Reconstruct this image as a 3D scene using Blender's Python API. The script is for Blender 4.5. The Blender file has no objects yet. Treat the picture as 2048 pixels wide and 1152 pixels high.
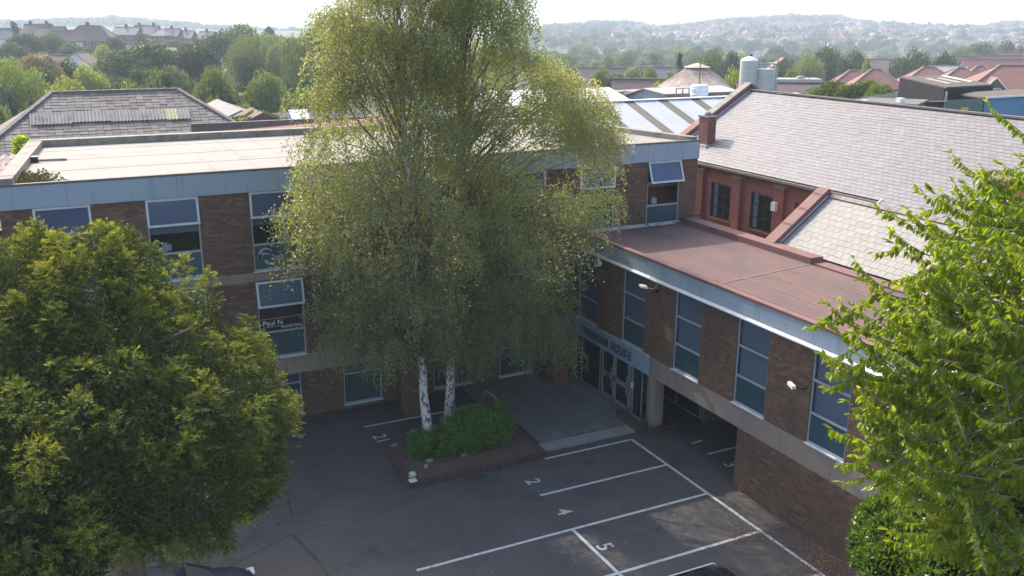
import bpy, math, random
import numpy as np
from mathutils import Vector, Matrix
rnd = random.Random(7)
rng = np.random.default_rng(7)
S = bpy.context.scene
COL = S.collection

# ------------------------------------------------------------------ camera
CAMH = 15.0
F_PX = 1867.9                                  # focal length in pixels of the 2048 px wide photograph
YAW, PIT, ROL = [math.radians(a) for a in (26.209, 16.187, 0.171)]
FW = np.array([math.sin(YAW)*math.cos(PIT), math.cos(YAW)*math.cos(PIT), -math.sin(PIT)])
RT = np.array([math.cos(YAW), -math.sin(YAW), 0.0])
UP = np.cross(RT, FW)
RT, UP = math.cos(ROL)*RT + math.sin(ROL)*UP, -math.sin(ROL)*RT + math.cos(ROL)*UP
CAM = np.array([0, 0, CAMH])
cam = bpy.data.cameras.new('camera'); co = bpy.data.objects.new('camera', cam); COL.objects.link(co)
cam.sensor_width = 36.0; cam.lens = 36.0*F_PX/2048.0
cam.clip_start = 0.1; cam.clip_end = 12000
M = Matrix(((RT[0], UP[0], -FW[0], 0), (RT[1], UP[1], -FW[1], 0), (RT[2], UP[2], -FW[2], CAMH), (0, 0, 0, 1)))
co.matrix_world = M
S.camera = co

# ------------------------------------------------------------------ world, sun, exposure
SUN_EL = math.radians(41.8); SUN_AZ = math.radians(-6.7)      # azimuth from +Y towards +X
SD = Vector((math.sin(SUN_AZ)*math.cos(SUN_EL), math.cos(SUN_AZ)*math.cos(SUN_EL), math.sin(SUN_EL)))
w = bpy.data.worlds.new('World'); S.world = w; w.use_nodes = True
nt = w.node_tree; nt.nodes.clear()
sky = nt.nodes.new('ShaderNodeTexSky'); sky.sky_type = 'NISHITA'; sky.sun_disc = False
sky.sun_elevation = SUN_EL; sky.sun_rotation = SUN_AZ
sky.air_density = 1.2; sky.dust_density = 4.0; sky.ozone_density = 1.0; sky.altitude = 50
bg = nt.nodes.new('ShaderNodeBackground'); bg.inputs['Strength'].default_value = 0.15
out = nt.nodes.new('ShaderNodeOutputWorld')
nt.links.new(sky.outputs[0], bg.inputs[0]); nt.links.new(bg.outputs[0], out.inputs[0])
sl = bpy.data.lights.new('sun', 'SUN'); sl.energy = 2.1; sl.angle = math.radians(0.6); sl.color = (1.0, 0.91, 0.77)
so = bpy.data.objects.new('sun', sl); COL.objects.link(so)
so.rotation_euler = (-SD).to_track_quat('-Z', 'Y').to_euler(); so.location = (0, 60, 80)
S.view_settings.view_transform = 'Standard'; S.view_settings.look = 'None'
S.view_settings.gamma = 1.0; S.view_settings.exposure = 1.4; S.view_settings.use_curve_mapping = False
S.cycles.max_bounces = 7; S.cycles.diffuse_bounces = 4; S.cycles.glossy_bounces = 3
S.cycles.transmission_bounces = 4; S.cycles.transparent_max_bounces = 8; S.cycles.volume_bounces = 1
HAZE = 0.00042

# ------------------------------------------------------------------ helpers
def ray(u, v): return RT*(u-1024) - UP*(v-576) + FW*F_PX
def at_dist(u, v, L):
    d = ray(u, v); return CAM + d/np.linalg.norm(d)*L
def at_y(u, v, y):
    d = ray(u, v); return CAM + d*(y/d[1])
def at_h(u, v, D):                              # at horizontal distance D
    d = ray(u, v); return CAM + d*(D/math.hypot(d[0], d[1]))
def proj(P):
    q = np.asarray(P, float) - CAM; z = q@FW
    return 1024+F_PX*(q@RT)/z, 576-F_PX*(q@UP)/z, z

def link(o, parent=None):
    COL.objects.link(o)
    if parent is not None: o.parent = parent
    return o
def tag(o, label=None, cat=None, group=None, kind=None):
    if label: o['label'] = label
    if cat: o['category'] = cat
    if group: o['group'] = group
    if kind: o['kind'] = kind
    return o
def empty(name, loc, label=None, cat=None, group=None, rotz=0):
    o = bpy.data.objects.new(name, None); o.location = loc; o.rotation_euler = (0, 0, rotz)
    o.empty_display_size = 0.3; link(o); return tag(o, label, cat, group)
def org(o):
    L = np.zeros(3)
    while o is not None: L += np.array(o.location); o = o.parent
    return L

def np_mesh(name, V, Fc, mat, tint=None, smooth=False):
    """V (n,3), Fc (m,k) all faces with k corners"""
    V = np.asarray(V, np.float32); Fc = np.asarray(Fc, np.int32)
    me = bpy.data.meshes.new(name)
    me.vertices.add(len(V)); me.vertices.foreach_set('co', V.ravel())
    k = Fc.shape[1]
    me.loops.add(Fc.size); me.loops.foreach_set('vertex_index', Fc.ravel())
    me.polygons.add(len(Fc)); me.polygons.foreach_set('loop_start', np.arange(0, Fc.size, k, dtype=np.int32))
    if smooth: me.polygons.foreach_set('use_smooth', np.ones(len(Fc), bool))
    if tint is not None:
        a = me.attributes.new('tint', 'FLOAT', 'POINT'); a.data.foreach_set('value', np.asarray(tint, np.float32))
    me.update(calc_edges=True)
    if not smooth: me.shade_flat()
    if mat: me.materials.append(mat)
    return me

class MB:
    def __init__(s): s.v = []; s.f = []; s.m = []
    def add(s, vs, fs, mi=0):
        b = len(s.v); s.v += [tuple(float(c) for c in p) for p in vs]; s.f += [tuple(b+i for i in q) for q in fs]; s.m += [mi]*len(fs)
        return s
    def box(s, x0, x1, y0, y1, z0, z1, mi=0):
        return s.add([(x0,y0,z0),(x1,y0,z0),(x1,y1,z0),(x0,y1,z0),(x0,y0,z1),(x1,y0,z1),(x1,y1,z1),(x0,y1,z1)],
                     [(0,3,2,1),(4,5,6,7),(0,1,5,4),(1,2,6,5),(2,3,7,6),(3,0,4,7)], mi)
    def obox(s, c, ax, ay, az, hx, hy, hz, mi=0):
        c, ax, ay, az = [np.asarray(q, float) for q in (c, ax, ay, az)]
        vs = [c+ax*hx*i+ay*hy*j+az*hz*k for k in (-1, 1) for i, j in ((-1,-1),(1,-1),(1,1),(-1,1))]
        return s.add(vs, [(0,3,2,1),(4,5,6,7),(0,1,5,4),(1,2,6,5),(2,3,7,6),(3,0,4,7)], mi)
    def beam(s, a, b, w, h, up=(0,0,1), mi=0):
        a, b = np.asarray(a, float), np.asarray(b, float); d = b-a; L = np.linalg.norm(d); d = d/L
        sd = np.cross(d, up); sd = sd/np.linalg.norm(sd); u2 = np.cross(sd, d)
        return s.obox((a+b)/2, d, sd, u2, L/2, w/2, h/2, mi)
    def prism(s, poly, z0, z1, mi=0):
        n = len(poly)
        vs = [(p[0], p[1], z0) for p in poly]+[(p[0], p[1], z1) for p in poly]
        return s.add(vs, [tuple(range(n))[::-1], tuple(range(n, 2*n))]+[(i, (i+1)%n, n+(i+1)%n, n+i) for i in range(n)], mi)
    def slab(s, poly, t, mi=0):                     # planar polygon in 3-D thickened downwards along its normal
        P = [np.asarray(p, float) for p in poly]; n = np.cross(P[1]-P[0], P[2]-P[0]); n = n/np.linalg.norm(n)
        if n[2] < 0: P = P[::-1]; n = -n
        k = len(P); vs = P+[p-n*t for p in P]
        return s.add(vs, [tuple(range(k)), tuple(range(k, 2*k))[::-1]]+[(i, i+k, (i+1)%k+k, (i+1)%k) for i in range(k)], mi)
    def tube(s, pts, rad, n=8, mi=0, cap=True):
        pts = [np.asarray(p, float) for p in pts]
        if not hasattr(rad, '__len__'): rad = [rad]*len(pts)
        b = len(s.v); ref = np.array([0.3, 0.9, 0.1])
        for i, p in enumerate(pts):
            d = pts[min(i+1, len(pts)-1)]-pts[max(i-1, 0)]; d = d/(np.linalg.norm(d)+1e-9)
            a = np.cross(d, ref if abs(d@ref) < .95 else np.array([1., 0, 0])); a = a/np.linalg.norm(a); c = np.cross(d, a)
            for k in range(n):
                t = 2*math.pi*k/n; s.v.append(tuple(p+(a*math.cos(t)+c*math.sin(t))*rad[i]))
        for i in range(len(pts)-1):
            for k in range(n):
                q = b+i*n; s.f.append((q+k, q+(k+1)%n, q+n+(k+1)%n, q+n+k)); s.m.append(mi)
        if cap:
            s.f.append(tuple(b+k for k in range(n))[::-1]); s.m.append(mi)
            e = b+(len(pts)-1)*n; s.f.append(tuple(e+k for k in range(n))); s.m.append(mi)
        return s
    def lathe(s, c, prof, n=24, mi=0):
        return s.tube([(c[0], c[1], c[2]+z) for r, z in prof], [r for r, z in prof], n, mi)
    def mesh(s, name, mats, origin=(0,0,0), smooth=False):
        me = bpy.data.meshes.new(name); o = origin
        me.from_pydata([(p[0]-o[0], p[1]-o[1], p[2]-o[2]) for p in s.v], [], s.f)
        if not isinstance(mats, (list, tuple)): mats = [mats]
        for m in mats: me.materials.append(m)
        if any(s.m): me.polygons.foreach_set('material_index', s.m)
        if smooth: me.polygons.foreach_set('use_smooth', [True]*len(me.polygons))
        me.update(); return me
    def build(s, name, mats, parent=None, smooth=False, origin=None):
        """geometry in world coordinates"""
        if parent is not None: o0 = org(parent); loc = (0, 0, 0)
        else: o0 = origin if origin is not None else (0, 0, 0); loc = o0
        o = bpy.data.objects.new(name, s.mesh(name, mats, o0, smooth)); o.location = loc
        return link(o, parent)
def part(name, mat, parent, *a, **k): return MB().box(*a).build(name, mat, parent, **k)

# ------------------------------------------------------------------ materials
def new_mat(name):
    m = bpy.data.materials.new(name); m.use_nodes = True; t = m.node_tree; t.nodes.clear()
    o = t.nodes.new('ShaderNodeOutputMaterial'); p = t.nodes.new('ShaderNodeBsdfPrincipled')
    t.links.new(p.outputs[0], o.inputs['Surface']); return m, t, p, o
def N(t, kind, **k):
    n = t.nodes.new(kind)
    for a, b in k.items():
        if a in n.inputs: n.inputs[a].default_value = b
        else: setattr(n, a, b)
    return n
def rgb(c): return (c[0], c[1], c[2], 1)
def mixc(t, fac, a, b, mode='MIX'):
    n = t.nodes.new('ShaderNodeMix'); n.data_type = 'RGBA'; n.blend_type = mode
    if hasattr(fac, 'links') or hasattr(fac, 'is_linked'): t.links.new(fac, n.inputs[0])
    else: n.inputs[0].default_value = fac
    for s_, v in ((n.inputs[6], a), (n.inputs[7], b)):
        if isinstance(v, (tuple, list)): s_.default_value = rgb(v)
        else: t.links.new(v, s_)
    return n.outputs[2]
def noise(t, scale, detail=4, rough=.6, vec=None, dist=0, stretch=None):
    tc = t.nodes.new('ShaderNodeNewGeometry')
    n = N(t, 'ShaderNodeTexNoise'); n.inputs['Scale'].default_value = scale; n.inputs['Detail'].default_value = detail
    n.inputs['Roughness'].default_value = rough; n.inputs['Distortion'].default_value = dist
    src = tc.outputs['Position'] if vec is None else vec
    if stretch:
        mp = t.nodes.new('ShaderNodeMapping'); mp.inputs['Scale'].default_value = stretch
        t.links.new(src, mp.inputs[0]); src = mp.outputs[0]
    t.links.new(src, n.inputs['Vector']); return n.outputs['Fac']
def ramp(t, fac, a, b, smooth=False):
    r = t.nodes.new('ShaderNodeMapRange'); r.inputs[1].default_value = a; r.inputs[2].default_value = b
    r.interpolation_type = 'SMOOTHSTEP' if smooth else 'LINEAR'
    t.links.new(fac, r.inputs[0]); return r.outputs[0]
def surf(name, c1, c2=None, scale=2.0, rough=.8, bump=0.0, bscale=30, spots=None, sscale=.5, srange=(.55,.7),
         stretch=None, sstretch=None, metallic=0, spec=.5, tint=None, objrand=None, roughvar=0.0):
    m, t, p, o = new_mat(name)
    p.inputs['Roughness'].default_value = rough; p.inputs['Metallic'].default_value = metallic
    p.inputs['Specular IOR Level'].default_value = spec
    c = c1
    if c2 is not None:
        c = mixc(t, ramp(t, noise(t, scale, 6, .65, stretch=stretch), .3, .7), c1, c2)
    if tint is not None:                          # per piece colour, from the 'tint' attribute
        at = t.nodes.new('ShaderNodeAttribute'); at.attribute_name = 'tint'
        cr = t.nodes.new('ShaderNodeValToRGB'); els = cr.color_ramp.elements
        els[0].position = 0; els[0].color = rgb(tint[0]); els[1].position = 1; els[1].color = rgb(tint[-1])
        for i, q in enumerate(tint[1:-1]):
            e = els.new((i+1)/(len(tint)-1)); e.color = rgb(q)
        t.links.new(at.outputs['Fac'], cr.inputs[0])
        c = cr.outputs[0] if c2 is None else mixc(t, .35, cr.outputs[0], c)
    if spots is not None:
        c = mixc(t, ramp(t, noise(t, sscale, 5, .7, stretch=sstretch), srange[0], srange[1]), c, spots)
    if isinstance(c, (tuple, list)): p.inputs['Base Color'].default_value = rgb(c)
    else: t.links.new(c, p.inputs['Base Color'])
    if roughvar:
        r = t.nodes.new('ShaderNodeMapRange'); r.inputs[3].default_value = rough-roughvar; r.inputs[4].default_value = rough+roughvar
        t.links.new(noise(t, 3, 4), r.inputs[0]); t.links.new(r.outputs[0], p.inputs['Roughness'])
    if bump:
        b = t.nodes.new('ShaderNodeBump'); b.inputs['Strength'].default_value = bump; b.inputs['Distance'].default_value = .02
        t.links.new(noise(t, bscale, 3), b.inputs['Height']); t.links.new(b.outputs[0], p.inputs['Normal'])
    return m
def leafmat(name, cols, trans=.45, tcol=None, gloss=.12, rough=.45):
    m, t, p, o = new_mat(name); t.nodes.remove(p)
    at = t.nodes.new('ShaderNodeAttribute'); at.attribute_name = 'tint'
    cr = t.nodes.new('ShaderNodeValToRGB'); els = cr.color_ramp.elements
    els[0].position = 0; els[0].color = rgb(cols[0]); els[1].position = 1; els[1].color = rgb(cols[-1])
    for i, q in enumerate(cols[1:-1]): els.new((i+1)/(len(cols)-1)).color = rgb(q)
    t.links.new(at.outputs['Fac'], cr.inputs[0])
    oi = t.nodes.new('ShaderNodeObjectInfo')
    hs = t.nodes.new('ShaderNodeHueSaturation')
    r = t.nodes.new('ShaderNodeMapRange'); r.inputs[3].default_value = .7; r.inputs[4].default_value = 1.3
    t.links.new(oi.outputs['Random'], r.inputs[0]); t.links.new(r.outputs[0], hs.inputs['Value'])
    t.links.new(cr.outputs[0], hs.inputs['Color'])
    d = t.nodes.new('ShaderNodeBsdfDiffuse'); tr = t.nodes.new('ShaderNodeBsdfTranslucent'); g = t.nodes.new('ShaderNodeBsdfGlossy')
    g.inputs['Roughness'].default_value = rough; g.inputs['Color'].default_value = (1, 1, 1, 1)
    t.links.new(hs.outputs[0], d.inputs[0])
    t.links.new(mixc(t, 1.0, hs.outputs[0], tcol or (1.5, 1.45, .6), 'MULTIPLY'), tr.inputs[0])
    a = t.nodes.new('ShaderNodeMixShader'); a.inputs[0].default_value = trans
    t.links.new(d.outputs[0], a.inputs[1]); t.links.new(tr.outputs[0], a.inputs[2])
    b = t.nodes.new('ShaderNodeMixShader')
    fr = t.nodes.new('ShaderNodeFresnel'); fr.inputs[0].default_value = 1.4
    ml = t.nodes.new('ShaderNodeMath'); ml.operation = 'MULTIPLY'; ml.inputs[1].default_value = gloss*4
    t.links.new(fr.outputs[0], ml.inputs[0]); t.links.new(ml.outputs[0], b.inputs[0])
    t.links.new(a.outputs[0], b.inputs[1]); t.links.new(g.outputs[0], b.inputs[2]); t.links.new(b.outputs[0], o.inputs[0])
    return m
def glassmat(name, tintc, see=.5, rough=.03):
    """pane: mirror reflection by Fresnel over tinted see-through"""
    m, t, p, o = new_mat(name); t.nodes.remove(p)
    tr = t.nodes.new('ShaderNodeBsdfTransparent'); tr.inputs[0].default_value = rgb(tintc)
    g = t.nodes.new('ShaderNodeBsdfGlossy'); g.inputs['Roughness'].default_value = rough
    fr = t.nodes.new('ShaderNodeFresnel'); fr.inputs[0].default_value = 1.6
    mx = t.nodes.new('ShaderNodeMixShader'); ge = t.nodes.new('ShaderNodeNewGeometry'); iv_ = t.nodes.new('ShaderNodeMath'); iv_.operation = 'SUBTRACT'; iv_.inputs[0].default_value = 1
    t.links.new(ge.outputs['Backfacing'], iv_.inputs[1]); mu = t.nodes.new('ShaderNodeMath'); mu.operation = 'MULTIPLY'; t.links.new(fr.outputs[0], mu.inputs[0]); t.links.new(iv_.outputs[0], mu.inputs[1]); t.links.new(mu.outputs[0], mx.inputs[0])
    t.links.new(tr.outputs[0], mx.inputs[1]); t.links.new(g.outputs[0], mx.inputs[2]); t.links.new(mx.outputs[0], o.inputs[0])
    return m

MT = {}
MT['ground'] = surf('earth and grass', (.03,.045,.02), (.045,.06,.025), .05, .95, spots=(.03,.045,.018), sscale=.01)
MT['asphalt'] = surf('asphalt', (.055,.050,.051), (.084,.076,.074), .5, .85, .3, 60, spots=(.03,.029,.032), sscale=.8, srange=(.56,.74))
MT['paint'] = surf('road paint', (.55,.55,.55), (.4,.4,.41), 6, .7, spots=(.12,.12,.13), sscale=6, srange=(.58,.68))
MT['flag'] = surf('paving flag', None, rough=.9, tint=[(.12,.115,.115),(.15,.145,.14),(.17,.165,.155)], c2=(.11,.105,.1), scale=1.5) if False else surf('paving flag', (.14,.135,.13), (.1,.098,.1), 1.2, .9, .2, 40, tint=[(.12,.118,.118),(.15,.145,.14),(.175,.17,.16)])
MT['stepc'] = surf('pale concrete step', (.27,.27,.25), (.2,.2,.19), 3, .9, .2)
MT['mortarB'] = surf('mortar dark', (.10,.08,.07), (.14,.11,.09), 5, .95)
MT['mortarC'] = surf('mortar red wall', (.28,.17,.14), (.22,.13,.11), 4, .95)
MT['brickB'] = surf('brown brick', (.11,.062,.042), (.165,.095,.056), .5, .85, .3, 60, spots=(.075,.048,.04), sscale=.7, srange=(.5,.75), sstretch=(1,1,.35), tint=[(.075,.042,.036),(.12,.065,.045),(.18,.10,.058),(.27,.16,.08)])
MT['brickC'] = surf('red brick', (.33,.11,.075), (.26,.09,.065), 1.1, .85, .3, 60, tint=[(.24,.075,.055),(.33,.11,.08),(.38,.15,.11)])
MT['brickD'] = surf('dark planter brick', (.07,.04,.038), (.1,.055,.045), 3, .9, .3, 60, tint=[(.05,.03,.03),(.085,.045,.04),(.12,.06,.05)])
MT['band'] = surf('concrete band', (.29,.225,.185), (.24,.19,.165), .9, .85, .15, 25, spots=(.15,.12,.11), sscale=2.0, srange=(.52,.75), sstretch=(1,1,.2))
MT['fascia'] = surf('blue grey fascia board', (.31,.37,.44), (.28,.34,.41), .7, .55, spots=(.2,.24,.28), sscale=2.6, srange=(.52,.78), sstretch=(1,1,.12))
MT['fedge'] = surf('roof edge trim', (.16,.14,.13), (.1,.09,.085), 4, .8)
MT['strip'] = surf('pale metal strip', (.66,.68,.7), (.55,.57,.6), 3, .4)
MT['roofA'] = surf('pale felt deck', (.26,.24,.22), (.21,.195,.18), .45, .85, .1, 20, spots=(.16,.14,.125), sscale=.5, srange=(.55,.75), stretch=(.5,1.6,1))
MT['seam'] = surf('deck seam', (.24,.22,.2), (.3,.275,.25), 2, .9)
MT['parapetA'] = surf('weathered parapet', (.21,.19,.165), (.29,.26,.22), 2.4, .9, .3, 20, spots=(.11,.10,.08), sscale=1.6, srange=(.5,.7))
MT['moss'] = surf('moss', (.22,.15,.03), (.12,.12,.03), 6, .95, .4, 40)
MT['felt'] = surf('maroon mineral felt', (.165,.09,.08), (.12,.074,.068), .8, .9, .3, 60, spots=(.085,.068,.062), sscale=.55, srange=(.46,.64), sstretch=(1,.45,1))
MT['feltlap'] = surf('felt lap', (.23,.13,.118), (.17,.10,.09), 1.2, .9)
MT['feltrim'] = surf('maroon coping felt', (.22,.105,.092), (.16,.085,.078), 1.5, .8, .15, 40)
MT['slateC'] = surf('smooth grey slate', (.195,.185,.198), (.16,.15,.162),   .3, .6, .05, 20, tint=[(.155,.147,.155),(.19,.18,.192),(.225,.212,.225)], spec=.3, roughvar=.08, spots=(.2,.19,.2), sscale=.9, srange=(.6,.8))
MT['slateback'] = surf('roof underlay', (.12,.11,.12), None, rough=.9)
MT['tileD'] = surf('pale concrete slate', (.27,.245,.235), (.2,.185,.18), .8, .65, .15, 30, tint=[(.175,.168,.165),(.205,.195,.19),(.24,.228,.218)], spots=(.17,.16,.14), sscale=1.3, srange=(.6,.8))
MT['tileE'] = surf('old weathered tile', (.2,.175,.16), (.15,.13,.12), .6, .85, .2, 25, tint=[(.10,.085,.08),(.17,.145,.135),(.26,.23,.21)])
MT['ridgeE'] = surf('ridge tile', (.13,.11,.11), (.19,.16,.15), 2, .9)
MT['corr'] = surf('old corrugated sheet', (.33,.3,.29), (.22,.2,.19), 1.5, .75, spots=(.16,.13,.12), sscale=1.2)
MT['corry'] = surf('yellowed rooflight', (.45,.42,.22), (.4,.36,.18), 3, .6)
MT['lead'] = surf('lead flashing', (.5,.5,.52), (.36,.36,.38), 3, .5)
MT['frame'] = surf('grey white window frame', (.36,.38,.4), (.3,.32,.34), 4, .5)
MT['framew'] = surf('white sash frame', (.6,.62,.65), (.54,.56,.6), 4, .45)
MT['framed'] = surf('dark steel frame', (.04,.03,.03), None, rough=.5)
MT['spandrel'] = surf('teal spandrel glass', (.035,.085,.105), (.03,.07,.09), .6, .12, spec=.6)
MT['blind'] = surf('grey roller blind', (.26,.28,.31), (.235,.255,.285), 1, .8)
MT['mauvep'] = surf('mauve sky tint', (.2,.215,.3), (.17,.185,.26), 1.2, .8)  # bluish mauve stands in for sky reflected in the panes
MT['blindw2'] = surf('beige blind', (.2,.18,.15), (.16,.145,.12), 2, .8)
MT['blindw'] = surf('pale blind', (.6,.6,.58), None, rough=.8)
MT['room'] = surf('dark room', (.02,.016,.014), (.05,.03,.018), 1.3, .9)  # orange-brown tone stands in for warm reflections in the window glass
MT['glass'] = glassmat('window glass', (.8,.85,.9))
MT['dglass'] = surf('dark glass', (.012,.014,.018), None, rough=.04, spec=.7)
MT['doorf'] = surf('grey aluminium', (.3,.33,.36), (.26,.29,.32), 3, .4, metallic=.3)
MT['signb'] = surf('sign board', (.27,.36,.44), (.23,.31,.39), 1.5, .5)
MT['letter'] = surf('dark letters', (.07,.10,.15), None, rough=.3, metallic=.2)
MT['white'] = surf('white plastic', (.78,.78,.78), None, rough=.4)
MT['cream'] = surf('cream plastic', (.75,.7,.58), None, rough=.5)
MT['black'] = surf('black', (.015,.015,.017), None, rough=.5)
MT['steel'] = surf('galvanised steel', (.42,.45,.48), (.36,.38,.4), 8, .4, metallic=.6)
MT['soil'] = surf('soil and litter', (.075,.05,.038), (.12,.08,.055), 3, .95, .6, 25, spots=(.2,.14,.09), sscale=9, srange=(.6,.72))
MT['litter'] = surf('dry leaves', (.17,.085,.045), (.22,.13,.07), 5, .9, tint=[(.12,.055,.03),(.19,.10,.055),(.30,.2,.12)])
MT['birchbark'] = None
MT['bark'] = surf('grey brown bark', (.11,.085,.065), (.17,.14,.11), 6, .9, .5, 20, stretch=(1,1,.25))
MT['barkp'] = surf('pale grey bark', (.32,.27,.24), (.22,.18,.16), 6, .8, .3, 20, stretch=(1,1,.3))
m, t, p, o = new_mat('birch bark')
f1 = ramp(t, noise(t, 5.5, 5, .75, stretch=(1,1,.55), dist=.6), .51, .56)
f2 = ramp(t, noise(t, 20, 3, .6, stretch=(.5,.5,3.5)), .60, .66)
c = mixc(t, f2, (.66,.6,.57), (.12,.10,.09)); c = mixc(t, f1, c, (.055,.045,.042))
t.links.new(c, p.inputs['Base Color']); p.inputs['Roughness'].default_value = .75; MT['birchbark'] = m

LF = {}
LF['birch'] = leafmat('birch leaf', [(.19,.22,.105),(.26,.29,.13),(.34,.36,.16),(.46,.44,.2)], .6, (1.3,1.28,.62), gloss=.04, rough=.6)
LF['yew'] = leafmat('yew needles', [(.05,.072,.02),(.10,.122,.026),(.18,.19,.03),(.33,.30,.034)], .4, (1.4,1.4,.5), .015, .7)
LF['cherry'] = leafmat('cherry leaf', [(.15,.23,.018),(.24,.34,.022),(.33,.43,.03),(.43,.5,.06)], .6, (1.5,1.4,.4), .05, .5)
LF['hedge'] = leafmat('hedge leaf', [(.04,.085,.014),(.08,.14,.02),(.15,.22,.03)], .45, gloss=.04)
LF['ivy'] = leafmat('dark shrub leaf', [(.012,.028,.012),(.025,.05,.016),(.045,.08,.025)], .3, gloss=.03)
LF['shrub'] = leafmat('planter shrub leaf', [(.06,.13,.03),(.10,.20,.04),(.19,.31,.06)], .4, gloss=.04)
for nm, cs in dict(dark=[(.02,.042,.016),(.038,.065,.022),(.06,.09,.03)], mid=[(.035,.065,.02),(.06,.1,.028),(.09,.13,.035)],
                   light=[(.06,.1,.025),(.1,.15,.035),(.15,.2,.05)], yellow=[(.10,.14,.025),(.15,.2,.035),(.22,.27,.05)],
                   willow=[(.07,.1,.045),(.1,.14,.06),(.15,.19,.08)], mauve=[(.08,.07,.045),(.11,.1,.055),(.15,.14,.07)],
                   conifer=[(.012,.028,.018),(.025,.045,.026),(.04,.06,.035)]).items():
    LF[nm] = leafmat(nm+' foliage', [tuple(min(.4, q*1.4*m_) for q, m_ in zip(c_, (1.08, .94, 1.25))) for c_ in cs], .35, gloss=.02)
LF['hedge2'] = leafmat('laurel hedge leaf', [(.05,.085,.02),(.11,.15,.028),(.22,.25,.05)], .35, gloss=.03)
WALLS = dict(red=surf('far red brick', (.24,.10,.075), (.19,.08,.065), .6, .9), cream=surf('far render', (.6,.57,.5), (.52,.5,.45), .6, .9),
             brown=surf('far brown brick', (.16,.09,.075), (.12,.075,.065), .6, .9), white=surf('far white render', (.72,.71,.68), None, rough=.9))
ROOFS = dict(red=surf('far red tile', (.23,.10,.08), (.17,.08,.07), .8, .85), brown=surf('far brown tile', (.15,.10,.095), (.11,.08,.08), .8, .85),
             grey=surf('far grey slate', (.16,.15,.165), (.12,.115,.13), .8, .8), pale=surf('far pale roof', (.5,.47,.45), None, rough=.7))
MT['winfar'] = surf('far window', (.5,.52,.55), None, rough=.3)
MT['winpane'] = surf('far pane', (.05,.06,.08), None, rough=.1)

# ------------------------------------------------------------------ pieces (bricks, slates, flags)
_pm = {}
def piece_mesh(name, h, tb, mat):
    k = (name, round(h[0], 3), round(h[1], 3), round(h[2], 3), tb, mat.name)
    if k not in _pm:
        b = MB().box(-h[0], h[0], -h[1], h[1], -h[2], h[2]); me = b.mesh(name, mat)
        a = me.attributes.new('tint', 'FLOAT', 'POINT'); a.data.foreach_set('value', np.full(8, (tb+.5)/8, np.float32))
        _pm[k] = me
    return _pm[k]
def pieces(parent, name, items, mat, nmax=300, stuff=None, sub=None):
    """items: list of (centre, R 3x3 with axes as columns, half dims, tint 0..1).  The nmax that show largest are objects."""
    if not items: return
    C = np.array([i[0] for i in items], float); R = np.array([i[1] for i in items], float)
    H = np.array([i[2] for i in items], float); T = np.array([i[3] for i in items], float)
    q = C-CAM; z = q@FW; u = 1024+F_PX*(q@RT)/np.maximum(z, .1); v = 576-F_PX*(q@UP)/np.maximum(z, .1)
    vis = (z > 1) & (u > 0) & (u < 2048) & (v > 0) & (v < 1152)
    if sub is not None: vis &= np.array([sub(c_, uu, vv) for c_, uu, vv in zip(C, u, v)])
    score = np.where(vis, H[:, 0]*H[:, 1]/np.maximum(z, 1)**2, -1)
    order = np.argsort(-score); ind = [i for i in order[:nmax] if score[i] > 0]
    P0 = org(parent)
    for i in ind:
        o = bpy.data.objects.new(name, piece_mesh(name, H[i], int(min(7, T[i]*8)), mat))
        mw = Matrix([list(R[i][0])+[0], list(R[i][1])+[0], list(R[i][2])+[0], [0, 0, 0, 1]])
        o.rotation_euler = mw.to_euler(); o.location = C[i]-P0; link(o, parent)
    rest = np.setdiff1d(np.arange(len(items)), ind)
    if len(rest):
        sg = np.array([(i, j, k) for k in (-1, 1) for i, j in ((-1,-1),(1,-1),(1,1),(-1,1))], float)
        loc = sg[None]*H[rest][:, None, :]; V = C[rest][:, None, :]+np.einsum('nij,nkj->nki', R[rest], loc)-P0
        fb = np.array([(0,3,2,1),(4,5,6,7),(0,1,5,4),(1,2,6,5),(2,3,7,6),(3,0,4,7)])
        Fc = (fb[None]+8*np.arange(len(rest))[:, None, None]).reshape(-1, 4)
        me = np_mesh(stuff or name+'_courses', V.reshape(-1, 3), Fc, mat, np.repeat(T[rest], 8))
        o = bpy.data.objects.new(stuff or name+'_courses', me); link(o, parent); o['kind'] = 'stuff'

def brick_items(o, ud, nd, w_, h_, holes=(), bl=.215, bh=.065, j=.010, proud=.006, soldier=0, tf=None):
    """running-bond bricks on a wall face.  o lower corner, ud horizontal dir, nd outward normal.  holes (u0,u1,v0,v1)"""
    o = np.asarray(o, float); ud = np.asarray(ud, float); nd = np.asarray(nd, float); up = np.array([0, 0, 1.])
    R = np.column_stack([ud, up, nd]); it = []
    if np.linalg.det(R) < 0: R = np.column_stack([ud, up, nd*1]); R = np.column_stack([-ud, up, nd])
    n = max(1, int(round((h_)/(bh+j)))); ch = h_/n
    for r in range(n):
        v0 = r*ch+j/2; v1 = (r+1)*ch-j/2; vm = (v0+v1)/2
        hs = sorted([(a, b) for a, b, c_, d_ in holes if c_ < vm < d_]); segs = []; x = 0
        for a, b in hs:
            if a > x+.02: segs.append((x, a))
            x = max(x, b)
        if x < w_-.02: segs.append((x, w_))
        for a, b in segs:
            x = a-(bl+j)/2 if r % 2 else a
            while x < b-.01:
                s0 = max(x, a)+j/2; s1 = min(x+bl+j, b)-j/2; x += bl+j
                if s1-s0 < .03: continue
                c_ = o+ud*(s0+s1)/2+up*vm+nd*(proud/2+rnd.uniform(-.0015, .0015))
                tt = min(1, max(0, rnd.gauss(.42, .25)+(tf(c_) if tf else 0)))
                it.append((c_, R, ((s1-s0)/2, (v1-v0)/2, proud/2), tt))
    return it

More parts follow.
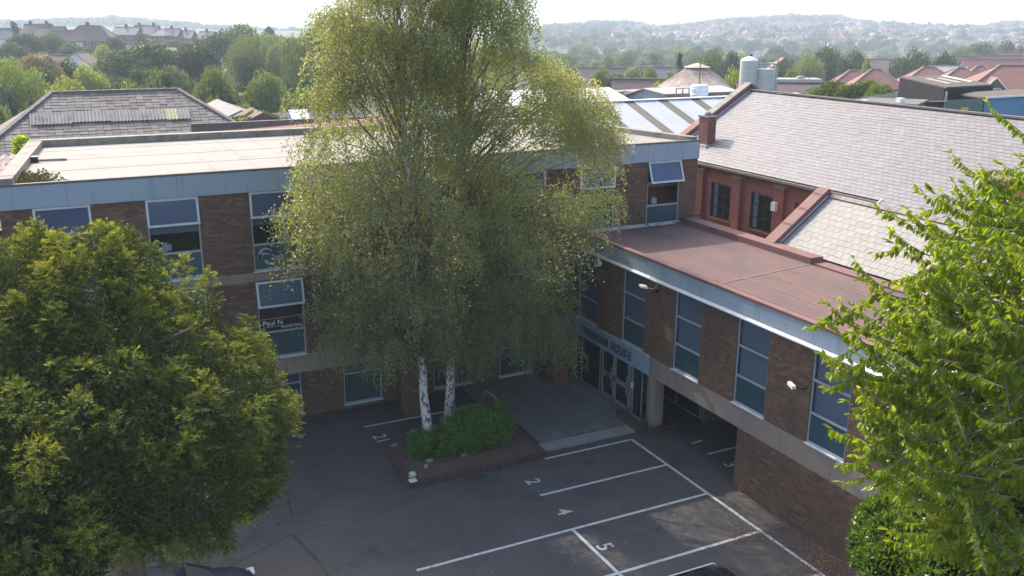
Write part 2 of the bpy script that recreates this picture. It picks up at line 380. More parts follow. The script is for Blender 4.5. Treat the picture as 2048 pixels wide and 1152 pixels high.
# ------------------------------------------------------------------ foliage generators
def unit(a): return a/(np.linalg.norm(a, axis=-1, keepdims=True)+1e-9)
def leaf_quads(P, D, L, W, roll=None, droop=0.0):
    """rhombic leaves: base P, direction D, length L, width W -> V, F"""
    n = len(P); D = unit(D); r = rng.normal(size=(n, 3)) if roll is None else roll
    Sd = unit(np.cross(D, r)); L = np.broadcast_to(L, n)[:, None]; W = np.broadcast_to(W, n)[:, None]
    nn = np.cross(D, Sd)
    V = np.stack([P, P+D*L*.45+Sd*W*.5, P+D*L-nn*L*droop, P+D*L*.45-Sd*W*.5], 1).reshape(-1, 3)
    Fc = np.arange(4*n).reshape(n, 4); return V, Fc
def ellip_pts(n, c, r, shell=.5):
    d = unit(rng.normal(size=(n, 3))); s = (shell+(1-shell)*rng.random((n, 1)))**(1.0)
    return np.asarray(c)+d*np.asarray(r)*s, d
def foliage(name, V, Fc, tint, mat, parent, stuff=False):
    P0 = org(parent); me = np_mesh(name, V-P0, Fc, mat, np.repeat(tint, 4))
    o = bpy.data.objects.new(name, me); link(o, parent)
    if stuff: o['kind'] = 'stuff'
    return o

# ================================================================== terrain
def sstep(a, b, x):
    t_ = np.clip((x-a)/(b-a), 0, 1); return t_*t_*(3-2*t_)
RU = [1000,1040,1060,1100,1160,1200,1250,1290,1340,1380,1420,1500,1560,1660,1685,1750,1800,1900,1940,1965,1990,2020,2048,2200]
RV = [86,84,79,63,53,49,50,60,62,53,45,39,34,37,47,49,55,58,57,47,47,50,43,40]
LU = [-200,0,100,200,260,330,450,560,640,760,1000]; LV = [50,50,46,42,40,46,58,70,74,78,84]
RD = 2000.0; LD = 1700.0
def terr(x, y):
    x = np.asarray(x, float); y = np.asarray(y, float); D = np.hypot(x, y); az = np.arctan2(x, y)-YAW
    az = (az+math.pi) % (2*math.pi)-math.pi
    u = 1024+F_PX*math.cos(PIT)*1.04*np.tan(np.clip(az, -1.2, 1.2)); u = np.clip(u, -150, 2180)
    zr = 15-(np.interp(u, RU, RV)-34)*RD/1990-2.0
    zl = 15-(np.interp(u, LU, LV)-34)*LD/1990-4.0
    R_ = np.select([D<70, D<120, D<200, D<400, D<800, D<1000, D<1500, D<RD, D<2700, D<4500],
        [0*D, -3*(D-70)/50, -3-3.5*(D-120)/80, -6.5-5.5*(D-200)/200, -12-5*(D-400)/400, -17+3*(D-800)/200,
         -14+(zr*.35+14)*(D-1000)/500, zr*.35+(zr-zr*.35)*(D-1500)/500, zr-12*(D-RD)/700, (zr-12)*(4500-D)/1800], 0*D)
    L_ = np.select([D<60, D<100, D<200, D<300, D<400, D<520, D<900, D<1250, D<LD, D<3000, D<4500],
        [0*D, -2*(D-60)/40, -2+1*(D-100)/100, -1+3*(D-200)/100, 2+2.5*(D-300)/100, 4.5-.5*(D-400)/120, 4-10*(D-520)/380,
         -6+4*(D-900)/350, -2+(zl+2)*(D-1250)/(LD-1250), zl-8*(D-LD)/1300, (zl-8)*(4500-D)/1500], 0*D)
    wr = sstep(650, 1000, u); z = R_*wr+L_*(1-wr)
    back = sstep(1.25, 1.6, np.abs(az))
    return z*(1-back)
rr = np.concatenate([[0, 30, 60], np.arange(70, 400, 12), np.arange(400, 1000, 40), np.arange(1000, 3000, 70), np.arange(3000, 4600, 300), [6500, 9000]])
na = 240; aa = np.linspace(0, 2*math.pi, na, endpoint=False)
GX = np.outer(rr, np.sin(aa)); GY = np.outer(rr, np.cos(aa)); GZ = terr(GX, GY)-.02
V = np.stack([GX, GY, GZ], -1).reshape(-1, 3); Fq = []
for i in range(len(rr)-1):
    k = np.arange(na); Fq.append(np.stack([i*na+k, (i+1)*na+k, (i+1)*na+(k+1) % na, i*na+(k+1) % na], 1)[:, ::-1])
o = bpy.data.objects.new('ground', np_mesh('ground', V, np.concatenate(Fq), MT['ground'], smooth=True)); link(o); o['kind'] = 'structure'

# ================================================================== car park
def sheet(name, poly, z, mat, parent=None, **k):
    return MB().add([(p[0], p[1], z) for p in poly], [tuple(range(len(poly)))]).build(name, mat, parent, **k)
cp = sheet('car_park', [(-9, 2), (19.0, 2), (26, 16), (26, 33.9), (-9, 33.9)], .004, MT['asphalt']); cp['kind'] = 'structure'
mk = MB(); Zp = .009; LW = .055
def ln(a, b, w_=LW):
    a = np.array(a, float); b = np.array(b, float); d = (b-a)/np.linalg.norm(b-a); n_ = np.array([-d[1], d[0]])*w_
    mk.add([(*(a-n_), Zp), (*(b-n_), Zp), (*(b+n_), Zp), (*(a+n_), Zp)], [(0, 1, 2, 3)])
YL = [26.4, 24.2, 21.9, 19.32, 16.85]
def painted(name, label, segs, parent=None):
    global mk
    mk = MB()
    for s_ in segs: ln(*s_)
    o = mk.build(name, MT['paint']); o['kind'] = 'structure'; return o
XL = 18.0
painted('bay_marking', '', [((XL-LW, 14.0), (XL-LW, 26.4+LW))])
painted('bay_marking', '', [((14.3, 26.4), (XL-2*LW, 26.4))])
painted('bay_marking', '', [((12.93, 24.15), (XL-2*LW, 24.15))])
painted('bay_marking', '', [((7.8, 21.87), (XL-2*LW, 21.87))])
painted('bay_marking', '', [((12.9, 19.27), (XL-2*LW, 19.27)), ((7.8, 19.27), (12.79, 19.27))])
painted('bay_marking', '', [((14.2, 16.75), (XL-2*LW, 16.75))])
painted('bay_marking', '', [((12.84, 14), (12.84, 21.87-LW))])
painted('bay_marking', '', [((9.4, 31.75), (14.1, 31.75))])
painted('bay_marking', '', [((14.05, 30.35), (14.05, 31.75-LW))])
painted('bay_marking', '', [((19.75, 24.2), (22.6, 24.2))])
painted('bay_marking', '', [((19.75, 25.15), (20.25, 25.2))])

def text_mesh(name, body, size, mat, parent, mtx, depth=.0, font_w=None):
    cu = bpy.data.curves.new(name, 'FONT'); cu.body = body; cu.size = size; cu.extrude = depth; cu.align_x = 'CENTER'; cu.align_y = 'CENTER'
    cu.resolution_u = 3
    if font_w: cu.offset = font_w
    t_ = bpy.data.objects.new(name, cu); COL.objects.link(t_)
    me = bpy.data.meshes.new_from_object(t_.evaluated_get(bpy.context.evaluated_depsgraph_get()))
    bpy.data.objects.remove(t_)
    me.materials.clear(); me.materials.append(mat); me.transform(mtx)
    o = bpy.data.objects.new(name, me); link(o, parent); return o
def ground_num(s_, x, y, size, ang):
    mt = Matrix.Translation((x, y, Zp)) @ Matrix.Rotation(ang, 4, 'Z') @ Matrix.Scale(1, 4)
    o = text_mesh('bay_number', s_, size, MT['paint'], None, mt, .0, .008); o['kind'] = 'structure'
# numbers read from the aisle side (top of each digit towards +X)
A90 = -math.pi/2
ground_num('21', 9.62, 30.5, .72, A90); ground_num('2', 13.15, 25.1, .72, A90); ground_num('4', 13.1, 22.9, .72, A90)
ground_num('5', 13.2, 20.6, .72, A90); ground_num('3', 19.95, 23.2, .72, A90)
# repaired trench lines and stains on the tarmac, as thin sheets
tr = surf('tarmac patch', (.03,.029,.032), (.038,.036,.04), 2, .8)
mb = MB()
for a, b, w_ in (((2.9, 24.3), (5.1, 25.3), .035), ((5.1, 25.3), (5.45, 23.4), .06), ((5.5, 27.6), (5.35, 26.4), .05), ((5.45, 23.4), (5.6, 20.5), .03)):
    a = np.array(a); b = np.array(b); d = (b-a)/np.linalg.norm(b-a); n_ = np.array([-d[1], d[0]])
    k_ = 9; L1 = [a+(b-a)*i/k_+n_*(w_+rnd.uniform(-.3, .3)*w_) for i in range(k_+1)]; L2 = [a+(b-a)*i/k_-n_*(w_+rnd.uniform(-.3, .3)*w_) for i in range(k_+1)]
    for i in range(k_): mb.add([(*L1[i], .0075), (*L1[i+1], .0075), (*L2[i+1], .0075), (*L2[i], .0075)], [(0, 3, 2, 1)])
for cx, cy, r1, r2 in ((3.3,25.6,.2,.1),(4.0,25.7,.22,.07),(4.9,26.1,.2,.08),(4.0,25.2,.12,.06),(3.5,26.4,.1,.07),(11.6,26.2,.5,.16),(12.4,26.4,.35,.1),(15.6,25.5,.3,.14),(14.4,24.6,.12,.08),(17.4,21.95,.1,.05)):
    n_ = 12; pts = [(cx+math.cos(q/n_*6.283)*r1*rnd.uniform(.6, 1.15), cy+math.sin(q/n_*6.283)*r2*rnd.uniform(.6, 1.15), .0065) for q in range(n_)]
    mb.add(pts, [tuple(range(n_))])
o = mb.build('tarmac_repair', tr); o['kind'] = 'structure'
# fallen leaves by the wall
n = 2600; px = 19.0-np.abs(rng.normal(0, .5, n)); py = rng.uniform(15.5, 22, n); k_ = rng.random(n) < (.25+.75*np.clip((20-py)/4, 0, 1)); px, py = px[k_], py[k_]
ex = rng.normal((17.3, 19.2), (.35, .4), (260, 2)); ex2 = rng.normal((18.2, 17.0), (.45, .5), (500, 2))
P = np.concatenate([np.stack([px, py], 1), ex, ex2]); P = np.concatenate([P, np.full((len(P), 1), .02)], 1)
P = P[P[:, 0] < 18.95]
Vl, Fl = leaf_quads(P, np.concatenate([rng.normal(size=(len(P), 2)), rng.normal(0, .2, (len(P), 1))], 1), .06, .045, roll=np.tile([0, 0, 1.], (len(P), 1))+rng.normal(0, .2, (len(P), 3)))
Vl[:, 2] = np.maximum(Vl[:, 2], .012)
o = bpy.data.objects.new('fallen_leaves', np_mesh('fallen_leaves', Vl, Fl, MT['litter'], np.repeat(rng.random(len(P)), 4))); link(o)
tag(o, 'brown fallen leaves scattered on the tarmac along the brick wall', 'leaves', None, 'stuff')
n = 70; P = np.stack([rng.uniform(4, 18, n), rng.uniform(18, 30, n), np.full(n, .02)], 1)
Vl, Fl = leaf_quads(P, np.concatenate([rng.normal(size=(n, 2)), np.zeros((n, 1))], 1), .03, .022, roll=np.tile([0, 0, 1.], (n, 1)))
o = bpy.data.objects.new('specks', np_mesh('specks', Vl, Fl, MT['white'])); link(o)
o.name = 'litter_specks'; tag(o, 'tiny pale bits of litter on the dark tarmac', 'litter', None, 'stuff')

# ================================================================== paving at the entrance
pv = MB().prism([(14.62, 27.42), (19.4, 27.42), (19.4, 33.69), (14.2, 33.69), (14.2, 31.9), (14.62, 30.3)], .006, .085).build('pavement', MT['mortarB']); pv['kind'] = 'structure'
it = []; fs = .6
for i in range(9):
    for j in range(11):
        x = 14.64+fs*(i+.5)+(0); y = 27.44+fs*(j+.5)
        if x > 19.2 or y > 33.5: continue
        it.append(((x, y, .105+rnd.uniform(-.002, .002)), np.eye(3), (fs/2-.012, fs/2-.012, .02), rnd.random()))
pieces(pv, 'flagstone', it, MT['flag'], 300)
st = MB().box(14.45, 18.55, 26.86, 27.40, .004, .10).build('step', MT['stepc']); st['kind'] = 'structure'

# planter -----------------------------------------------------------
PL = [(9.3, 26.42), (14.42, 26.48), (14.42, 30.2), (9.45, 29.5)]
plt = empty('planter_bed', (11.8, 28.2, 0), 'raised bed of soil edged with dark bricks at the foot of the two birches', 'flower bed')
MB().prism([(9.42, 26.55), (14.3, 26.6), (14.3, 30.1), (9.55, 29.4)], .005, .17).build('soil', MT['soil'], plt)
it = []
def edge(a, b, skip=None):
    a = np.array([*a, 0.]); b = np.array([*b, 0.]); d = b-a; L = np.linalg.norm(d); d /= L; n_ = np.array([d[1], -d[0], 0]); up = np.array([0, 0, 1.])
    R = np.column_stack([d, n_, up]); k = int(L/.078)
    for i in range(k):
        if skip and skip(i/k): continue
        c_ = a+d*(i+.5)*L/k+up*(.10+rnd.uniform(-.006, .008))-n_*.07
        it.append((c_, R, (L/k/2-.005, .105, .10), rnd.random()))
edge(PL[0], PL[1]); edge(PL[1], PL[2]); edge(PL[3], PL[0], lambda q: False)
pieces(plt, 'brick', it, MT['brickD'], 300)
n = 2500; P = np.stack([rng.uniform(9.5, 14.2, n), rng.uniform(26.6, 29.6, n), np.full(n, .175)], 1)
Vl, Fl = leaf_quads(P, np.concatenate([rng.normal(size=(n, 2)), rng.normal(0, .2, (n, 1))], 1), .05, .03, roll=np.tile([0, 0, 1.], (n, 1))+rng.normal(0, .3, (n, 3)))
o = bpy.data.objects.new('leaf_litter', np_mesh('leaf_litter', Vl, Fl, MT['litter'], np.repeat(rng.random(n)*.6, 4))); link(o)
tag(o, 'dry leaf litter on the soil of the planter bed', 'leaves', None, 'stuff')
# loose bricks / stones
for (x, y, z, a, s_, lab) in ((9.75, 29.35, .2, .5, 1.0, 'loose pale brick at the far left corner of the planter bed'),
                        (10.2, 27.35, .2, 1.1, .9, 'loose brick lying on the soil nearer the floodlight'),
                        (10.45, 27.7, .2, .15, .95, 'loose pale brick on the soil in front of the birch trunk'),
                        (11.75, 27.6, .2, .7, 1.0, 'grey stone lying on the soil in front of the planter shrub'),
                        (14.0, 28.9, .2, .2, .5, 'small pale stone near the right edge of the planter bed')):
    b = MB()
    d = np.array([math.cos(a), math.sin(a), 0]); nn_ = np.array([-d[1], d[0], 0])
    pts = []
    for k in (-1, 1):
        for i, j in ((-1,-1),(1,-1),(1,1),(-1,1)):
            pts.append(d*i*.13*s_*rnd.uniform(.85, 1)+nn_*j*.08*s_*rnd.uniform(.85, 1)+np.array([0, 0, k*.045*s_])+np.array([x, y, z]))
    b.add(pts, [(0,3,2,1),(4,5,6,7),(0,1,5,4),(1,2,6,5),(2,3,7,6),(3,0,4,7)])
    tag(b.build('loose_stone', MT['stepc'], origin=(x, y, z)), lab, 'stone')
# ground floodlight on the planter corner
fl = empty('ground_floodlight', (9.42, 26.6, .2), 'old box floodlight on the near left corner of the planter', 'floodlight')
MB().box(9.3, 9.54, 26.44, 26.64, .205, .25).build('base_tray', MT['cream'], fl)
MB().obox((9.42, 26.62, .40), (1, 0, 0), (0, .8, .6), (0, -.6, .8), .10, .07, .09).build('housing', MT['steel'], fl)
MB().obox((9.42, 26.50, .42), (1, 0, 0), (0, .8, .6), (0, -.6, .8), .10, .005, .09).build('lens', MT['cream'], fl)
MB().tube([(9.56, 26.7, .24), (9.62, 26.72, .38), (9.55, 26.7, .48)], .012, 6).build('bracket', MT['black'], fl)
# hoop rail
rl = empty('hoop_rail', (14.2, 30.6, 0), 'galvanised steel hoop guard rail beside the planter and paving', 'guard rail')
MB().tube([(14.02, 31.0, 0), (14.02, 31.0, .78), (14.04, 30.92, .92), (14.08, 30.75, 1.0), (14.1, 30.2, 1.0), (14.12, 30.0, .93), (14.13, 29.93, .8), (14.13, 29.93, 0)], .04, 10).build('hoop', MT['steel'], rl, smooth=True)
# low wall round the entrance column
lw = empty('low_brick_wall', (18.9, 27.1, 0), 'low dark brick wall around the concrete column at the step', 'wall')
it = []
def lowwall(x0, x1, y0, y1, h):
    MB().box(x0+.012, x1-.012, y0+.012, y1-.012, .0045, h-.012).build('core', MT['mortarB'], lw)
    def f(o, ud, nd, L): it.extend(brick_items(o, ud, nd, L, h-.02))
    f((x0+.012, y0+.012, .005), (1, 0, 0), (0, -1, 0), x1-x0-.024); f((x0+.012, y1-.012, .005), (0, -1, 0), (-1, 0, 0), y1-y0-.024)
    MB().box(x0-.01, x1+.01, y0-.01, y1+.01, h-.008, h+.05).build('coping', MT['brickD'], lw)
lowwall(18.38, 18.62, 26.5, 28.2, .36); lowwall(18.64, 19.9, 26.25, 26.48, .22)
pieces(lw, 'brick', it, MT['brickD'], 150)

# ================================================================== windows
def local(O, ud, nd):
    O = np.array([*O[:2], 0.]); ud = np.array([*ud, 0.]); nd = np.array([*nd, 0.])
    return lambda a, n_, z: O+ud*a+nd*n_+np.array([0, 0, z])
def lbox(mb, L, a0, a1, n0, n1, z0, z1, mi=0):
    vs = [L(a, n_, z) for z in (z0, z1) for a, n_ in ((a0, n0), (a1, n0), (a1, n1), (a0, n1))]
    return mb.add(vs, [(0,3,2,1),(4,5,6,7),(0,1,5,4),(1,2,6,5),(2,3,7,6),(3,0,4,7)], mi)
def window(parent, O, ud, nd, w_, z0, bars, fills, ft=.055, rec=.08, sash=None, sill=True, backmats=None, label=None, fmat=None):
    """bars: z of horizontal bars from bottom frame to top frame; fills between them"""
    L = local(O, ud, nd); fmat = fmat or MT['frame']
    f = MB(); z1 = bars[-1]
    lbox(f, L, 0, ft, -rec-.04, -rec+.03, z0, z1); lbox(f, L, w_-ft, w_, -rec-.04, -rec+.03, z0, z1)
    for i, b in enumerate(bars):
        t_ = ft if i in (0, len(bars)-1) else ft*1.35
        lo = b if i == 0 else (b-t_ if i == len(bars)-1 else b-t_/2)
        lbox(f, L, ft, w_-ft, -rec-.04, -rec+.025, lo, lo+t_)
    fo = f.build('window', fmat, parent)
    if label: fo['label'] = label
    for i, fl_ in enumerate(fills):
        a0, a1 = ft+.002, w_-ft-.002; b0, b1 = bars[i]+ft*.7, bars[i+1]-ft*.7
        if i == 0: b0 = bars[0]+ft
        if i == len(fills)-1: b1 = bars[-1]-ft
        if fl_ == 'open':
            # top-hung sash swung out by angle
            ang = sash; h_ = bars[i+1]-bars[i]; s_, c_ = math.sin(ang), math.cos(ang)
            def LL(a, n_, z, top=bars[i+1]): # z measured down from hinge
                dz = top-z; return L(a, -rec+.055+dz*s_+n_*c_, top-dz*c_+n_*s_)
            sb = MB(); e = .075; zz0, zz1 = bars[i]-.02, bars[i+1]
            for q in ((0, e, zz0, zz1), (w_-e, w_, zz0, zz1), (e, w_-e, zz0, zz0+e), (e, w_-e, zz1-e, zz1)):
                lbox(sb, LL, q[0], q[1], -.025, .025, q[2], q[3])
            so_ = sb.build('sash', MT['framew'], fo)
            lbox(MB(), LL, 0, 0, 0, 0, 0, 0)
            g = MB(); lbox(g, LL, e-.005, w_-e+.005, -.006, .006, zz0+e-.005, zz1-e+.005); g.build('pane', MT['glass'], fo)
            if backmats: 
                g = MB(); lbox(g, LL, e, w_-e, -.022, -.016, zz0+e, zz1-e); g.build('blind', backmats, fo)  # mauve sheet behind the sash glass carries the reflected sky colour
            continue
        g = MB(); m_ = {'teal': MT['spandrel'], 'glass': MT['glass'], 'blind': MT['glass'], 'mauve': MT['glass'], 'dark': MT['dglass']}[fl_]
        lbox(g, L, a0, a1, -rec-.006, -rec+.006, b0, b1); g.build('panel' if fl_ == 'teal' else 'pane', m_, fo)
        if fl_ in ('blind', 'mauve'):
            g = MB(); lbox(g, L, a0, a1, -rec-.09, -rec-.08, b0-.03, b1+.03); g.build('blind', MT['blind'] if fl_ == 'blind' else MT['mauvep'], fo)
    for i, fl_ in enumerate(fills):
        if fl_ == 'glass' and rnd.random() < .75:          # blind partly lowered or things standing on the sill
            b0, b1 = bars[i]+ft, bars[i+1]-ft; dr = rnd.choice([.15, .3, .55])*(b1-b0)
            g = MB(); lbox(g, L, ft, w_-ft, -rec-.12, -rec-.11, b1-dr, b1+.02); g.build('blind', MT['blind'] if rnd.random() < .6 else MT['blindw2'], fo)
            if rnd.random() < .6:
                g = MB(); a0 = rnd.uniform(.2, w_-.5)
                for q in range(rnd.randrange(2, 5)): lbox(g, L, a0+q*.09, a0+q*.09+.07, -rec-.3, -rec-.15, b0-.02, b0+rnd.uniform(.12, .3))
                g.build('files', MT['cream'], fo)['kind'] = 'stuff'
    if sill:
        g = MB(); lbox(g, L, -.02, w_+.02, -rec+.035, .05, z0-.04, z0-.002); g.build('sill', MT['strip'], fo)
    return fo

# ================================================================== main three-storey block
YA = 32.7; XA0, XA1 = -1.72, 25.05
WL = [-.8, 2.55, 5.93, 9.27, 12.6, 15.92, 19.2, 22.5]; WW = 1.68
mbk = empty('office_block', (11.7, 36, 0), 'three storey brown brick office block with pale flat roof and blue grey fascia', 'office building')
roofpoly = lambda e=0, z=0: [(XA0, YA+.03, z), (XA1, YA+.03, z), (22.95, 42.4, z), (-.8, 43.0, z)]
# core and rooms
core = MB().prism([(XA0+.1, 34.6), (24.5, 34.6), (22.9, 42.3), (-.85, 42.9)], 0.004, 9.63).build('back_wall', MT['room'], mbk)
for z0_, z1_, nm in ((2.235, 2.93, 'concrete_band'), (5.93, 6.26, 'concrete_band')):
    x1_ = 19.0 if z0_ < 3 else 19.05
    MB().box(XA0, x1_, YA, 34.6, z0_, z1_).build(nm, MT['band'], mbk)
    # panel joints
    j = MB()
    for k in range(12):
        xj = -1+k*1.675*2+.2
        if xj < x1_: j.box(xj-.006, xj+.006, YA-.003, YA+.01, z0_+.002, z1_-.002)
    j.build('joint', MT['fedge'], mbk)
MB().box(19.06, XA1, YA, 34.6, 5.93, 6.26).build('concrete_band', MT['lead'], mbk)
MB().box(19.0, XA1, YA+.02, 34.6, 0.004, 5.92).build('wall', MT['mortarB'], mbk)
MB().prism([(24.75, 34.62), (24.98, 33.0), (22.93, 42.38), (22.8, 42.2)], 0.004, 9.4)
MB().prism([(24.5, 34.61), (XA1, YA+.26), (22.95, 42.38), (22.85, 42.3)], 0.004, 9.64).build('side_wall', MT['mortarB'], mbk)
MB().box(XA0, XA0+.25, YA+.26, 34.6, 2.93, 9.62).build('side_wall', MT['mortarB'], mbk)
MB().box(24.3, 24.42, 32.97, 34.59, 5.95, 9.6).build('light_screen', MT['room'], mbk)  # dark screen added inside the end room to keep sunlight out
bi = []
def piersA(z0_, z1_, xs, x_end, skipright=None):
    edges = [XA0]+[q for a in xs for q in (a, a+WW)]+[x_end]
    for a, b in zip(edges[0::2], edges[1::2]):
        if b-a < .05: continue
        MB().box(a, b, YA+.012, YA+.26, z0_, z1_).build('pier', MT['mortarB'], mbk)
        bi.extend(brick_items((a, YA+.012, z0_), (1, 0, 0), (0, -1, 0), b-a, z1_-z0_))
        # reveal returns
        bi.extend(brick_items((a, YA+.24, z0_), (0, -1, 0), (-1, 0, 0), .2, z1_-z0_, proud=.004)) if a > XA0+.1 else None
        bi.extend(brick_items((b, YA+.04, z0_), (0, 1, 0), (1, 0, 0), .2, z1_-z0_, proud=.004))
piersA(6.265, 9.14, WL, XA1); piersA(2.935, 5.925, [x for x in WL if x < 17], 19.0)
for k, x in enumerate(WL):
    ang = {0: .03, 1: .09, 2: .02, 6: .04, 7: .36}.get(k, .02)
    window(mbk, (x, YA), (1, 0), (0, -1), WW, 6.30, [6.30, 7.24, 8.22, 9.13], ['teal', 'glass', 'open'], sash=ang, backmats=MT['mauvep'], fmat=MT['frame'])
    if x < 17:
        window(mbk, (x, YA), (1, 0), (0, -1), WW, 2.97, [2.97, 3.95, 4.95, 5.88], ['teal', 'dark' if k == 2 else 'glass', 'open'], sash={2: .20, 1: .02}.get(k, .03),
               backmats=MT['mauvep'] if k != 2 else MT['blind'])
# ground floor, set back
GW = [(-1.0, .8), (2.6, 4.3), (5.9, 7.55), (9.22, 10.78), (13.0, 14.7), (16.0, 17.5)]
edges = [XA0]+[q for a in GW for q in a]+[19.05]; yg = 33.7
for a, b in zip(edges[0::2], edges[1::2]):
    MB().box(a, b, yg+.012, yg+.3, .0045, 2.23).build('pier', MT['mortarB'], mbk); bi.extend(brick_items((a, yg+.012, .005), (1, 0, 0), (0, -1, 0), b-a, 2.22))
for a, b in GW:
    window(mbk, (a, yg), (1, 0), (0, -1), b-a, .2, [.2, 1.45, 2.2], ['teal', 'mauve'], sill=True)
    MB().box(a, b, yg+.02, yg+.3, .0045, .19).build('plinth', MT['mortarB'], mbk)
for x in (4.75, 11.2, 17.65):
    MB().box(x+.012, x+.738, 31.95, 32.68, .0045, 2.23).build('column', MT['mortarB'], mbk)
    bi.extend(brick_items((x+.012, 31.95, .09), (1, 0, 0), (0, -1, 0), .726, 2.14)); bi.extend(brick_items((x+.012, 32.68, .09), (0, -1, 0), (-1, 0, 0), .73, 2.14))
pieces(mbk, 'brick', bi, MT['brickB'], 300, sub=lambda c_, u, v: (u > 1195 and v < 480) or (300 < u < 530 and 380 < v < 560))
# fascia boards
xj = [XA0, .24, 3.6, 6.95, 10.3, 13.65, 17.0, 20.0, 22.45, XA1]
for a, b in zip(xj[:-1], xj[1:]):
    MB().box(a+.006, b-.006, YA-.06, YA+.02, 9.15, 9.88).build('fascia_board', MT['fascia'], mbk)
MB().box(XA0-.02, XA1+.02, YA-.05, YA+.05, 9.16, 9.87).build('fascia_backing', MT['fedge'], mbk)
MB().box(XA0-.03, XA1+.03, YA-.08, YA+.08, 9.885, 9.955).build('roof_edge_trim', MT['fedge'], mbk)
MB().prism([(XA1-.02, YA+.05), (XA1+.04, YA+.05), (23.02, 42.4), (22.95, 42.4)], 9.14, 9.88).build('fascia_board', MT['fascia'], mbk)
# roof deck, its seams and parapets
MB().slab(roofpoly(0, 9.86), .25).build('roof_deck', MT['roofA'], mbk)
seam = MB()
for k in range(1, 17):
    x = -1+k*1.5; seam.beam((x, YA+.2, 9.863), (x*.93+.3, 42.4, 9.863), .022, .012)
for k in range(3):
    y = 35.6+k*2.7; seam.beam((XA0+.55+(y-33)*.09, y, 9.863), (24.2-(y-33)*.2, y+.02, 9.863), .018, .01)
seam.build('deck_seams', MT['seam'], mbk)
lx = lambda y: XA0+(y-YA)*(.92/10.3); rx = lambda y: XA1-(y-YA)*(2.1/9.7)
def parapet(name, P4, z1_): MB().prism(P4, 9.7, z1_).build(name, MT['parapetA'], mbk)
parapet('parapet', [(lx(YA+.1), YA+.1), (lx(YA+.1)+.48, YA+.1), (lx(43)+.48, 42.5), (lx(43), 43)], 10.12)
parapet('parapet', [(lx(43), 42.52), (22.9, 42.0), (22.9, 42.45), (lx(43), 43.02)], 10.14)
parapet('parapet', [(rx(YA+.1)-.4, YA+.1), (rx(YA+.1), YA+.1), (rx(42.3), 42.3), (rx(42.3)-.4, 42.3)], 10.08)
# roof clutter: outlet box with pipe
ob = empty('roof_outlet', (-.45, 38.2, 9.86), 'small black outlet box with a short pipe on the pale flat roof', 'roof outlet')
MB().box(-.78, -.5, 38.0, 38.3, 9.862, 10.08).build('box', MT['black'], ob); MB().tube([(-.5, 38.15, 9.92), (.45, 38.2, 9.9)], .04, 8).build('pipe', MT['parapetA'], ob)
n = 900; P = np.stack([lx(34)+.55+np.abs(rng.normal(0, .45, n)), 33.0+np.abs(rng.normal(0, 1.1, n)), np.full(n, 9.88)], 1)
Vl, Fl = leaf_quads(P, np.concatenate([rng.normal(size=(n, 2)), np.abs(rng.normal(0, .5, (n, 1)))], 1), .12, .09)
Vl[:, 2] = np.maximum(Vl[:, 2], 9.866)
o = bpy.data.objects.new('moss', np_mesh('moss', Vl, Fl, MT['moss'])); link(o); tag(o, 'orange brown moss in the corner of the pale flat roof', 'moss', None, 'stuff')
# alarm / window decals -------------------------------------------------
# "Paul ..." sign in the lower window of the third bay
sx = WL[2]
sg = MB().box(sx+.06, sx+WW-.06, YA+.05, YA+.062, 4.02, 4.47).build('window_sign', MT['black'], mbk); sg['label'] = 'dark strip sign with white lettering in the window'
mtx = Matrix.Translation((sx+.06, YA+.044, 4.29)) @ Matrix.Rotation(math.pi/2, 4, 'X')
to = text_mesh('lettering', 'Paul N', .27, MT['white'], sg, Matrix.Translation((-org(mbk)[0], -org(mbk)[1], 0)) @ Matrix.Translation((.45, 0, 0)) @ mtx, .002)
to = text_mesh('lettering', 'Financial Advi', .13, MT['white'], sg, Matrix.Translation((-org(mbk)[0], -org(mbk)[1], 0)) @ Matrix.Translation((1.1, 0, -.19)) @ mtx, .002)
MB().box(sx+.1, sx+WW-.1, YA+.046, YA+.05, 4.145, 4.153).build('sign_rule', MT['white'], sg)
MB().box(sx+.06, sx+WW-.06, YA+.046, YA+.05, 4.458, 4.468).build('sign_rule', MT['white'], sg)
# white swirl emblem on the spandrel of the upper third window
em = MB(); y_ = YA+.065
for k, (cx, cz, r_, a0, a1, t0, t1) in enumerate(((sx+.45, 6.86, .22, 20, 210, .01, .07), (sx+.62, 6.70, .20, 190, 370, .06, .015), (sx+.42, 6.62, .28, 60, 150, .015, .06), (sx+.85, 6.93, .2, 200, 330, .02, .05))):
    n_ = 14
    for i in range(n_):
        q = []
        for s_ in (i, i+1):
            a = math.radians(a0+(a1-a0)*s_/n_); t_ = t0+(t1-t0)*s_/n_
            q.append([(cx+math.cos(a)*(r_-t_), y_, cz+math.sin(a)*(r_-t_)), (cx+math.cos(a)*(r_+t_), y_, cz+math.sin(a)*(r_+t_))])
        em.add([q[0][0], q[0][1], q[1][1], q[1][0]], [(0, 1, 2, 3)])
o = em.build('emblem', MT['frame'], mbk); o['label'] = 'white swirling emblem on the panel below the window'
# plant pot on the sill of the second upper window
MB().lathe((3.2, YA+.3, 7.3), [(0.0, 0), (.07, 0), (.09, .2), (0, .2)], 12).build('sill_pot', MT['blindw'], mbk)

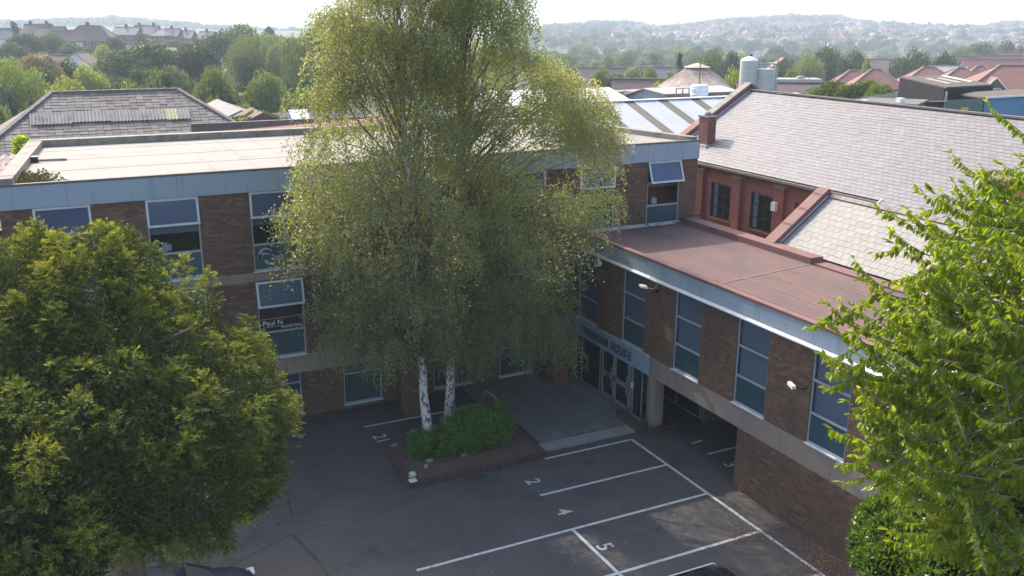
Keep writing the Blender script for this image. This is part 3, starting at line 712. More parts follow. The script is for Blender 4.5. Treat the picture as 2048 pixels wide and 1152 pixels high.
# ================================================================== two-storey wing
XB = 19.0
wing = empty('office_wing', (21.5, 24, 0), 'two storey brown brick wing with tall windows and a maroon felt flat roof', 'office building')
YE = 12.0                                        # wing runs on past the right edge of the frame
WB = [32.33-3.36*k for k in range(6)]; WBW = 1.52
edges = [YA-.02]+[q for a in WB for q in (a, a-WBW)]+[YE]; bi = []
def faceB(a, b, z0_, z1_, nm='pier', t_=.25):    # a > b along y
    MB().box(XB+.006, XB+t_, b, a, z0_, z1_).build(nm, MT['mortarB'], wing)
    bi.extend(brick_items((XB+.006, a, z0_), (0, -1, 0), (-1, 0, 0), a-b, z1_-z0_))
for a, b in zip(edges[0::2], edges[1::2]):
    if a-b < .05: continue
    faceB(a, b, 2.92, 5.9)
    if a < 32: bi.extend(brick_items((XB+.03, a, 2.92), (1, 0, 0), (0, 1, 0), .2, 2.98, proud=.004))
    bi.extend(brick_items((XB+.23, b, 2.92), (-1, 0, 0), (0, -1, 0), .2, 2.98, proud=.004))
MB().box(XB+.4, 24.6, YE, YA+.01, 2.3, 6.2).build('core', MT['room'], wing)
for k, y in enumerate(WB):
    window(wing, (XB, y), (0, -1), (-1, 0), WBW, 2.93, [2.93, 3.88, 4.9, 5.88], ['teal', 'blind', 'blind'])
MB().box(XB+.0, 24.6, YE, 26.9, 2.15, 2.9).build('concrete_band', MT['band'], wing)
MB().box(XB+.02, 24.6, 26.92, YA-.02, 2.2, 2.9).build('concrete_band', MT['band'], wing)
j = MB()
for y in (24.9, 19.9, 15.6): j.box(XB-.003, XB+.01, y-.006, y+.006, 2.16, 2.89)
j.build('joint', MT['fedge'], wing)
faceB(21.9, YE, .0045, 2.145, 'lower_wall', .3)
MB().box(XB+.012, 24.5, 21.75, 21.89, .0045, 2.145).build('lower_wall', MT['mortarB'], wing)
# undercroft back and entrance lobby walls
MB().box(22.9, 23.1, 21.9, 33.7, .0045, 2.15).build('undercroft_wall', MT['mortarB'], wing)
MB().box(XB+.05, XB+.45, 26.62, 27.02, .0045, 2.15).build('column', MT['band'], wing)
def glazed(name, O, ud, nd, w_, posts, z1_, dark='dglass'):
    L = local(O, ud, nd); f = MB()
    for a, t_ in posts: lbox(f, L, a, a+t_, -.06, 0, .09, z1_)
    lbox(f, L, 0, w_, -.055, -.005, .088, .15); lbox(f, L, 0, w_, -.055, -.005, z1_-.05, z1_-.002)
    fo = f.build(name, MT['doorf'], wing); g = MB(); lbox(g, L, .01, w_-.01, -.035, -.025, .15, z1_-.05); g.build('pane', MT[dark], fo); return fo, L
fo, L = glazed('glazed_screen', (19.1, 32.6), (0, -1), (-1, 0), 5.45, [(0, .05), (.5, .05), (1.95, .06), (2.12, .08), (3.08, .1), (4.2, .06), (4.34, .1), (5.0, .06), (5.39, .06)], 2.2)
for a0, a1 in ((2.2, 3.1), (3.16, 4.2)):
    d = MB()
    for q in ((a0, a0+.09, .12, 2.15), (a1-.09, a1, .12, 2.15), (a0, a1, .12, .3), (a0, a1, 1.02, 1.22), (a0, a1, 2.06, 2.15)):
        lbox(d, L, q[0], q[1], .003, .035, q[2], q[3])
    do = d.build('door', MT['doorf'], wing)
    g = MB(); lbox(g, L, a1-.14, a1-.11, .05, .08, .75, 1.55); g.build('handle', MT['steel'], do)
    if a0 < 3: g = MB(); lbox(g, L, a0+.28, a0+.6, .036, .042, 1.08, 1.16); g.build('letter_box', MT['black'], do)
g = MB(); lbox(g, L, 4.37, 4.45, .01, .05, 1.2, 1.42); g.build('keypad', MT['white'], wing)
fo, L = glazed('glazed_screen', (21.2, 29.6), (0, -1), (-1, 0), 3.0, [(0, .05), (1.4, .05), (2.95, .05)], 2.2)
MB().box(21.21, 22.9, 26.4, 26.55, .0045, 2.15).build('undercroft_wall', MT['mortarB'], wing)
# sign board with letters
sb = MB().box(XB-.07, XB-.01, 26.95, 32.55, 2.17, 2.9).build('sign_board', MT['signb'], wing); sb['label'] = 'blue grey name board over the entrance doors'
MB().box(XB-.085, XB-.0, 26.93, 32.56, 2.902, 2.93).build('board_edge', MT['lead'], sb)
P0 = org(wing)
rot = Matrix(((0, 0, -1, 0), (-1, 0, 0, 0), (0, 1, 0, 0), (0, 0, 0, 1)))
word = 'TRINHAM HOUSE'; ya, yb = 31.75, 28.05
wd = {'I': .45, ' ': .55, 'M': 1.25, 'N': 1.05}; tot = sum(wd.get(c_, 1) for c_ in word); acc = 0
for c_ in word:
    ww_ = wd.get(c_, 1)
    if c_ != ' ':
        y_ = ya-(acc+ww_/2)/tot*(ya-yb)
        o = text_mesh('letter', c_, .5, MT['letter'], sb, Matrix.Translation((XB-.10-P0[0], y_-P0[1], 2.52)) @ rot @ Matrix.Scale(.85, 4, (1, 0, 0)), .02, .012)
    acc += ww_
# fascia and white drip strip
yj = [YA-.08, 31.0, 27.4, 24.9, 21.2, 17.6, 14.0, YE]
for a, b in zip(yj[:-1], yj[1:]):
    MB().box(XB-.07, XB-.0, b+.006, a-.006, 6.0, 6.53).build('fascia_board', MT['fascia'], wing)
MB().box(XB-.05, XB+.06, YE, YA-.08, 5.99, 6.52).build('fascia_backing', MT['fedge'], wing)
MB().add([(XB-.20, YE, 5.90), (XB-.20, YA-.08, 5.90), (XB-.20, YE, 5.94), (XB-.20, YA-.08, 5.94), (XB-.03, YE, 5.99), (XB-.03, YA-.08, 5.99), (XB+.02, YE, 5.89), (XB+.02, YA-.08, 5.89)],
         [(0, 2, 3, 1), (2, 4, 5, 3), (0, 1, 7, 6), (4, 6, 7, 5), (0, 6, 4, 2), (1, 3, 5, 7)]).build('drip_strip', MT['strip'], wing)
MB().box(XB-.09, XB+.14, YE, YA-.08, 6.54, 6.63).build('roof_edge', MT['feltrim'], wing)
MB().box(XB+.14, 24.3, YE, YA-.0, 6.2, 6.38).build('roof_deck', MT['felt'], wing)
lap = MB()
for y0_, y1_ in ((24.5, YE),):
    for k in range(4): lap.box(19.8+k*1.05, 19.84+k*1.05+.02, y1_, y0_, 6.378, 6.392)
for k in range(4): lap.box(19.8+k*1.02, 19.83+k*1.02, 24.7, 32.6, 6.378, 6.386)
lap.beam((19.15, 24.0, 6.385), (24.3, 24.75, 6.385), .10, .02)
lap.build('felt_lap', MT['feltlap'], wing)
MB().box(24.25, 24.85, 24.7, YA-.02, 6.2, 6.62).build('roof_kerb', MT['feltrim'], wing)
MB().box(24.31, 24.88, YE, 24.69, 6.2, 6.44).build('roof_kerb', MT['feltrim'], wing)
MB().box(19.1, 25.0, YA-.12, YA-.003, 6.385, 6.5).build('upstand', MT['lead'], wing)
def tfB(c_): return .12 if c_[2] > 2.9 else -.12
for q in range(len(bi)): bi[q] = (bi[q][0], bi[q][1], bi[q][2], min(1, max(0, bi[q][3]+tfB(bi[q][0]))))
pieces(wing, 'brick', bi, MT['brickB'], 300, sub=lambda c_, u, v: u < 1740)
# things fixed to the wing
ca = empty('security_camera', (XB-.1, 19.0, 4.6), 'white bullet security camera on the brick pier between tall windows', 'security camera')
MB().obox((XB-.32, 19.32, 4.62), (.35, .94, 0), (-.94, .35, 0), (0, 0, 1), .19, .055, .05).build('body', MT['white'], ca)
MB().tube([(XB, 19.05, 4.58), (XB-.12, 19.08, 4.55), (XB-.25, 19.2, 4.6)], .025, 8).build('bracket', MT['black'], ca)
MB().tube([(XB, 19.0, 4.64), (XB-.06, 18.93, 4.72), (XB-.1, 18.98, 4.6), (XB, 19.02, 4.56)], .012, 6).build('cable', MT['black'], ca)
fo = empty('wall_floodlight', (XB-.1, 26.75, 5.7), 'cream floodlight on a bracket below the fascia near the entrance', 'floodlight')
MB().obox((XB-.42, 27.0, 5.66), (.3, .95, 0), (-.93, .3, .2), (.15, -.05, .98), .16, .12, .035).build('head', MT['cream'], fo)
MB().tube([(XB-.0, 26.62, 5.85), (XB-.16, 26.7, 5.62), (XB-.35, 26.88, 5.62)], .016, 6).build('bracket', MT['steel'], fo)
MB().obox((XB-.13, 26.6, 5.55), (0, 1, 0), (1, 0, 0), (0, 0, 1), .07, .06, .06).build('sensor', MT['black'], fo)
al = empty('alarm_box', (XB-.05, 30.75, 5.62), 'white hexagonal alarm box below the fascia beside the birch foliage', 'alarm box')
MB().tube([(XB+.01, 30.78, 5.62), (XB-.1, 30.78, 5.62)], [.2, .17], 6).build('cover', MT['white'], al)
MB().tube([(XB-.1, 30.78, 5.62), (XB-.106, 30.78, 5.62)], [.06, .06], 6).build('badge', MT['mauvep'], al)
cb = MB().tube([(22.05, 32.66, 7.15), (22.08, 32.6, 6.9), (22.2, 32.5, 6.62), (22.5, 32.35, 6.42), (22.9, 32.2, 6.40)], .018, 6)
cb.tube([(22.9, 32.55, 6.41), (22.95, 32.5, 6.66), (23.08, 32.5, 6.7), (23.1, 32.48, 6.5), (22.95, 32.45, 6.43)], .012, 6)
cb.tube([(23.5, 32.3, 6.41), (23.8, 32.5, 6.5), (23.95, 32.3, 6.41)], .012, 6).tube([(24.0, 32.5, 6.42), (24.3, 32.3, 6.7), (25.0, 32.2, 6.75)], .03, 6)
tag(cb.build('loose_cable', MT['black'], origin=(22.5, 32.4, 6.4)), 'loose black cable hanging down the brick wall onto the maroon roof', 'cable')

# ================================================================== slate-roofed brick hall (behind the wing)
XC = 28.0; GYC = 39.0; YC0 = 8.0
hall = empty('brick_hall', (32, 30, 0), 'red brick hall with a huge pale slate roof, stone capped piers and steel windows', 'hall')
ev = np.array([27.72, 0, 8.42]); rg = np.array([32.65, 0, 11.4]); sl_ = (rg-ev)[[0, 2]]; Lsl = np.hypot(*sl_); sn = sl_/Lsl
_w = MB(); _y = GYC
for a_, b_ in [(35.42, 33.95), (32.55, 31.1), (29.75, 28.3)]:
    _w.box(XC+.006, XC+.35, a_, _y, 0, 8.34).box(XC+.006, XC+.35, b_, a_, 0, 5.82).box(XC+.006, XC+.35, b_, a_, 7.52, 8.34); _y = b_
_w.box(XC+.006, XC+.35, YC0, _y, 0, 8.34)
_w.build('wall', MT['mortarC'], hall)
MB().add([(XC+.3, GYC-.35, 0), (37.6, GYC-.35, 0), (37.6, GYC-.35, 8.3), (32.65, GYC-.35, 11.3), (XC+.3, GYC-.35, 8.3),
          (XC+.3, GYC, 0), (37.6, GYC, 0), (37.6, GYC, 8.3), (32.65, GYC, 11.3), (XC+.3, GYC, 8.3)],
         [(0, 1, 2, 3, 4), (9, 8, 7, 6, 5), (0, 5, 6, 1), (1, 6, 7, 2), (2, 7, 8, 3), (3, 8, 9, 4), (4, 9, 5, 0)]).build('gable_wall', MT['brickC'], hall)
MB().box(37.3, 37.6, YC0, GYC-.36, 0, 8.3).build('wall', MT['mortarC'], hall)
holes = []; bi = []
CW = [(35.42, 33.95), (32.55, 31.1), (29.75, 28.3)]; zc0, zc1 = 5.82, 7.52
for a, b in CW: holes.append((38.9-a, 38.9-b, zc0-4.8, zc1-4.8))
bi += brick_items((XC+.006, 38.9, 4.8), (0, -1, 0), (-1, 0, 0), 38.9-23.0, 8.32-4.8, holes)
for yc in (36.15, 33.4, 30.55):
    MB().box(XC-.16, XC, yc-.26, yc+.26, 4.0, 7.95).build('pier', MT['brickC'], hall)
    MB().add([(XC-.22, yc-.34, 7.95), (XC-.22, yc+.34, 7.95), (XC, yc+.34, 7.95), (XC, yc-.34, 7.95), (XC-.22, yc-.34, 8.0), (XC-.22, yc+.34, 8.0), (XC, yc+.34, 8.28), (XC, yc-.34, 8.28)],
             [(0,3,2,1)[::-1],(4,5,6,7)[::-1],(0,1,5,4),(1,2,6,5),(2,3,7,6),(3,0,4,7)]).build('pier_cap', MT['band'], hall)
    for q in range(6): pass
for k, (a, b) in enumerate(CW):
    L = local((XC, a), (0, -1), (-1, 0)); w_ = a-b; f = MB(); h_ = zc1-zc0
    lbox(f, L, 0, .04, -.1, -.05, zc0, zc1); lbox(f, L, w_-.04, w_, -.1, -.05, zc0, zc1); lbox(f, L, .04, w_-.04, -.1, -.05, zc0, zc0+.04); lbox(f, L, .04, w_-.04, -.1, -.05, zc1-.04, zc1)
    for i in (1, 2):
        lbox(f, L, w_*i/3-.02, w_*i/3+.02, -.095, -.055, zc0+.04, zc1-.04); lbox(f, L, .04, w_-.04, -.09, -.06, zc0+h_*i/3-.018, zc0+h_*i/3+.018)
    fo = f.build('window', MT['framed'], hall)
    for i in range(3):
        for jj in range(3):
            g = MB(); lbox(g, L, w_*i/3+.022, w_*(i+1)/3-.022, -.078, -.072, zc0+h_*jj/3+.02, zc0+h_*(jj+1)/3-.02); g.build('pane', MT['glass'], fo)
    g = MB(); lbox(g, L, .02, w_-.02, -.22, -.16, zc1-.13, zc1-.04); g.build('blind', MT['blindw'], fo)
    g = MB(); lbox(g, L, .04, .3, -.2, -.18, zc0+.04, zc1-.13); g.build('curtain', MT['blindw'], fo)
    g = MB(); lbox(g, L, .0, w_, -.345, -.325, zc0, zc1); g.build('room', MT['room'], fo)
    g = MB(); lbox(g, L, -.08, w_+.08, -.05, .06, zc0-.09, zc0-.01); g.build('sill', MT['brickC'], fo)
pieces(hall, 'brick', bi, MT['brickC'], 300, sub=lambda c_, u, v: 1397 < u < 1777 and v > 320 and v < 520)
for yy in (34.0-.35+.02, 28.05):
    MB().tube([(XC-.08, yy, 8.3), (XC-.08, yy, 4.5)], .05, 8).build('downpipe', MT['feltrim'], hall)
MB().box(27.55, 27.74, 24.9, GYC-.4, 8.26, 8.36).build('gutter', MT['ridgeE'], hall)
# roof slopes
def up3(x, y, off=0): # point on the front slope
    zz = ev[2]+(x-ev[0])*sn[1]/sn[0]; return np.array([x-off*sn[1], y, zz+off*sn[0]])
MB().slab([up3(27.72, 24.9, -.02), up3(27.72, GYC-.42, -.02), up3(32.65, GYC-.42, -.02), up3(32.65, 24.9, -.02)], .1).build('roof', MT['slateback'], hall)
MB().slab([up3(27.38, YC0, -.02), up3(27.38, 24.89, -.02), up3(32.65, 24.89, -.02), up3(32.65, YC0, -.02)], .1).build('roof', MT['slateback'], hall)
MB().slab([(32.66, YC0, 11.38), (32.66, GYC-.42, 11.38), (37.7, GYC-.42, 8.3), (37.7, YC0, 8.3)], .1).build('roof', MT['slateC'], hall)
ax = np.array([0, -1., 0]); ay = np.array([sn[0], 0, sn[1]]); az_ = np.cross(ax, ay); 
if az_[2] < 0: ax = -ax; az_ = np.cross(ax, ay)
tilt = .045
ay2 = unit(ay-az_*tilt); az2 = np.cross(ax, ay2); Rs = np.column_stack([ax, ay2, az2])
it = []; sw, gau = .30, .195; Lh = .17
XS0 = 27.36; nrow = int((32.62-XS0)/sn[0]/gau)
for r in range(nrow):
    s0 = r*gau; x = XS0+s0*sn[0]+gau/2*sn[0]
    ytop = GYC-.42
    if x < 27.72: ytop = 24.88
    y = ytop - (sw/2 if r % 2 else 0)
    y = ytop+ (0 if r % 2 == 0 else sw/2)
    while y > 14.0:
        a = min(y, ytop); b = max(y-sw, 13.9); y -= sw
        if a-b < .06: continue
        
        c_ = up3(x, (a+b)/2, .012+rnd.uniform(-.002, .003)+tilt*Lh*.3)
        it.append((c_, Rs, ((a-b)/2-.006, Lh/2+.02, .006), min(1, max(0, rnd.gauss(.5, .22)))))
pieces(hall, 'slate', it, MT['slateC'], 300, 'slate_courses')
# ridge tiles and gable coping
rt = []
for k in range(56):
    y = GYC-.6-k*.45
    rt.append(((32.65, y, 11.44), np.eye(3), (.13, .215, .035), rnd.random()))
pieces(hall, 'ridge_tile', rt, MT['ridgeE'], 60)
cp1 = [up3(27.2, GYC-.4, .28), up3(32.65, GYC-.4, .30)]
MB().beam((27.1, GYC-.2, cp1[0][2]+.0), (32.66, GYC-.2, 11.75), .5, .09).build('gable_coping', MT['parapetA'], hall)
MB().beam((32.66, GYC-.2, 11.75), (37.7, GYC-.2, 8.7), .5, .09).build('gable_coping', MT['parapetA'], hall)
MB().beam((27.3, GYC-.2, 8.25), (32.66, GYC-.2, 11.48), .36, .5).build('gable_upstand', MT['brickC'], hall)
MB().beam((32.66, GYC-.2, 11.48), (37.7, GYC-.2, 8.45), .36, .5).build('gable_upstand', MT['brickC'], hall)
MB().beam(up3(27.9, GYC-.45, .04), up3(32.6, GYC-.45, .04), .13, .03, up=(0, 0, 1)).build('lead_flashing', MT['lead'], hall)
MB().beam(up3(27.36, 24.9, .03), up3(27.75, 24.9, .03), .05, .05).build('verge_strip', MT['strip'], hall)
# chimney on the eave
ch = MB().box(28.55, 29.05, 36.65, 37.35, 8.3, 10.35)
cho = ch.build('chimney', MT['mortarC'], hall); bi = []
bi += brick_items((28.55, 37.35, 9.0), (0, -1, 0), (-1, 0, 0), .7, 1.33); bi += brick_items((28.55, 36.65, 9.0), (1, 0, 0), (0, -1, 0), .5, 1.33)
pieces(cho, 'brick', bi, surf('chimney brick', (.2,.075,.06), (.14,.06,.05), 2, .9, tint=[(.11,.05,.045),(.2,.08,.065),(.28,.11,.085)]), 120)
MB().box(28.5, 29.1, 36.6, 37.4, 10.35, 10.42).build('cap', MT['ridgeE'], cho); MB().lathe((28.8, 37.0, 10.42), [(.16, 0), (.18, .1), (.12, .18)], 12).build('pot', MT['parapetA'], cho)
MB().box(28.45, 29.15, 36.58, 37.42, 8.5, 9.06).build('flashing', MT['lead'], cho)
wb = empty('wall_box', (XC-.1, 30.75, 7.1), 'cream box fixed to the red brick pier between steel windows', 'alarm box')
MB().box(XC-.28, XC-.16, 30.62, 30.9, 6.95, 7.32).build('cover', MT['cream'], wb); MB().box(XC-.17, XC-.155, 30.6, 30.92, 6.93, 7.34).build('back_plate', MT['white'], wb)
# dormer-like brick stack at the right
dk = empty('brick_stack', (29.0, 20.4, 8.5), 'short brick stack on the slate roof behind the cherry branches', 'chimney')
MB().box(28.6, 29.3, 19.5, 21.2, 8.6, 9.75).build('shaft', MT['brickC'], dk); MB().box(28.5, 29.4, 19.4, 21.3, 9.75, 9.83).build('cap', MT['ridgeE'], dk)
bi = brick_items((28.6, 21.2, 8.7), (0, -1, 0), (-1, 0, 0), 1.7, 1.04); pieces(dk, 'brick', bi, MT['brickC'], 110)

# ================================================================== lean-to with pale square slates
lt = empty('lean_to', (26.4, 20, 0), 'lean-to roof of pale square slates between the maroon roof and the hall', 'outbuilding')
e0 = np.array([24.92, 0, 6.5]); r0 = np.array([27.3, 0, 8.25]); dd = (r0-e0); Ld = np.linalg.norm(dd); dd /= Ld
def dp(s_, y, off=0): return e0+dd*s_+np.array([-dd[2], 0, dd[0]])*off+np.array([0, y, 0])
YD = 27.1
MB().slab([dp(0, YC0), dp(0, YD), dp(Ld, YD), dp(Ld, YC0)], .1).build('roof', MT['slateback'], lt)
MB().box(24.92, XC-.2, YD+.02, YD+.35, 3, 6.38).build('end_wall', MT['brickC'], lt)
MB().add([dp(0, YD+.33), dp(Ld, YD+.33), (27.3, YD+.33, 6.4), (24.95, YD+.33, 6.4), dp(0, YD+.03), dp(Ld, YD+.03), (27.3, YD+.03, 6.4), (24.95, YD+.03, 6.4)],
         [(0,1,2,3),(7,6,5,4),(0,4,5,1),(1,5,6,2),(2,6,7,3),(3,7,4,0)]).build('end_wall', MT['brickC'], lt)
MB().beam(dp(-.35, YD+.28, .12), dp(Ld+.12, YD+.28, .12), .56, .34, up=(0, 0, 1)).build('verge_coping', MT['feltrim'], lt)
lapm = MB()
for s_ in (.9, 1.8, 2.7): lapm.beam(dp(s_, YD+.0, .335), dp(s_, YD+.56, .335), .03, .012)
lapm.build('felt_lap', MT['feltlap'], lt)
MB().beam(dp(.1, YD-.03, .1), dp(Ld-.1, YD-.03, .1), .03, .05).build('flashing', MT['lead'], lt)
ax = np.array([0, -1., 0]); ay = dd.copy(); az_ = np.cross(ax, ay)
if az_[2] < 0: ax = -ax; az_ = np.cross(ax, ay)
ay2 = unit(ay-az_*.03); Rd = np.column_stack([ax, ay2, np.cross(ax, ay2)])
it = []; tw, tg = .34, .262; nr = int(Ld/tg)
for r in range(nr):
    y = YD-.06+(tw/2 if r % 2 else 0)
    while y > 12.5:
        a = min(y, YD-.06); b = y-tw; y -= tw
        if a-b < .05: continue
        c_ = dp((r+.5)*tg, (a+b)/2, .016+rnd.uniform(-.002, .003))
        it.append((c_, Rd, ((a-b)/2-.006, tg/2+.02, .008), min(1, max(0, rnd.gauss(.55, .25)))))
pieces(lt, 'slate', it, MT['tileD'], 300, 'slate_courses', sub=lambda c_, u, v: True)
MB().box(27.32, XC-.003, 24.0, YD+.3, 7.6, 7.95).build('valley_gutter', MT['lead'], lt)
it = []
for k in range(34): it.append((dp(Ld-.02, YD-.25-k*.42, .05), Rd, (.2, .1, .03), rnd.random()))
pieces(lt, 'ridge_tile', it, MT['parapetA'], 60)

# ================================================================== roofs just behind
def hiproof(parent, x0, x1, y0, y1, z0, z1, inset, mat, th=.08, name='roof'):
    ym = (y0+y1)/2; A, B, C_, D_ = (x0, y0, z0), (x1, y0, z0), (x1, y1, z0), (x0, y1, z0); P, Q = (x0+inset, ym, z1), (x1-inset, ym, z1)
    m = MB()
    m.slab([A, B, Q, P], th); m.slab([C_, D_, P, Q], th); m.slab([B, C_, Q], th); m.slab([D_, A, P], th)
    return m.build(name, mat, parent)
wh = empty('tiled_workshop', (2.5, 50, 0), 'workshop with an old hipped tile roof and a strip of corrugated sheeting', 'workshop')
EX0, EX1, EY0, EY1, EZ0, EZ1, EIN = -3.0, 9.3, 46.0, 54.6, 9.2, 11.45, 3.3
# front-left hip meets the ridge at x=.1; ridge from -.2 to 5.6
hiproof(wh, EX0, EX1, EY0, EY1, EZ0-.03, EZ1-.03, EIN, MT['ridgeE'])
MB().box(EX0+.3, EX1-.3, EY0+.3, EY1-.3, 0, EZ0-.06).build('wall', MT['mortarB'], wh)
sl2 = np.array([EY1/2+EY0/2-EY0, EZ1-EZ0]); L2 = np.hypot(*sl2); c2, s2 = sl2/L2
ax = np.array([1., 0, 0]); ay = np.array([0, c2, s2]); R2 = np.column_stack([ax, unit(ay-np.cross(ax, ay)*.05), np.cross(ax, unit(ay-np.cross(ax, ay)*.05))])
it = []; g2 = .25; n2 = int(L2/g2)
for r in range(n2):
    s_ = (r+.5)*g2; xa = EX0+EIN*s_/L2+.08; xb = EX1-EIN*s_/L2-.08; x = xa-(.17 if r % 2 else 0)
    sag = lambda x: -.05*math.sin((x-EX0)/(EX1-EX0)*math.pi)**2-.02*math.sin(x*1.9)
    while x < xb:
        a, b = max(x, xa), min(x+.34, xb); x += .34
        if b-a < .05: continue
        it.append(((( a+b)/2, EY0+c2*s_, EZ0+s2*s_+.02+rnd.uniform(-.006, .008)), R2, ((b-a)/2-.008, g2/2+.02, .012), min(1, max(0, rnd.gauss(.5, .28)))))
pieces(wh, 'tile', it, MT['tileE'], 300, 'tile_courses')
# left hip slope, coarse courses (seen edge on)
m = MB()
for a, b in (((EX0, EY0, EZ0), (EX0+EIN, (EY0+EY1)/2, EZ1)), ((EX1, EY0, EZ0), (EX1-EIN, (EY0+EY1)/2, EZ1)), ((EX0+EIN, (EY0+EY1)/2, EZ1), (EX1-EIN, (EY0+EY1)/2, EZ1))):
    a = np.array(a); b = np.array(b); k = int(np.linalg.norm(b-a)/.42)
    for i in range(k): m.beam(a+(b-a)*i/k+[0, 0, .03], a+(b-a)*(i+.96)/k+[0, 0, .05], .24, .09)
m.build('ridge_tiles', MT['ridgeE'], wh)['kind'] = 'stuff'
# corrugated strip: ribs run up the slope
def corrug(name, x0, x1, s0, s1, mat, pitch, amp, off, parent, base, dirx, diry, nrm, wob=0):
    k = int((x1-x0)/pitch*4); V = []; Fq = []
    for i in range(k+1):
        x = x0+(x1-x0)*i/k; h = amp*math.sin(i/4*2*math.pi)+off+wob*math.sin(i*.13)
        for s_ in (s0, s1): V.append(np.array(base)+np.array(dirx)*x+np.array(diry)*s_+np.array(nrm)*h)
    Fq = [(2*i, 2*i+2, 2*i+3, 2*i+1) for i in range(k)]
    b = MB().add(V, Fq); return b.build(name, mat, parent)
nE = np.array([0, -s2, c2])
for a, b, mt_ in ((-.75, 1.0, 'corr'), (1.0, 2.6, 'corr'), (2.6, 4.2, 'corr'), (4.2, 5.1, 'corr'), (5.1, 5.65, 'corry'), (5.65, 6.2, 'corr')):
    jt = rnd.uniform(-.06, .06)
    corrug('corrugated_sheet' if mt_ == 'corr' else 'rooflight', a, b, 2.1+jt, 3.0+jt, MT[mt_], .15, .035, .10, wh, (0, EY0, EZ0), (1, 0, 0), (0, c2, s2), nE)
MB().box(EX0, EX1+1.0, EY0-.12, EY0+.02, EZ0-.12, EZ0-.02).build('gutter', MT['ridgeE'], wh)
# low red roof strip to its right
lo = empty('low_roof_range', (10, 45.5, 0), 'low range with a reddish brown sloping roof right behind the flat roof parapet', 'outbuilding')
MB().slab([(7.6, 43.6, 9.55), (16.5, 43.6, 9.4), (16.5, 46.4, 10.1), (7.6, 46.4, 9.8)], .1).build('roof', ROOFS['red'], lo)
MB().box(6.0, 16.5, 46.4, 46.65, 6, 10.12).build('coping', MT['ridgeE'], lo); MB().box(7.8, 16.3, 43.9, 46.3, 0, 9.3).build('wall', MT['mortarB'], lo)
# corrugated tile roof at far left
ll = empty('ribbed_roof_shed', (-4, 39, 0), 'shed roof of ribbed pinkish tiles beside the left parapet', 'shed')
pinkt = surf('pink ribbed tile', (.4,.3,.3), (.28,.2,.2), 4, .8)
MB().box(-9, -1.95, 36.3, 41.3, 0, 8.0).build('wall', MT['mortarB'], ll)
for r in range(14):
    y0_ = 35.6+r*.42; z0_ = 7.95+r*.13
    corrug('tile_course', -9, -1.75+(y0_-33)*.09, 0, .45, pinkt, .3, .03, 0, ll, (0, y0_, z0_), (1, 0, 0), (0, .957, .29), (0, -.29, .957))
MB().box(-9, -1.2, 41.45, 41.6, 9.55, 9.75).build('ridge', MT['ridgeE'], ll)
# grey roofs behind the trees left of the birch
def gable(parent, x0, x1, y0, y1, z0, z1, mat, wallmat, axis='x', over=.2, zb=0, th=.08):
    """gabled building, ridge along axis"""
    w_ = MB()
    if axis == 'x':
        ym = (y0+y1)/2
        w_.add([(x0, y0, zb), (x1, y0, zb), (x1, y1, zb), (x0, y1, zb), (x0, y0, z0), (x1, y0, z0), (x1, y1, z0), (x0, y1, z0), (x0, ym, z1), (x1, ym, z1)],
               [(0, 3, 2, 1), (0, 1, 5, 4), (2, 3, 7, 6), (1, 2, 6, 9, 5), (3, 0, 4, 8, 7), (4, 5, 9, 8), (6, 7, 8, 9)])
        s_ = (z1-z0)/(ym-y0); r = MB()
        r.slab([(x0-over, y0-over, z0-over*s_+th), (x1+over, y0-over, z0-over*s_+th), (x1+over, ym, z1+th), (x0-over, ym, z1+th)], th*.8)
        r.slab([(x0-over, ym, z1+th), (x1+over, ym, z1+th), (x1+over, y1+over, z0-over*s_+th), (x0-over, y1+over, z0-over*s_+th)], th*.8)
    else:
        xm = (x0+x1)/2
        w_.add([(x0, y0, zb), (x1, y0, zb), (x1, y1, zb), (x0, y1, zb), (x0, y0, z0), (x1, y0, z0), (x1, y1, z0), (x0, y1, z0), (xm, y0, z1), (xm, y1, z1)],
               [(0, 3, 2, 1), (0, 1, 5, 8, 4), (2, 3, 7, 9, 6), (1, 2, 6, 5), (3, 0, 4, 7), (4, 8, 9, 7), (5, 6, 9, 8)])
        s_ = (z1-z0)/(xm-x0); r = MB()
        r.slab([(x0-over, y0-over, z0-over*s_+th), (xm, y0-over, z1+th), (xm, y1+over, z1+th), (x0-over, y1+over, z0-over*s_+th)], th*.8)
        r.slab([(xm, y0-over, z1+th), (x1+over, y0-over, z0-over*s_+th), (x1+over, y1+over, z0-over*s_+th), (xm, y1+over, z1+th)], th*.8)
    w_.build('wall', wallmat, parent); return r.build('roof', mat, parent)
g1 = empty('grey_roofed_shed', (12, 70, 0), 'grey gabled shed roof half hidden by the ivy covered gable', 'shed')
p_ = at_y(482, 222, 70); gable(g1, p_[0]-3.2, p_[0]+3.2, 70, 80, p_[2]-1.3, p_[2], ROOFS['grey'], WALLS['white'], 'y')
g2_ = empty('long_grey_shed', (17, 68, 0), 'long low shed with a grey brown roof behind the ivy mound', 'shed')
a_ = at_y(545, 228, 72); b_ = at_y(660, 222, 72); gable(g2_, a_[0]-1, b_[0]+6, 69, 75, a_[2]-1.6, a_[2], ROOFS['grey'], WALLS['brown'], 'x')
pr_ = at_y(605, 240, 69.2); MB().slab([(pr_[0]-.6, 69.7, pr_[2]+.0), (pr_[0]+.8, 69.7, pr_[2]+.0), (pr_[0]+.8, 70.9, pr_[2]+.62), (pr_[0]-.6, 70.9, pr_[2]+.62)], .05).build('rooflight', MT['white'], g2_)

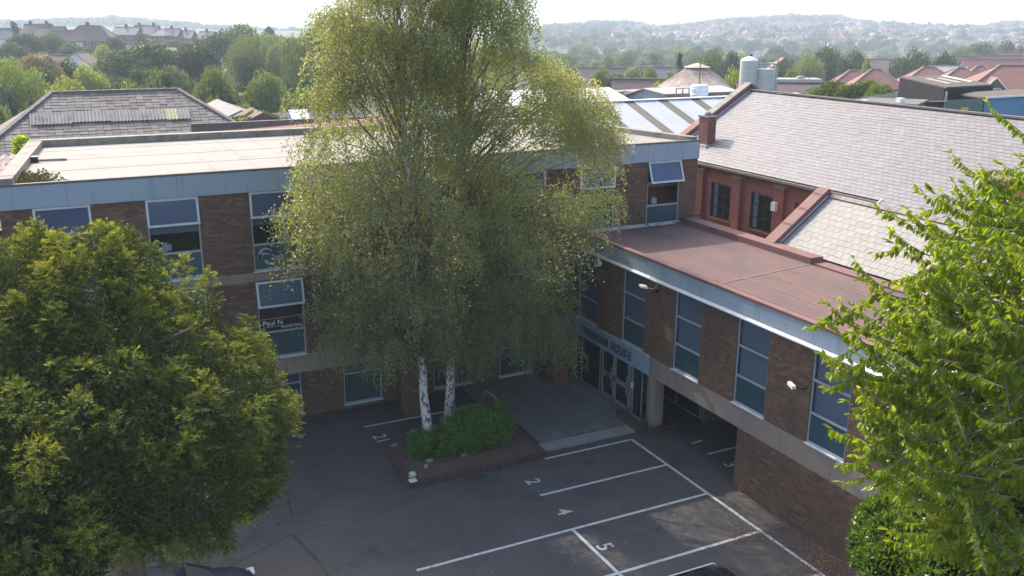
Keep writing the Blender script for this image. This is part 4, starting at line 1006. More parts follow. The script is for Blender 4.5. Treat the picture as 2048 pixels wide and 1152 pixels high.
# white and dark striped sheet roof
fs_ = empty('striped_roof_shed', (33, 46, 0), 'industrial shed with a white sheet roof striped by dark rooflight bands', 'shed')
fy0, fy1, fz0, fz1 = 42.9, 47.9, 8.55, 10.2; fl_ = math.hypot(fy1-fy0, fz1-fz0); fc, fsn = (fy1-fy0)/fl_, (fz1-fz0)/fl_
whs = surf('white coated sheet', (.42,.44,.48), (.36,.38,.41), .5, .5); dks = surf('dark grp rooflight sheet', (.06,.053,.047), (.09,.08,.07), 2, .7)
x = 24.5
for k in range(8):
    wv = 1.78 if k else 1.3
    xa = 26.2+2.42*k-.1
    corrug('roof_sheet', xa-1.78 if True else 0, xa, 0, fl_, whs, .45, .008, 0, fs_, (0, fy0, fz0), (1, 0, 0), (0, fc, fsn), (0, -fsn, fc))
    corrug('dark_sheet', xa, xa+.64, 0, fl_, dks, .13, .03, -.01, fs_, (0, fy0, fz0), (1, 0, 0), (0, fc, fsn), (0, -fsn, fc))
MB().beam((24.0, fy1, fz1+.02), (44.5, fy1, fz1+.02), .35, .06).build('ridge_cap', MT['white'], fs_)
MB().slab([(24, fy1, fz1-.01), (44.5, fy1, fz1-.01), (44.5, 53, 8.6), (24, 53, 8.6)], .06).build('roof_sheet', whs, fs_)
MB().box(24.3, 44.3, fy0+.3, 52.8, 0, 8.45).build('wall', MT['corr'], fs_)
# pale shed with ribbed gable and wide roof further back
g3 = empty('pale_gabled_shed', (43, 60, 0), 'pale shed with a ribbed blue grey gable and a dirty white roof', 'shed')
def sheet_roofed(parent, y0, y1, xL, zL, xM, zM, xR, zR, mat):
    MB().slab([(xL, y0, zL), (xM, y0, zM), (xM+4.3, y1, zM), (xL+4.3, y1, zL)], .08).build('roof', mat, parent)
    MB().slab([(xM, y0, zM), (xR, y0, zR), (xR+4.3, y1, zR), (xM+4.3, y1, zM)], .08).build('roof', mat, parent)
    n_ = 34
    for i in range(n_):
        a = xL+(xR-xL)*i/n_; b = xL+(xR-xL)*(i+.8)/n_; f_ = lambda x: (zL+(zM-zL)*(x-xL)/(xM-xL)) if x < xM else zM+(zR-zM)*(x-xM)/(xR-xM)
        MB().add([(a, y0+.1, 4), (b, y0+.1, 4), (b, y0+.1, f_(b)-.1), (a, y0+.1, f_(a)-.1), (a, y0+.16, 4), (b, y0+.16, 4), (b, y0+.16, f_(b)-.1), (a, y0+.16, f_(a)-.1)],
                 [(0,1,2,3),(7,6,5,4),(0,4,5,1),(1,5,6,2),(2,6,7,3),(3,7,4,0)]).build('cladding_panel', MT['corrb'], parent)
MT['corrb'] = surf('blue grey cladding', (.3,.35,.4), (.24,.28,.33), 2, .6)
dirty = surf('dirty white sheet', (.36,.35,.33), (.29,.28,.26), .35, .7, spots=(.28,.26,.23), sscale=.35, srange=(.55,.75))
def at_x(u, v, x):
    d = ray(u, v); return CAM + d*(x/d[0])
gx = 40.0; Af = at_x(1334, 188, gx); Mr = at_x(1291, 176, gx); Bk = at_x(1240, 193, gx); xe = at_y(1442, 168, Mr[1])[0]; xf = at_y(1482, 189, Af[1])[0]; xr = (xe+xf)/2
MB().slab([(gx-.2, Af[1], Af[2]), (xf, Af[1], Af[2]), (xe, Mr[1], Mr[2]), (gx-.2, Mr[1], Mr[2])], .08).build('roof', dirty, g3)
MB().slab([(gx-.2, Mr[1], Mr[2]), (xe, Mr[1], Mr[2]), (xf, Bk[1], Bk[2]), (gx-.2, Bk[1], Bk[2])], .08).build('roof', dirty, g3)
def zg3(y): return Af[2]+(Mr[2]-Af[2])*(y-Af[1])/(Mr[1]-Af[1]) if y < Mr[1] else Mr[2]+(Bk[2]-Mr[2])*(y-Mr[1])/(Bk[1]-Mr[1])
for i in range(30):
    a = Af[1]+(Bk[1]-Af[1])*i/30; b = Af[1]+(Bk[1]-Af[1])*(i+.8)/30
    MB().add([(gx, a, 4), (gx, b, 4), (gx, b, zg3(b)-.1), (gx, a, zg3(a)-.1), (gx+.1, a, 4), (gx+.1, b, 4), (gx+.1, b, zg3(b)-.1), (gx+.1, a, zg3(a)-.1)],
             [(0,3,2,1),(7,4,5,6),(0,1,5,4),(1,2,6,5),(2,3,7,6),(3,0,4,7)]).build('cladding_panel', MT['corrb'], g3)
MB().box(gx+.12, xf-.3, Af[1]+.3, Bk[1]-.3, 0, Af[2]-.15).build('wall', MT['corr'], g3)
MB().beam((gx-.2, Af[1]-.05, Af[2]-.1), (xf, Af[1]-.05, Af[2]-.1), .12, .2).build('gutter', MT['ridgeE'], g3)
g4 = empty('low_white_roofs', (30, 62, 0), 'low white roof stretching behind the birch at the right', 'shed')
MB().slab([(27, 56, 9.4), (37, 56, 9.35), (40, 64, 9.7), (28, 64, 9.75)], .1).build('roof', whs, g4); MB().box(28, 37, 57, 63, 0, 9.2).build('wall', WALLS['cream'], g4)
gbx = at_y(1240, 184, 66); MB().beam(gbx-np.array([4, 0, .1]), gbx+np.array([4, 0, .05]), 1.2, .25).build('parapet', MT['band'], g4)
# pale round tank
tk = empty('water_tank', tuple(at_y(1397, 195, 55)*[1, 1, 0]+[0, 0, 8.6]), 'pale blue white cylindrical tank on the shed roofs', 'tank')
tc = at_y(1398, 195, 55)
MB().lathe((tc[0], 55, 8.9), [(.62, 0), (.62, 1.42), (.55, 1.5), (.0, 1.52)], 20).build('drum', surf('pale blue drum', (.55,.66,.7), None, rough=.5), tk)
r_ = MB()
for q in range(4): r_.lathe((tc[0], 55, 9.0+q*.36), [(.62, 0), (.65, .02), (.65, .05), (.62, .07)], 20)
r_.build('hoop_rings', MT['white'], tk)['kind'] = 'stuff'
MB().tube([(tc[0]-.05, 55, 10.4), (tc[0]-.05, 55, 11.9)], .03, 6).build('vent_pipe', MT['black'], tk)
fr_ = MB(); 
for dx in (-2.0, -1.45, -.9): fr_.tube([(tc[0]+dx, 55, 8.9), (tc[0]+dx, 55, 10.2)], .04, 6)
fr_.beam((tc[0]-2.0, 55, 10.2), (tc[0]-.9, 55, 10.2), .06, .06); fr_.build('support_frame', MT['ridgeE'], tk)
# round house with conical roof
rh = empty('round_house', (60.5, 80, 0), 'round building with a weathered conical roof and small cap', 'round building')
cone = surf('weathered cone sheeting', (.36,.27,.22), (.52,.44,.38), 1.5, .85, spots=(.2,.14,.11), sscale=.8)
cx, cy = 60.5, 80.0; NS = 20
for k in range(NS):
    a0, a1 = 2*math.pi*k/NS, 2*math.pi*(k+.97)/NS
    f_ = lambda a, r, z: (cx+r*math.cos(a), cy+r*math.sin(a), z)
    MB().slab([f_(a0, 3.9*1.02, 8.15), f_(a1, 3.9*1.02, 8.15), f_(a1, .95, 10.05), f_(a0, .95, 10.05)], .06).build('roof_panel', cone, rh)
rb = MB()
for k in range(60):
    a = 2*math.pi*k/60; rb.beam((cx+3.95*math.cos(a), cy+3.95*math.sin(a), 8.16), (cx+.95*math.cos(a), cy+.95*math.sin(a), 10.08), .05, .05)
rb.build('roof_ribs', cone, rh)['kind'] = 'stuff'
MB().lathe((cx, cy, 10.0), [(1.3, .04), (1.35, .1), (.15, .5), (0, .52)], 20).build('roof_cap', cone, rh); MB().lathe((cx, cy, 9.9), [(.9, 0), (.9, .2)], 16).build('cap_neck', MT['ridgeE'], rh)
MB().lathe((cx, cy, 0), [(3.7, 0), (3.7, 8.2)], 28).build('wall', WALLS['red'], rh)
# silos
silom = surf('painted steel silo', (.46,.48,.46), (.40,.42,.40), .8, .5)
def silo(u0, u1, vt, y, label, dome, nm='silo'):
    a = at_y(u0, vt, y); b = at_y(u1, vt, y); r = (b[0]-a[0])/2*.93; c_ = (a+b)/2; z1_ = c_[2]
    e = empty(nm, (c_[0], y, 0), label, 'silo', 'silos beyond the slate roof'); MB().lathe((c_[0], y, 0), [(r, 0), (r, z1_), (r*.99, z1_+.01)], 32).build('tank', silom, e, smooth=False)
    MB().lathe((c_[0], y, z1_), [(r*1.01, 0), (r*.75, dome*.5), (r*.2, dome), (.01, dome)], 32).build('top', MT['white'] if dome > .2 else silom, e)
    rr_ = MB()
    for q in range(3): rr_.lathe((c_[0], y, z1_-.6-q*1.1), [(r, 0), (r*1.012, .02), (r*1.012, .05), (r, .07)], 32)
    rr_.build('hoop_rings', MT['steel'], e)['kind'] = 'stuff'
    return e, c_, r, z1_
e, c_, r, z1_ = silo(1484, 1514, 121, 65, 'taller pale grey silo with a white domed top', .35)
MB().lathe((c_[0]+.15, 65, z1_+.3), [(.12, 0), (.12, .22), (0, .25)], 8).build('vent', MT['black'], e)
lad = MB(); x_ = c_[0]+r+.12
for dx in (0, .35): lad.tube([(x_+dx, 65, 8), (x_+dx, 65, z1_+1.1)], .025, 5)
for q in range(14): lad.tube([(x_, 65, 8.3+q*.33), (x_+.35, 65, 8.3+q*.33)], .018, 4)
for q in (0, .35, .7): lad.tube([(x_-.6, 65.1, z1_+.2+q), (x_+.5, 65.1, z1_+.2+q)], .02, 4)
for dx in (-.6, -.3, .5): lad.tube([(x_+dx, 65.1, z1_-.1), (x_+dx, 65.1, z1_+.95)], .02, 4)
lad.build('ladder', MT['steel'], e)
e, c_, r, z1_ = silo(1513, 1547, 138, 64.5, 'shorter pale blue grey silo with a railed flat top', .05)
ra = MB()
for q in range(14):
    a = 2*math.pi*q/14; ra.tube([(c_[0]+r*math.cos(a), 64.5+r*math.sin(a), z1_), (c_[0]+r*math.cos(a), 64.5+r*math.sin(a), z1_+.5)], .02, 4)
for h in (.25, .5):
    ra.tube([(c_[0]+r*math.cos(2*math.pi*q/20), 64.5+r*math.sin(2*math.pi*q/20), z1_+h) for q in range(21)], .02, 4)
ra.build('railing', MT['steel'], e)
pp = MB()
for dx in (.08, .22, .38): pp.tube([(c_[0]+r+dx, 64.3, 8), (c_[0]+r+dx, 64.3, z1_+.2)], .05, 6)
pp.build('pipes', MT['frame'], e)['kind'] = 'stuff'

# dark barn, green clad shed, blue shed
barn = empty('dark_barn', (60, 48, 0), 'dark clad barn with a shallow brown roof and three pale rooflight strips', 'barn')
D_ = 78
def hD(u, v, D): return at_h(u, v, D)
B1 = hD(1800, 153, 84); B2 = hD(1893, 174, 76); B3 = hD(1987, 169, 84); B4 = B1+B3-B2; B4[2] = hD(1905, 150, 92)[2]
dkm = surf('dark cladding', (.02,.019,.025), (.032,.03,.037), 1.5, .9, spec=.1); brm = surf('brown sheet roof', (.13,.105,.092), (.095,.08,.07), .5, .9, spec=.2)
def quadwall(parent, A, B, z0, mat, nm='wall', th=.12, hole=None):
    A = np.array(A); B = np.array(B); d = (B-A)*[1, 1, 0]; n_ = unit(np.array([d[1], -d[0], 0]))*th
    return MB().add([(A[0], A[1], z0), (B[0], B[1], z0), tuple(B), tuple(A), tuple(np.array([A[0], A[1], z0])-n_), tuple(np.array([B[0], B[1], z0])-n_), tuple(B-n_), tuple(A-n_)],
        [(0,1,2,3),(7,6,5,4),(0,4,5,1),(1,5,6,2),(2,6,7,3),(3,7,4,0)]).build(nm, mat, parent)
quadwall(barn, B1-[0, 0, .1], B2-[0, 0, .1], 0, dkm); quadwall(barn, B2-[0, 0, .1], B3-[0, 0, .1], 0, dkm); quadwall(barn, B3-[0, 0, .1], B4-[0, 0, .1], 0, dkm); quadwall(barn, B4-[0, 0, .1], B1-[0, 0, .1], 0, dkm)
MB().slab([B1, B2, B3, B4], .1).build('roof', brm, barn)
def lerpq(s_, t_): return (B1*(1-s_)+B2*s_)*(1-t_)+(B4*(1-s_)+B3*s_)*t_
for t_, s0_, s1_, lab in ((.80, .1, .72, 1), (.50, .3, .75, 0), (.25, .3, .8, 0)):
    MB().slab([lerpq(s0_, t_)+[0, 0, .05], lerpq(s1_, t_)+[0, 0, .05], lerpq(s1_, t_+.08)+[0, 0, .05], lerpq(s0_, t_+.08)+[0, 0, .05]], .04).build('rooflight', surf('rooflight sheet', (.62,.58,.52), None, rough=.7) if lab else surf('dirty rooflight', (.33,.29,.25), None, rough=.8), barn)
MB().tube([B2+[-.15, -.2, -.3], (B2[0]-.15, B2[1]-.2, 5)], .09, 6).build('downpipe', MT['steel'], barn)
gs = empty('green_clad_shed', (60, 41, 0), 'lean shed clad in pale green ribbed sheets with a small yellow sign', 'shed')
G1 = hD(1895, 202, 74); G2 = hD(1968, 197, 73); G3 = hD(2120, 188, 72); gcl = surf('green cladding', (.16,.25,.22), (.12,.2,.18), 2, .6)
quadwall(gs, G1, G2, 3, surf('dark green backing', (.05,.09,.08), None, rough=.8), 'wall')
for k in range(26):
    a = G1+(G2-G1)*(k+.12)/26; b = G1+(G2-G1)*(k+.6)/26; n_ = unit(np.array([(G2-G1)[1], -(G2-G1)[0], 0]))*.05
    quadwall(gs, a+n_, b+n_, 5, gcl, 'cladding_panel', .05)
n_ = unit(np.array([(G2-G1)[1], -(G2-G1)[0], 0]))*.09
s0_ = G1+(G2-G1)*.43+n_; s1_ = G1+(G2-G1)*.63+n_
MB().slab([s0_-[0, 0, .5], s1_-[0, 0, .52], s1_-[0, 0, 1.15], s0_-[0, 0, 1.1]], .03).build('yellow_sign', surf('yellow sign', (.55,.35,.06), None, rough=.6), gs)
MB().slab([G1+[0, 0, .05], G2+[0, 0, .05], G2+[3, 4, -.5], G1+[3, 5, -.5]], .1).build('roof', brm, gs)
bs = empty('blue_shed', (62, 38, 0), 'bright blue clad shed at the right edge beyond the slate roof', 'shed')
quadwall(bs, G2+[.05, -.05, 0], G3, 3, surf('blue cladding', (.09,.22,.36), (.075,.19,.32), 1.5, .6)); MB().slab([G2+[.05, 0, .08], G3+[0, 0, .08], G3+[4, 6, -.2], G2+[4, 6, -.2]], .1).build('roof', brm, bs)
MB().beam(G2+[.0, -.12, .05], G3+[0, -.1, .05], .15, .12).build('roof_edge', MT['strip'], bs)
# low flat roof, its parapet sheets and boxes behind the slate ridge
lf = empty('low_flat_roof', (52, 45, 0), 'low grey roof with white boxes just beyond the slate ridge', 'outbuilding')
K = [hD(1690, 201, 66), hD(1745, 195, 76), hD(1858, 199, 76), hD(1835, 209, 66)]; zk = min(p[2] for p in K)
MB().slab([p for p in K], .15).build('roof', surf('grey brown felt', (.17,.155,.145), (.13,.12,.11), 1, .95, spec=.2), lf)
MB().prism([(p[0], p[1]) for p in [hD(1702, 201, 67.5), hD(1748, 195, 75), hD(1850, 199, 75), hD(1833, 208, 67.5)]], 0, zk-.3).build('wall', WALLS['cream'], lf)
for u, v, nm in ((1727, 203, 'box'), (1801, 199, 'box')):
    c_ = hD(u, v, 68); e = empty('rooftop_unit', tuple(c_), 'white boxed air unit on the low roof %s' % ('with a dark grille' if u < 1750 else 'beside the dark barn'), 'air unit')
    MB().box(c_[0]-.22, c_[0]+.22, c_[1]-.2, c_[1]+.2, c_[2]-.35, c_[2]+.1).build('casing', MT['white'], e)
    if u < 1750: MB().box(c_[0]-.15, c_[0]+.1, c_[1]-.215, c_[1]-.202, c_[2]-.25, c_[2]+.0).build('grille', MT['black'], e)
gw = empty('ribbed_parapet', (50, 60, 0), 'pale green ribbed parapet sheeting left of the dark barn', 'parapet')
Q1 = hD(1700, 199, 82); Q2 = hD(1797, 184, 82)
for k in range(30):
    a = Q1+(Q2-Q1)*k/30; b = Q1+(Q2-Q1)*(k+.75)/30; quadwall(gw, a, b, a[2]-1.0-.03*k, surf('pale green sheet', (.42,.45,.4), None, rough=.7) if k == 0 else bpy.data.materials['pale green sheet'], 'cladding_panel', .06)

# ================================================================== houses
def house(u, vr, D, w_, d_, hw, hr, rot, kind, wall, roof, label, nwin=2, chim=1, storeys=2, group=None, name='house', zr=None, dormers=0, wfr=None):
    """vr: picture row of the ridge for its height; rot of the long axis in degrees from the camera's right"""
    top = at_h(u, vr, D); x, y = top[0], top[1]; zr = top[2]; zg = terr(x, y)
    a = -YAW+math.radians(rot); zw = zr-hr
    e = empty(name, (x, y, min(float(zg), zw-hw)), label, 'house', group, a); zb = float(min(zg, zw-hw))-.5-e.location.z
    zw -= e.location.z; zr -= e.location.z
    b = MB(); r = MB(); hx, hy = w_/2, d_/2
    def bl(m_, nm, mats): 
        o = bpy.data.objects.new(nm, m_.mesh(nm, mats)); link(o, e); return o
    if kind == 'hip':
        ins = min(hx*.9, hy); o_ = .35; P, Q = (-hx+ins, 0, zr), (hx-ins, 0, zr); A, B, C_, D__ = (-hx-o_, -hy-o_, zw), (hx+o_, -hy-o_, zw), (hx+o_, hy+o_, zw), (-hx-o_, hy+o_, zw)
        b.box(-hx, hx, -hy, hy, zb, zw-.02)
        for q in ([A, B, Q, P], [C_, D__, P, Q], [B, C_, Q], [D__, A, P]): r.slab(q, .12)
        hips = [(A, P), (B, Q), (C_, Q), (D__, P), (P, Q)]
    else:
        b.add([(-hx,-hy,zb),(hx,-hy,zb),(hx,hy,zb),(-hx,hy,zb),(-hx,-hy,zw),(hx,-hy,zw),(hx,hy,zw),(-hx,hy,zw),(-hx,0,zr-.1),(hx,0,zr-.1)],
              [(0,3,2,1),(0,1,5,4),(2,3,7,6),(1,2,6,9,5),(3,0,4,8,7),(4,5,9,8),(6,7,8,9)])
        o_ = .3; s_ = (zr-zw)/hy
        r.slab([(-hx-o_,-hy-o_,zw-o_*s_),(hx+o_,-hy-o_,zw-o_*s_),(hx+o_,0,zr),(-hx-o_,0,zr)], .12); r.slab([(-hx-o_,0,zr),(hx+o_,0,zr),(hx+o_,hy+o_,zw-o_*s_),(-hx-o_,hy+o_,zw-o_*s_)], .12)
        hips = [((-hx-o_, 0, zr), (hx+o_, 0, zr))]
    bl(b, 'wall', WALLS[wall]); ro = bl(r, 'roof', ROOFS[roof])
    hb = MB()
    for p, q in hips: hb.beam(np.array(p)+[0, 0, .04], np.array(q)+[0, 0, .04], .3, .14)
    o = bpy.data.objects.new('ridge', hb.mesh('ridge', MT['hipt'])); link(o, ro)
    for c__ in range(chim):
        cxx = (-hx*.1 if chim == 1 else (-hx*.6 if c__ == 0 else hx*.6)); m_ = MB().box(cxx-.45, cxx+.45, -.3, .5, zr-1.2, zr+.9)
        for dx in (-.2, .2): m_.tube([(cxx+dx, .1, zr+.9), (cxx+dx, .1, zr+1.25)], .12, 6)
        o = bpy.data.objects.new('chimney', m_.mesh('chimney', WALLS['brown'])); link(o, ro)
    if nwin:
        fm = wfr or MT['winfar']
        for st_ in range(storeys):
            zc = zw-.95-2.6*st_
            if zc < zb+.8: break
            for k in range(nwin):
                xc = -hx+w_*(k+.5)/nwin
                f_ = MB().box(xc-.85, xc+.85, -hy-.06, -hy+.02, zc-.6, zc+.6); o = bpy.data.objects.new('window', f_.mesh('window', fm)); link(o, e)
                g_ = MB()
                for dx in (-.4, .4): g_.box(xc+dx-.33, xc+dx+.33, -hy-.075, -hy-.06, zc-.5, zc+.5)
                o2 = bpy.data.objects.new('pane', g_.mesh('pane', MT['winpane'])); link(o2, o)
    for k in range(dormers):
        xc = -hx+w_*(k+.5)/dormers; zc = zw+.2
        dm = MB().add([(xc-1.1,-hy-.1,zc-1.4),(xc+1.1,-hy-.1,zc-1.4),(xc+1.1,-hy-.1,zc+.4),(xc-1.1,-hy-.1,zc+.4),(xc,-hy-.1,zc+1.5),
                       (xc-1.1,-hy+2.2,zc-1.4),(xc+1.1,-hy+2.2,zc-1.4),(xc+1.1,-hy+2.2,zc+.4),(xc-1.1,-hy+2.2,zc+.4),(xc,-hy+2.2,zc+1.5)],
                      [(0,1,2,4,3),(9,7,6,5,8),(1,6,7,2),(0,3,8,5),(2,7,9,4),(3,4,9,8)])
        o = bpy.data.objects.new('dormer', dm.mesh('dormer', WALLS[wall])); link(o, e)
        dr = MB().slab([(xc-1.4,-hy-.4,zc+.2),(xc,-hy-.4,zc+1.65),(xc,-hy+3.4,zc+1.65),(xc-1.4,-hy+2.0,zc+.2)], .08).slab([(xc,-hy-.4,zc+1.65),(xc+1.4,-hy-.4,zc+.2),(xc+1.4,-hy+2.0,zc+.2),(xc,-hy+3.4,zc+1.65)], .08)
        o2 = bpy.data.objects.new('roof', dr.mesh('roof', ROOFS[roof])); link(o2, o)
        f_ = MB().beam((xc-1.45,-hy-.42,zc+.1),(xc,-hy-.42,zc+1.6), .1, .16).beam((xc,-hy-.42,zc+1.6),(xc+1.45,-hy-.42,zc+.1), .1, .16).box(xc-.75, xc+.75, -hy-.18, -hy-.1, zc-1.0, zc+.2)
        o3 = bpy.data.objects.new('trim', f_.mesh('trim', MT['white'])); link(o3, o)
        g_ = MB().box(xc-.65, xc-.05, -hy-.2, -hy-.18, zc-.9, zc+.1).box(xc+.05, xc+.65, -hy-.2, -hy-.18, zc-.9, zc+.1)
        o3 = bpy.data.objects.new('pane', g_.mesh('pane', MT['winpane'])); link(o3, o)
    return e
MT['hipt'] = surf('pale hip tile', (.3,.2,.17), (.22,.15,.13), 1, .9)
T1 = 'terraced houses on the ridge at the left'
house(255, 54, 400, 9.5, 8, 5, 2.6, -4, 'gable', 'red', 'grey', 'left end house of the long dark terrace on the left ridge', 2, 1, group=T1)
house(293, 51, 400, 9.5, 8, 5.4, 3.0, -4, 'gable', 'red', 'grey', 'tallest roof of the dark terrace left of the gap on the ridge', 2, 2, group=T1)
house(322, 58, 395, 6.5, 8, 5.4, 2.4, -4, 'hip', 'red', 'grey', 'hipped end house of the dark terrace before the gap', 2, 0, group=T1)
house(345, 57, 400, 6.0, 8, 5.4, 2.8, -3, 'gable', 'red', 'grey', 'left house of the pair to the right of the terrace gap', 2, 1, group=T1)
house(373, 61, 400, 6.0, 8, 5.4, 2.6, -3, 'gable', 'red', 'grey', 'right house of the pair to the right of the terrace gap', 2, 1, group=T1)
house(415, 63, 400, 6.2, 8, 5.4, 2.6, -3, 'gable', 'brown', 'grey', 'left house of the small dark pair near the willow tree', 2, 1, group=T1)
house(441, 66, 400, 6.0, 8, 5.4, 2.4, -3, 'gable', 'brown', 'grey', 'right house of the small dark pair near the willow tree', 2, 1, group=T1)
house(180, 51, 330, 15.5, 9, 5, 4.6, 4, 'hip', 'red', 'brown', 'wide hipped roof house on the left ridge with a row of white windows', 5, 1)
house(77, 48, 380, 9, 8, 5, 3, 8, 'gable', 'brown', 'brown', 'brown house with chimneys near the left edge of the ridge', 2, 2)
house(102, 53, 370, 9, 8, 5, 3, 8, 'gable', 'brown', 'brown', 'lower brown roof right of the two chimneys on the ridge', 2, 1)
house(12, 56, 340, 8, 8, 5, 3, 40, 'gable', 'white', 'grey', 'white gabled house at the far left edge of the ridge', 1, 0)
house(127, 60, 320, 7, 7, 4, 3, 60, 'gable', 'cream', 'brown', 'pale gable house beside the wide hipped roof', 1, 0)
house(160, 104, 240, 5.2, 8, 3, 2.8, 85, 'gable', 'white', 'brown', 'white gabled bungalow among the trees of the left valley', 1, 0, storeys=1)
house(136, 110, 245, 8, 7, 3, 2.2, 5, 'gable', 'cream', 'brown', 'brown bungalow roof joined left of the white gable', 2, 0, storeys=1)
# right: estates
E1 = 'red roofed estate houses beyond the slate roof'
for (u, v, D, w_, d_, kind, roof, rot, lab, dm) in (
    (1708, 140, 190, 9.5, 8, 'hip', 'red', -12, 'hipped red house just left of the tall dark trees, behind the laurel hedge', 0),
    (1752, 138, 182, 9.5, 8, 'hip', 'red', -12, 'hipped red house right behind the left corner of the dark barn', 0),
    (1858, 134, 195, 11, 9, 'hip', 'red', -12, 'hipped red roof centred over the dark barn roof', 0),
    (1922, 135, 185, 10, 9, 'hip', 'red', -12, 'hipped red roof to the right of the one over the barn', 0),
    (1960, 132, 200, 9, 8, 'hip', 'red', -12, 'smaller hipped red roof behind the dormered houses', 0),
    (2030, 131, 150, 14, 10, 'hip', 'red', -12, 'large red brick house with pale gabled dormers at the right edge', 2),
    (1790, 120, 300, 12, 8, 'gable', 'grey', 5, 'long pale roof behind the yellow green tree', 0),
    (1745, 118, 290, 9, 8, 'gable', 'brown', -25, 'brown gable with white windows beside the yellow green tree', 0),
    (1885, 131, 240, 10, 8, 'gable', 'pale', -12, 'pale grey roof between the red hipped roofs', 0),
    (1925, 112, 330, 12, 8, 'gable', 'brown', -12, 'brown roof in the dense estate above the barn', 0),
    (1965, 112, 335, 12, 8, 'gable', 'brown', 70, 'brown side gable in the dense estate above the barn', 0),
    (2000, 110, 330, 12, 8, 'gable', 'brown', -12, 'brown roof in the estate near the right edge', 0),
    (2035, 104, 345, 12, 8, 'gable', 'red', -12, 'red brown roof topmost at the right edge of the estate', 0),
    (1990, 118, 280, 16, 8, 'gable', 'red', -12, 'long red brown roof across the estate in front', 0),
    (1913, 119, 290, 12, 8, 'hip', 'brown', -12, 'brown hipped roof just above the barn roof', 0),
    (2045, 118, 300, 12, 8, 'hip', 'red', -12, 'red hipped roof above the large dormered house', 0)):
    house(u, v, D, w_, d_, 5, 3.2, rot, kind, 'red', roof, lab, 3, 0, group=E1, dormers=dm)
house(1580, 165, 95, 9.5, 8, 4, 1.9, -8, 'gable', 'brown', 'brown', 'dark tiled house roof right of the silos with flues behind it', 2, 0, storeys=1)
fl3 = empty('rooftop_flues', tuple(at_h(1585, 160, 100)), 'row of roof vents and flues behind the dark tiled roof', 'flues')
for u, v, r_, h_ in ((1572, 158, .45, .9), (1601, 152, .42, 1.1), (1617, 156, .4, 1.0), (1627, 157, .35, .9)):
    c_ = at_h(u, v, 101); MB().lathe((c_[0], c_[1], c_[2]-h_), [(r_, 0), (r_, h_*.9), (r_*.6, h_)], 12).build('flue', MT['corr'] if u < 1610 else MT['frame'], fl3)
c_ = at_h(1590, 164, 101); MB().obox(c_, RT*[1, 1, 0], (-RT[1], RT[0], 0), (0, 0, 1), 2.4, 1.2, .35).build('plinth', MT['frame'], fl3)
for (u, v, D, w_, roof, rot, lab) in ((1215, 135, 230, 14, 'brown', 0, 'brown terrace roof between trees right of the birch'), (1262, 134, 235, 11, 'red', 25, 'reddish gabled roof among the trees right of the birch'),
    (1327, 134, 220, 9, 'grey', 0, 'grey roof with white windows left of the dark conifer'), (1280, 158, 120, 6.4, 'brown', -5, 'dark brown tiled house roof behind the pale shed'),
    (1565, 116, 260, 4, 'red', 85, 'small red gable peeping from the trees right of the silos')):
    house(u, v, D, w_, 8 if D > 130 else 5.5, 4.5, 3 if D > 130 else 2, rot, 'gable', 'red', roof, lab, 3, 0)

# ================================================================== far and middle-distance trees
def crown_proto(kind, seed, n, leaf, lobes=14, aspect=1.0, flat=.25):
    """unit crown: radius 1 in x/y, height from 0 to 2*aspect;  returns V, F, tint"""
    g = np.random.default_rng(seed); cs = []; 
    if kind == 'round':
        for k in range(lobes):
            d = unit(g.normal(size=3)); d[2] = abs(d[2])*.9-.15; r = g.uniform(.28, .48); cs.append((d*(1-r*.85)*np.array([1, 1, aspect]), r))
        cs.append((np.zeros(3), .62))
    elif kind == 'cone':
        for k in range(lobes*2):
            h = g.random()**1.3; a = g.uniform(0, 6.28); rr_ = (1-h)*.75; cs.append((np.array([math.cos(a)*rr_, math.sin(a)*rr_, (h*2-1)*aspect]), .12+.28*(1-h)))
    elif kind == 'willow':
        for k in range(lobes+8):
            d = unit(g.normal(size=3)); d[2] = abs(d[2]); r = g.uniform(.22, .36); cs.append((d*(1-r*.8)*np.array([1, 1, aspect]), r))
    elif kind == 'tall':
        for k in range(lobes):
            h = g.random(); a = g.uniform(0, 6.28); w_ = math.sin(math.pi*(.12+.8*h))**.7*.7; cs.append((np.array([math.cos(a)*w_*.8, math.sin(a)*w_*.8, (h*2-1)*aspect*.85]), g.uniform(.28, .42)))
    tot = sum(r*r for _, r in cs); P = []; Nn = []; T = []
    for c_, r in cs:
        m_ = int(n*r*r/tot); d = unit(g.normal(size=(m_, 3))); rad = r*(.72+.36*g.random((m_, 1))**.7)
        p = c_+d*rad*np.array([1, 1, 1.0 if kind != 'willow' else 1.35]); 
        if kind == 'willow': p[:, 2] -= np.abs(g.normal(0, .12, m_))
        P.append(p); Nn.append(unit(d*.8+g.normal(size=(m_, 3))*.55+np.array([0, 0, .25]))); T.append(np.clip(g.normal(.45, .2, m_)+g.uniform(-.16, .16), 0, 1))
    P = np.concatenate(P); Nn = np.concatenate(Nn); T = np.concatenate(T)
    if kind == 'willow': D = unit(np.array([0, 0, -1.])+g.normal(size=P.shape)*.35)
    elif kind == 'tall': D = unit(np.array([0, 0, 1.])+g.normal(size=P.shape)*.6)
    else: D = unit(np.cross(Nn, g.normal(size=P.shape)))
    L_ = leaf*(.6+.8*g.random(len(P))); Sd = unit(np.cross(D, Nn)); W_ = L_*(.75 if kind not in ('willow',) else .4)
    V = np.stack([P, P+D*(L_*.45)[:, None]+Sd*(W_*.5)[:, None], P+D*L_[:, None], P+D*(L_*.45)[:, None]-Sd*(W_*.5)[:, None]], 1).reshape(-1, 3)
    V[:, 2] += aspect
    return V, np.arange(len(V)).reshape(-1, 4), np.repeat(T, 4)
PROTO = {}
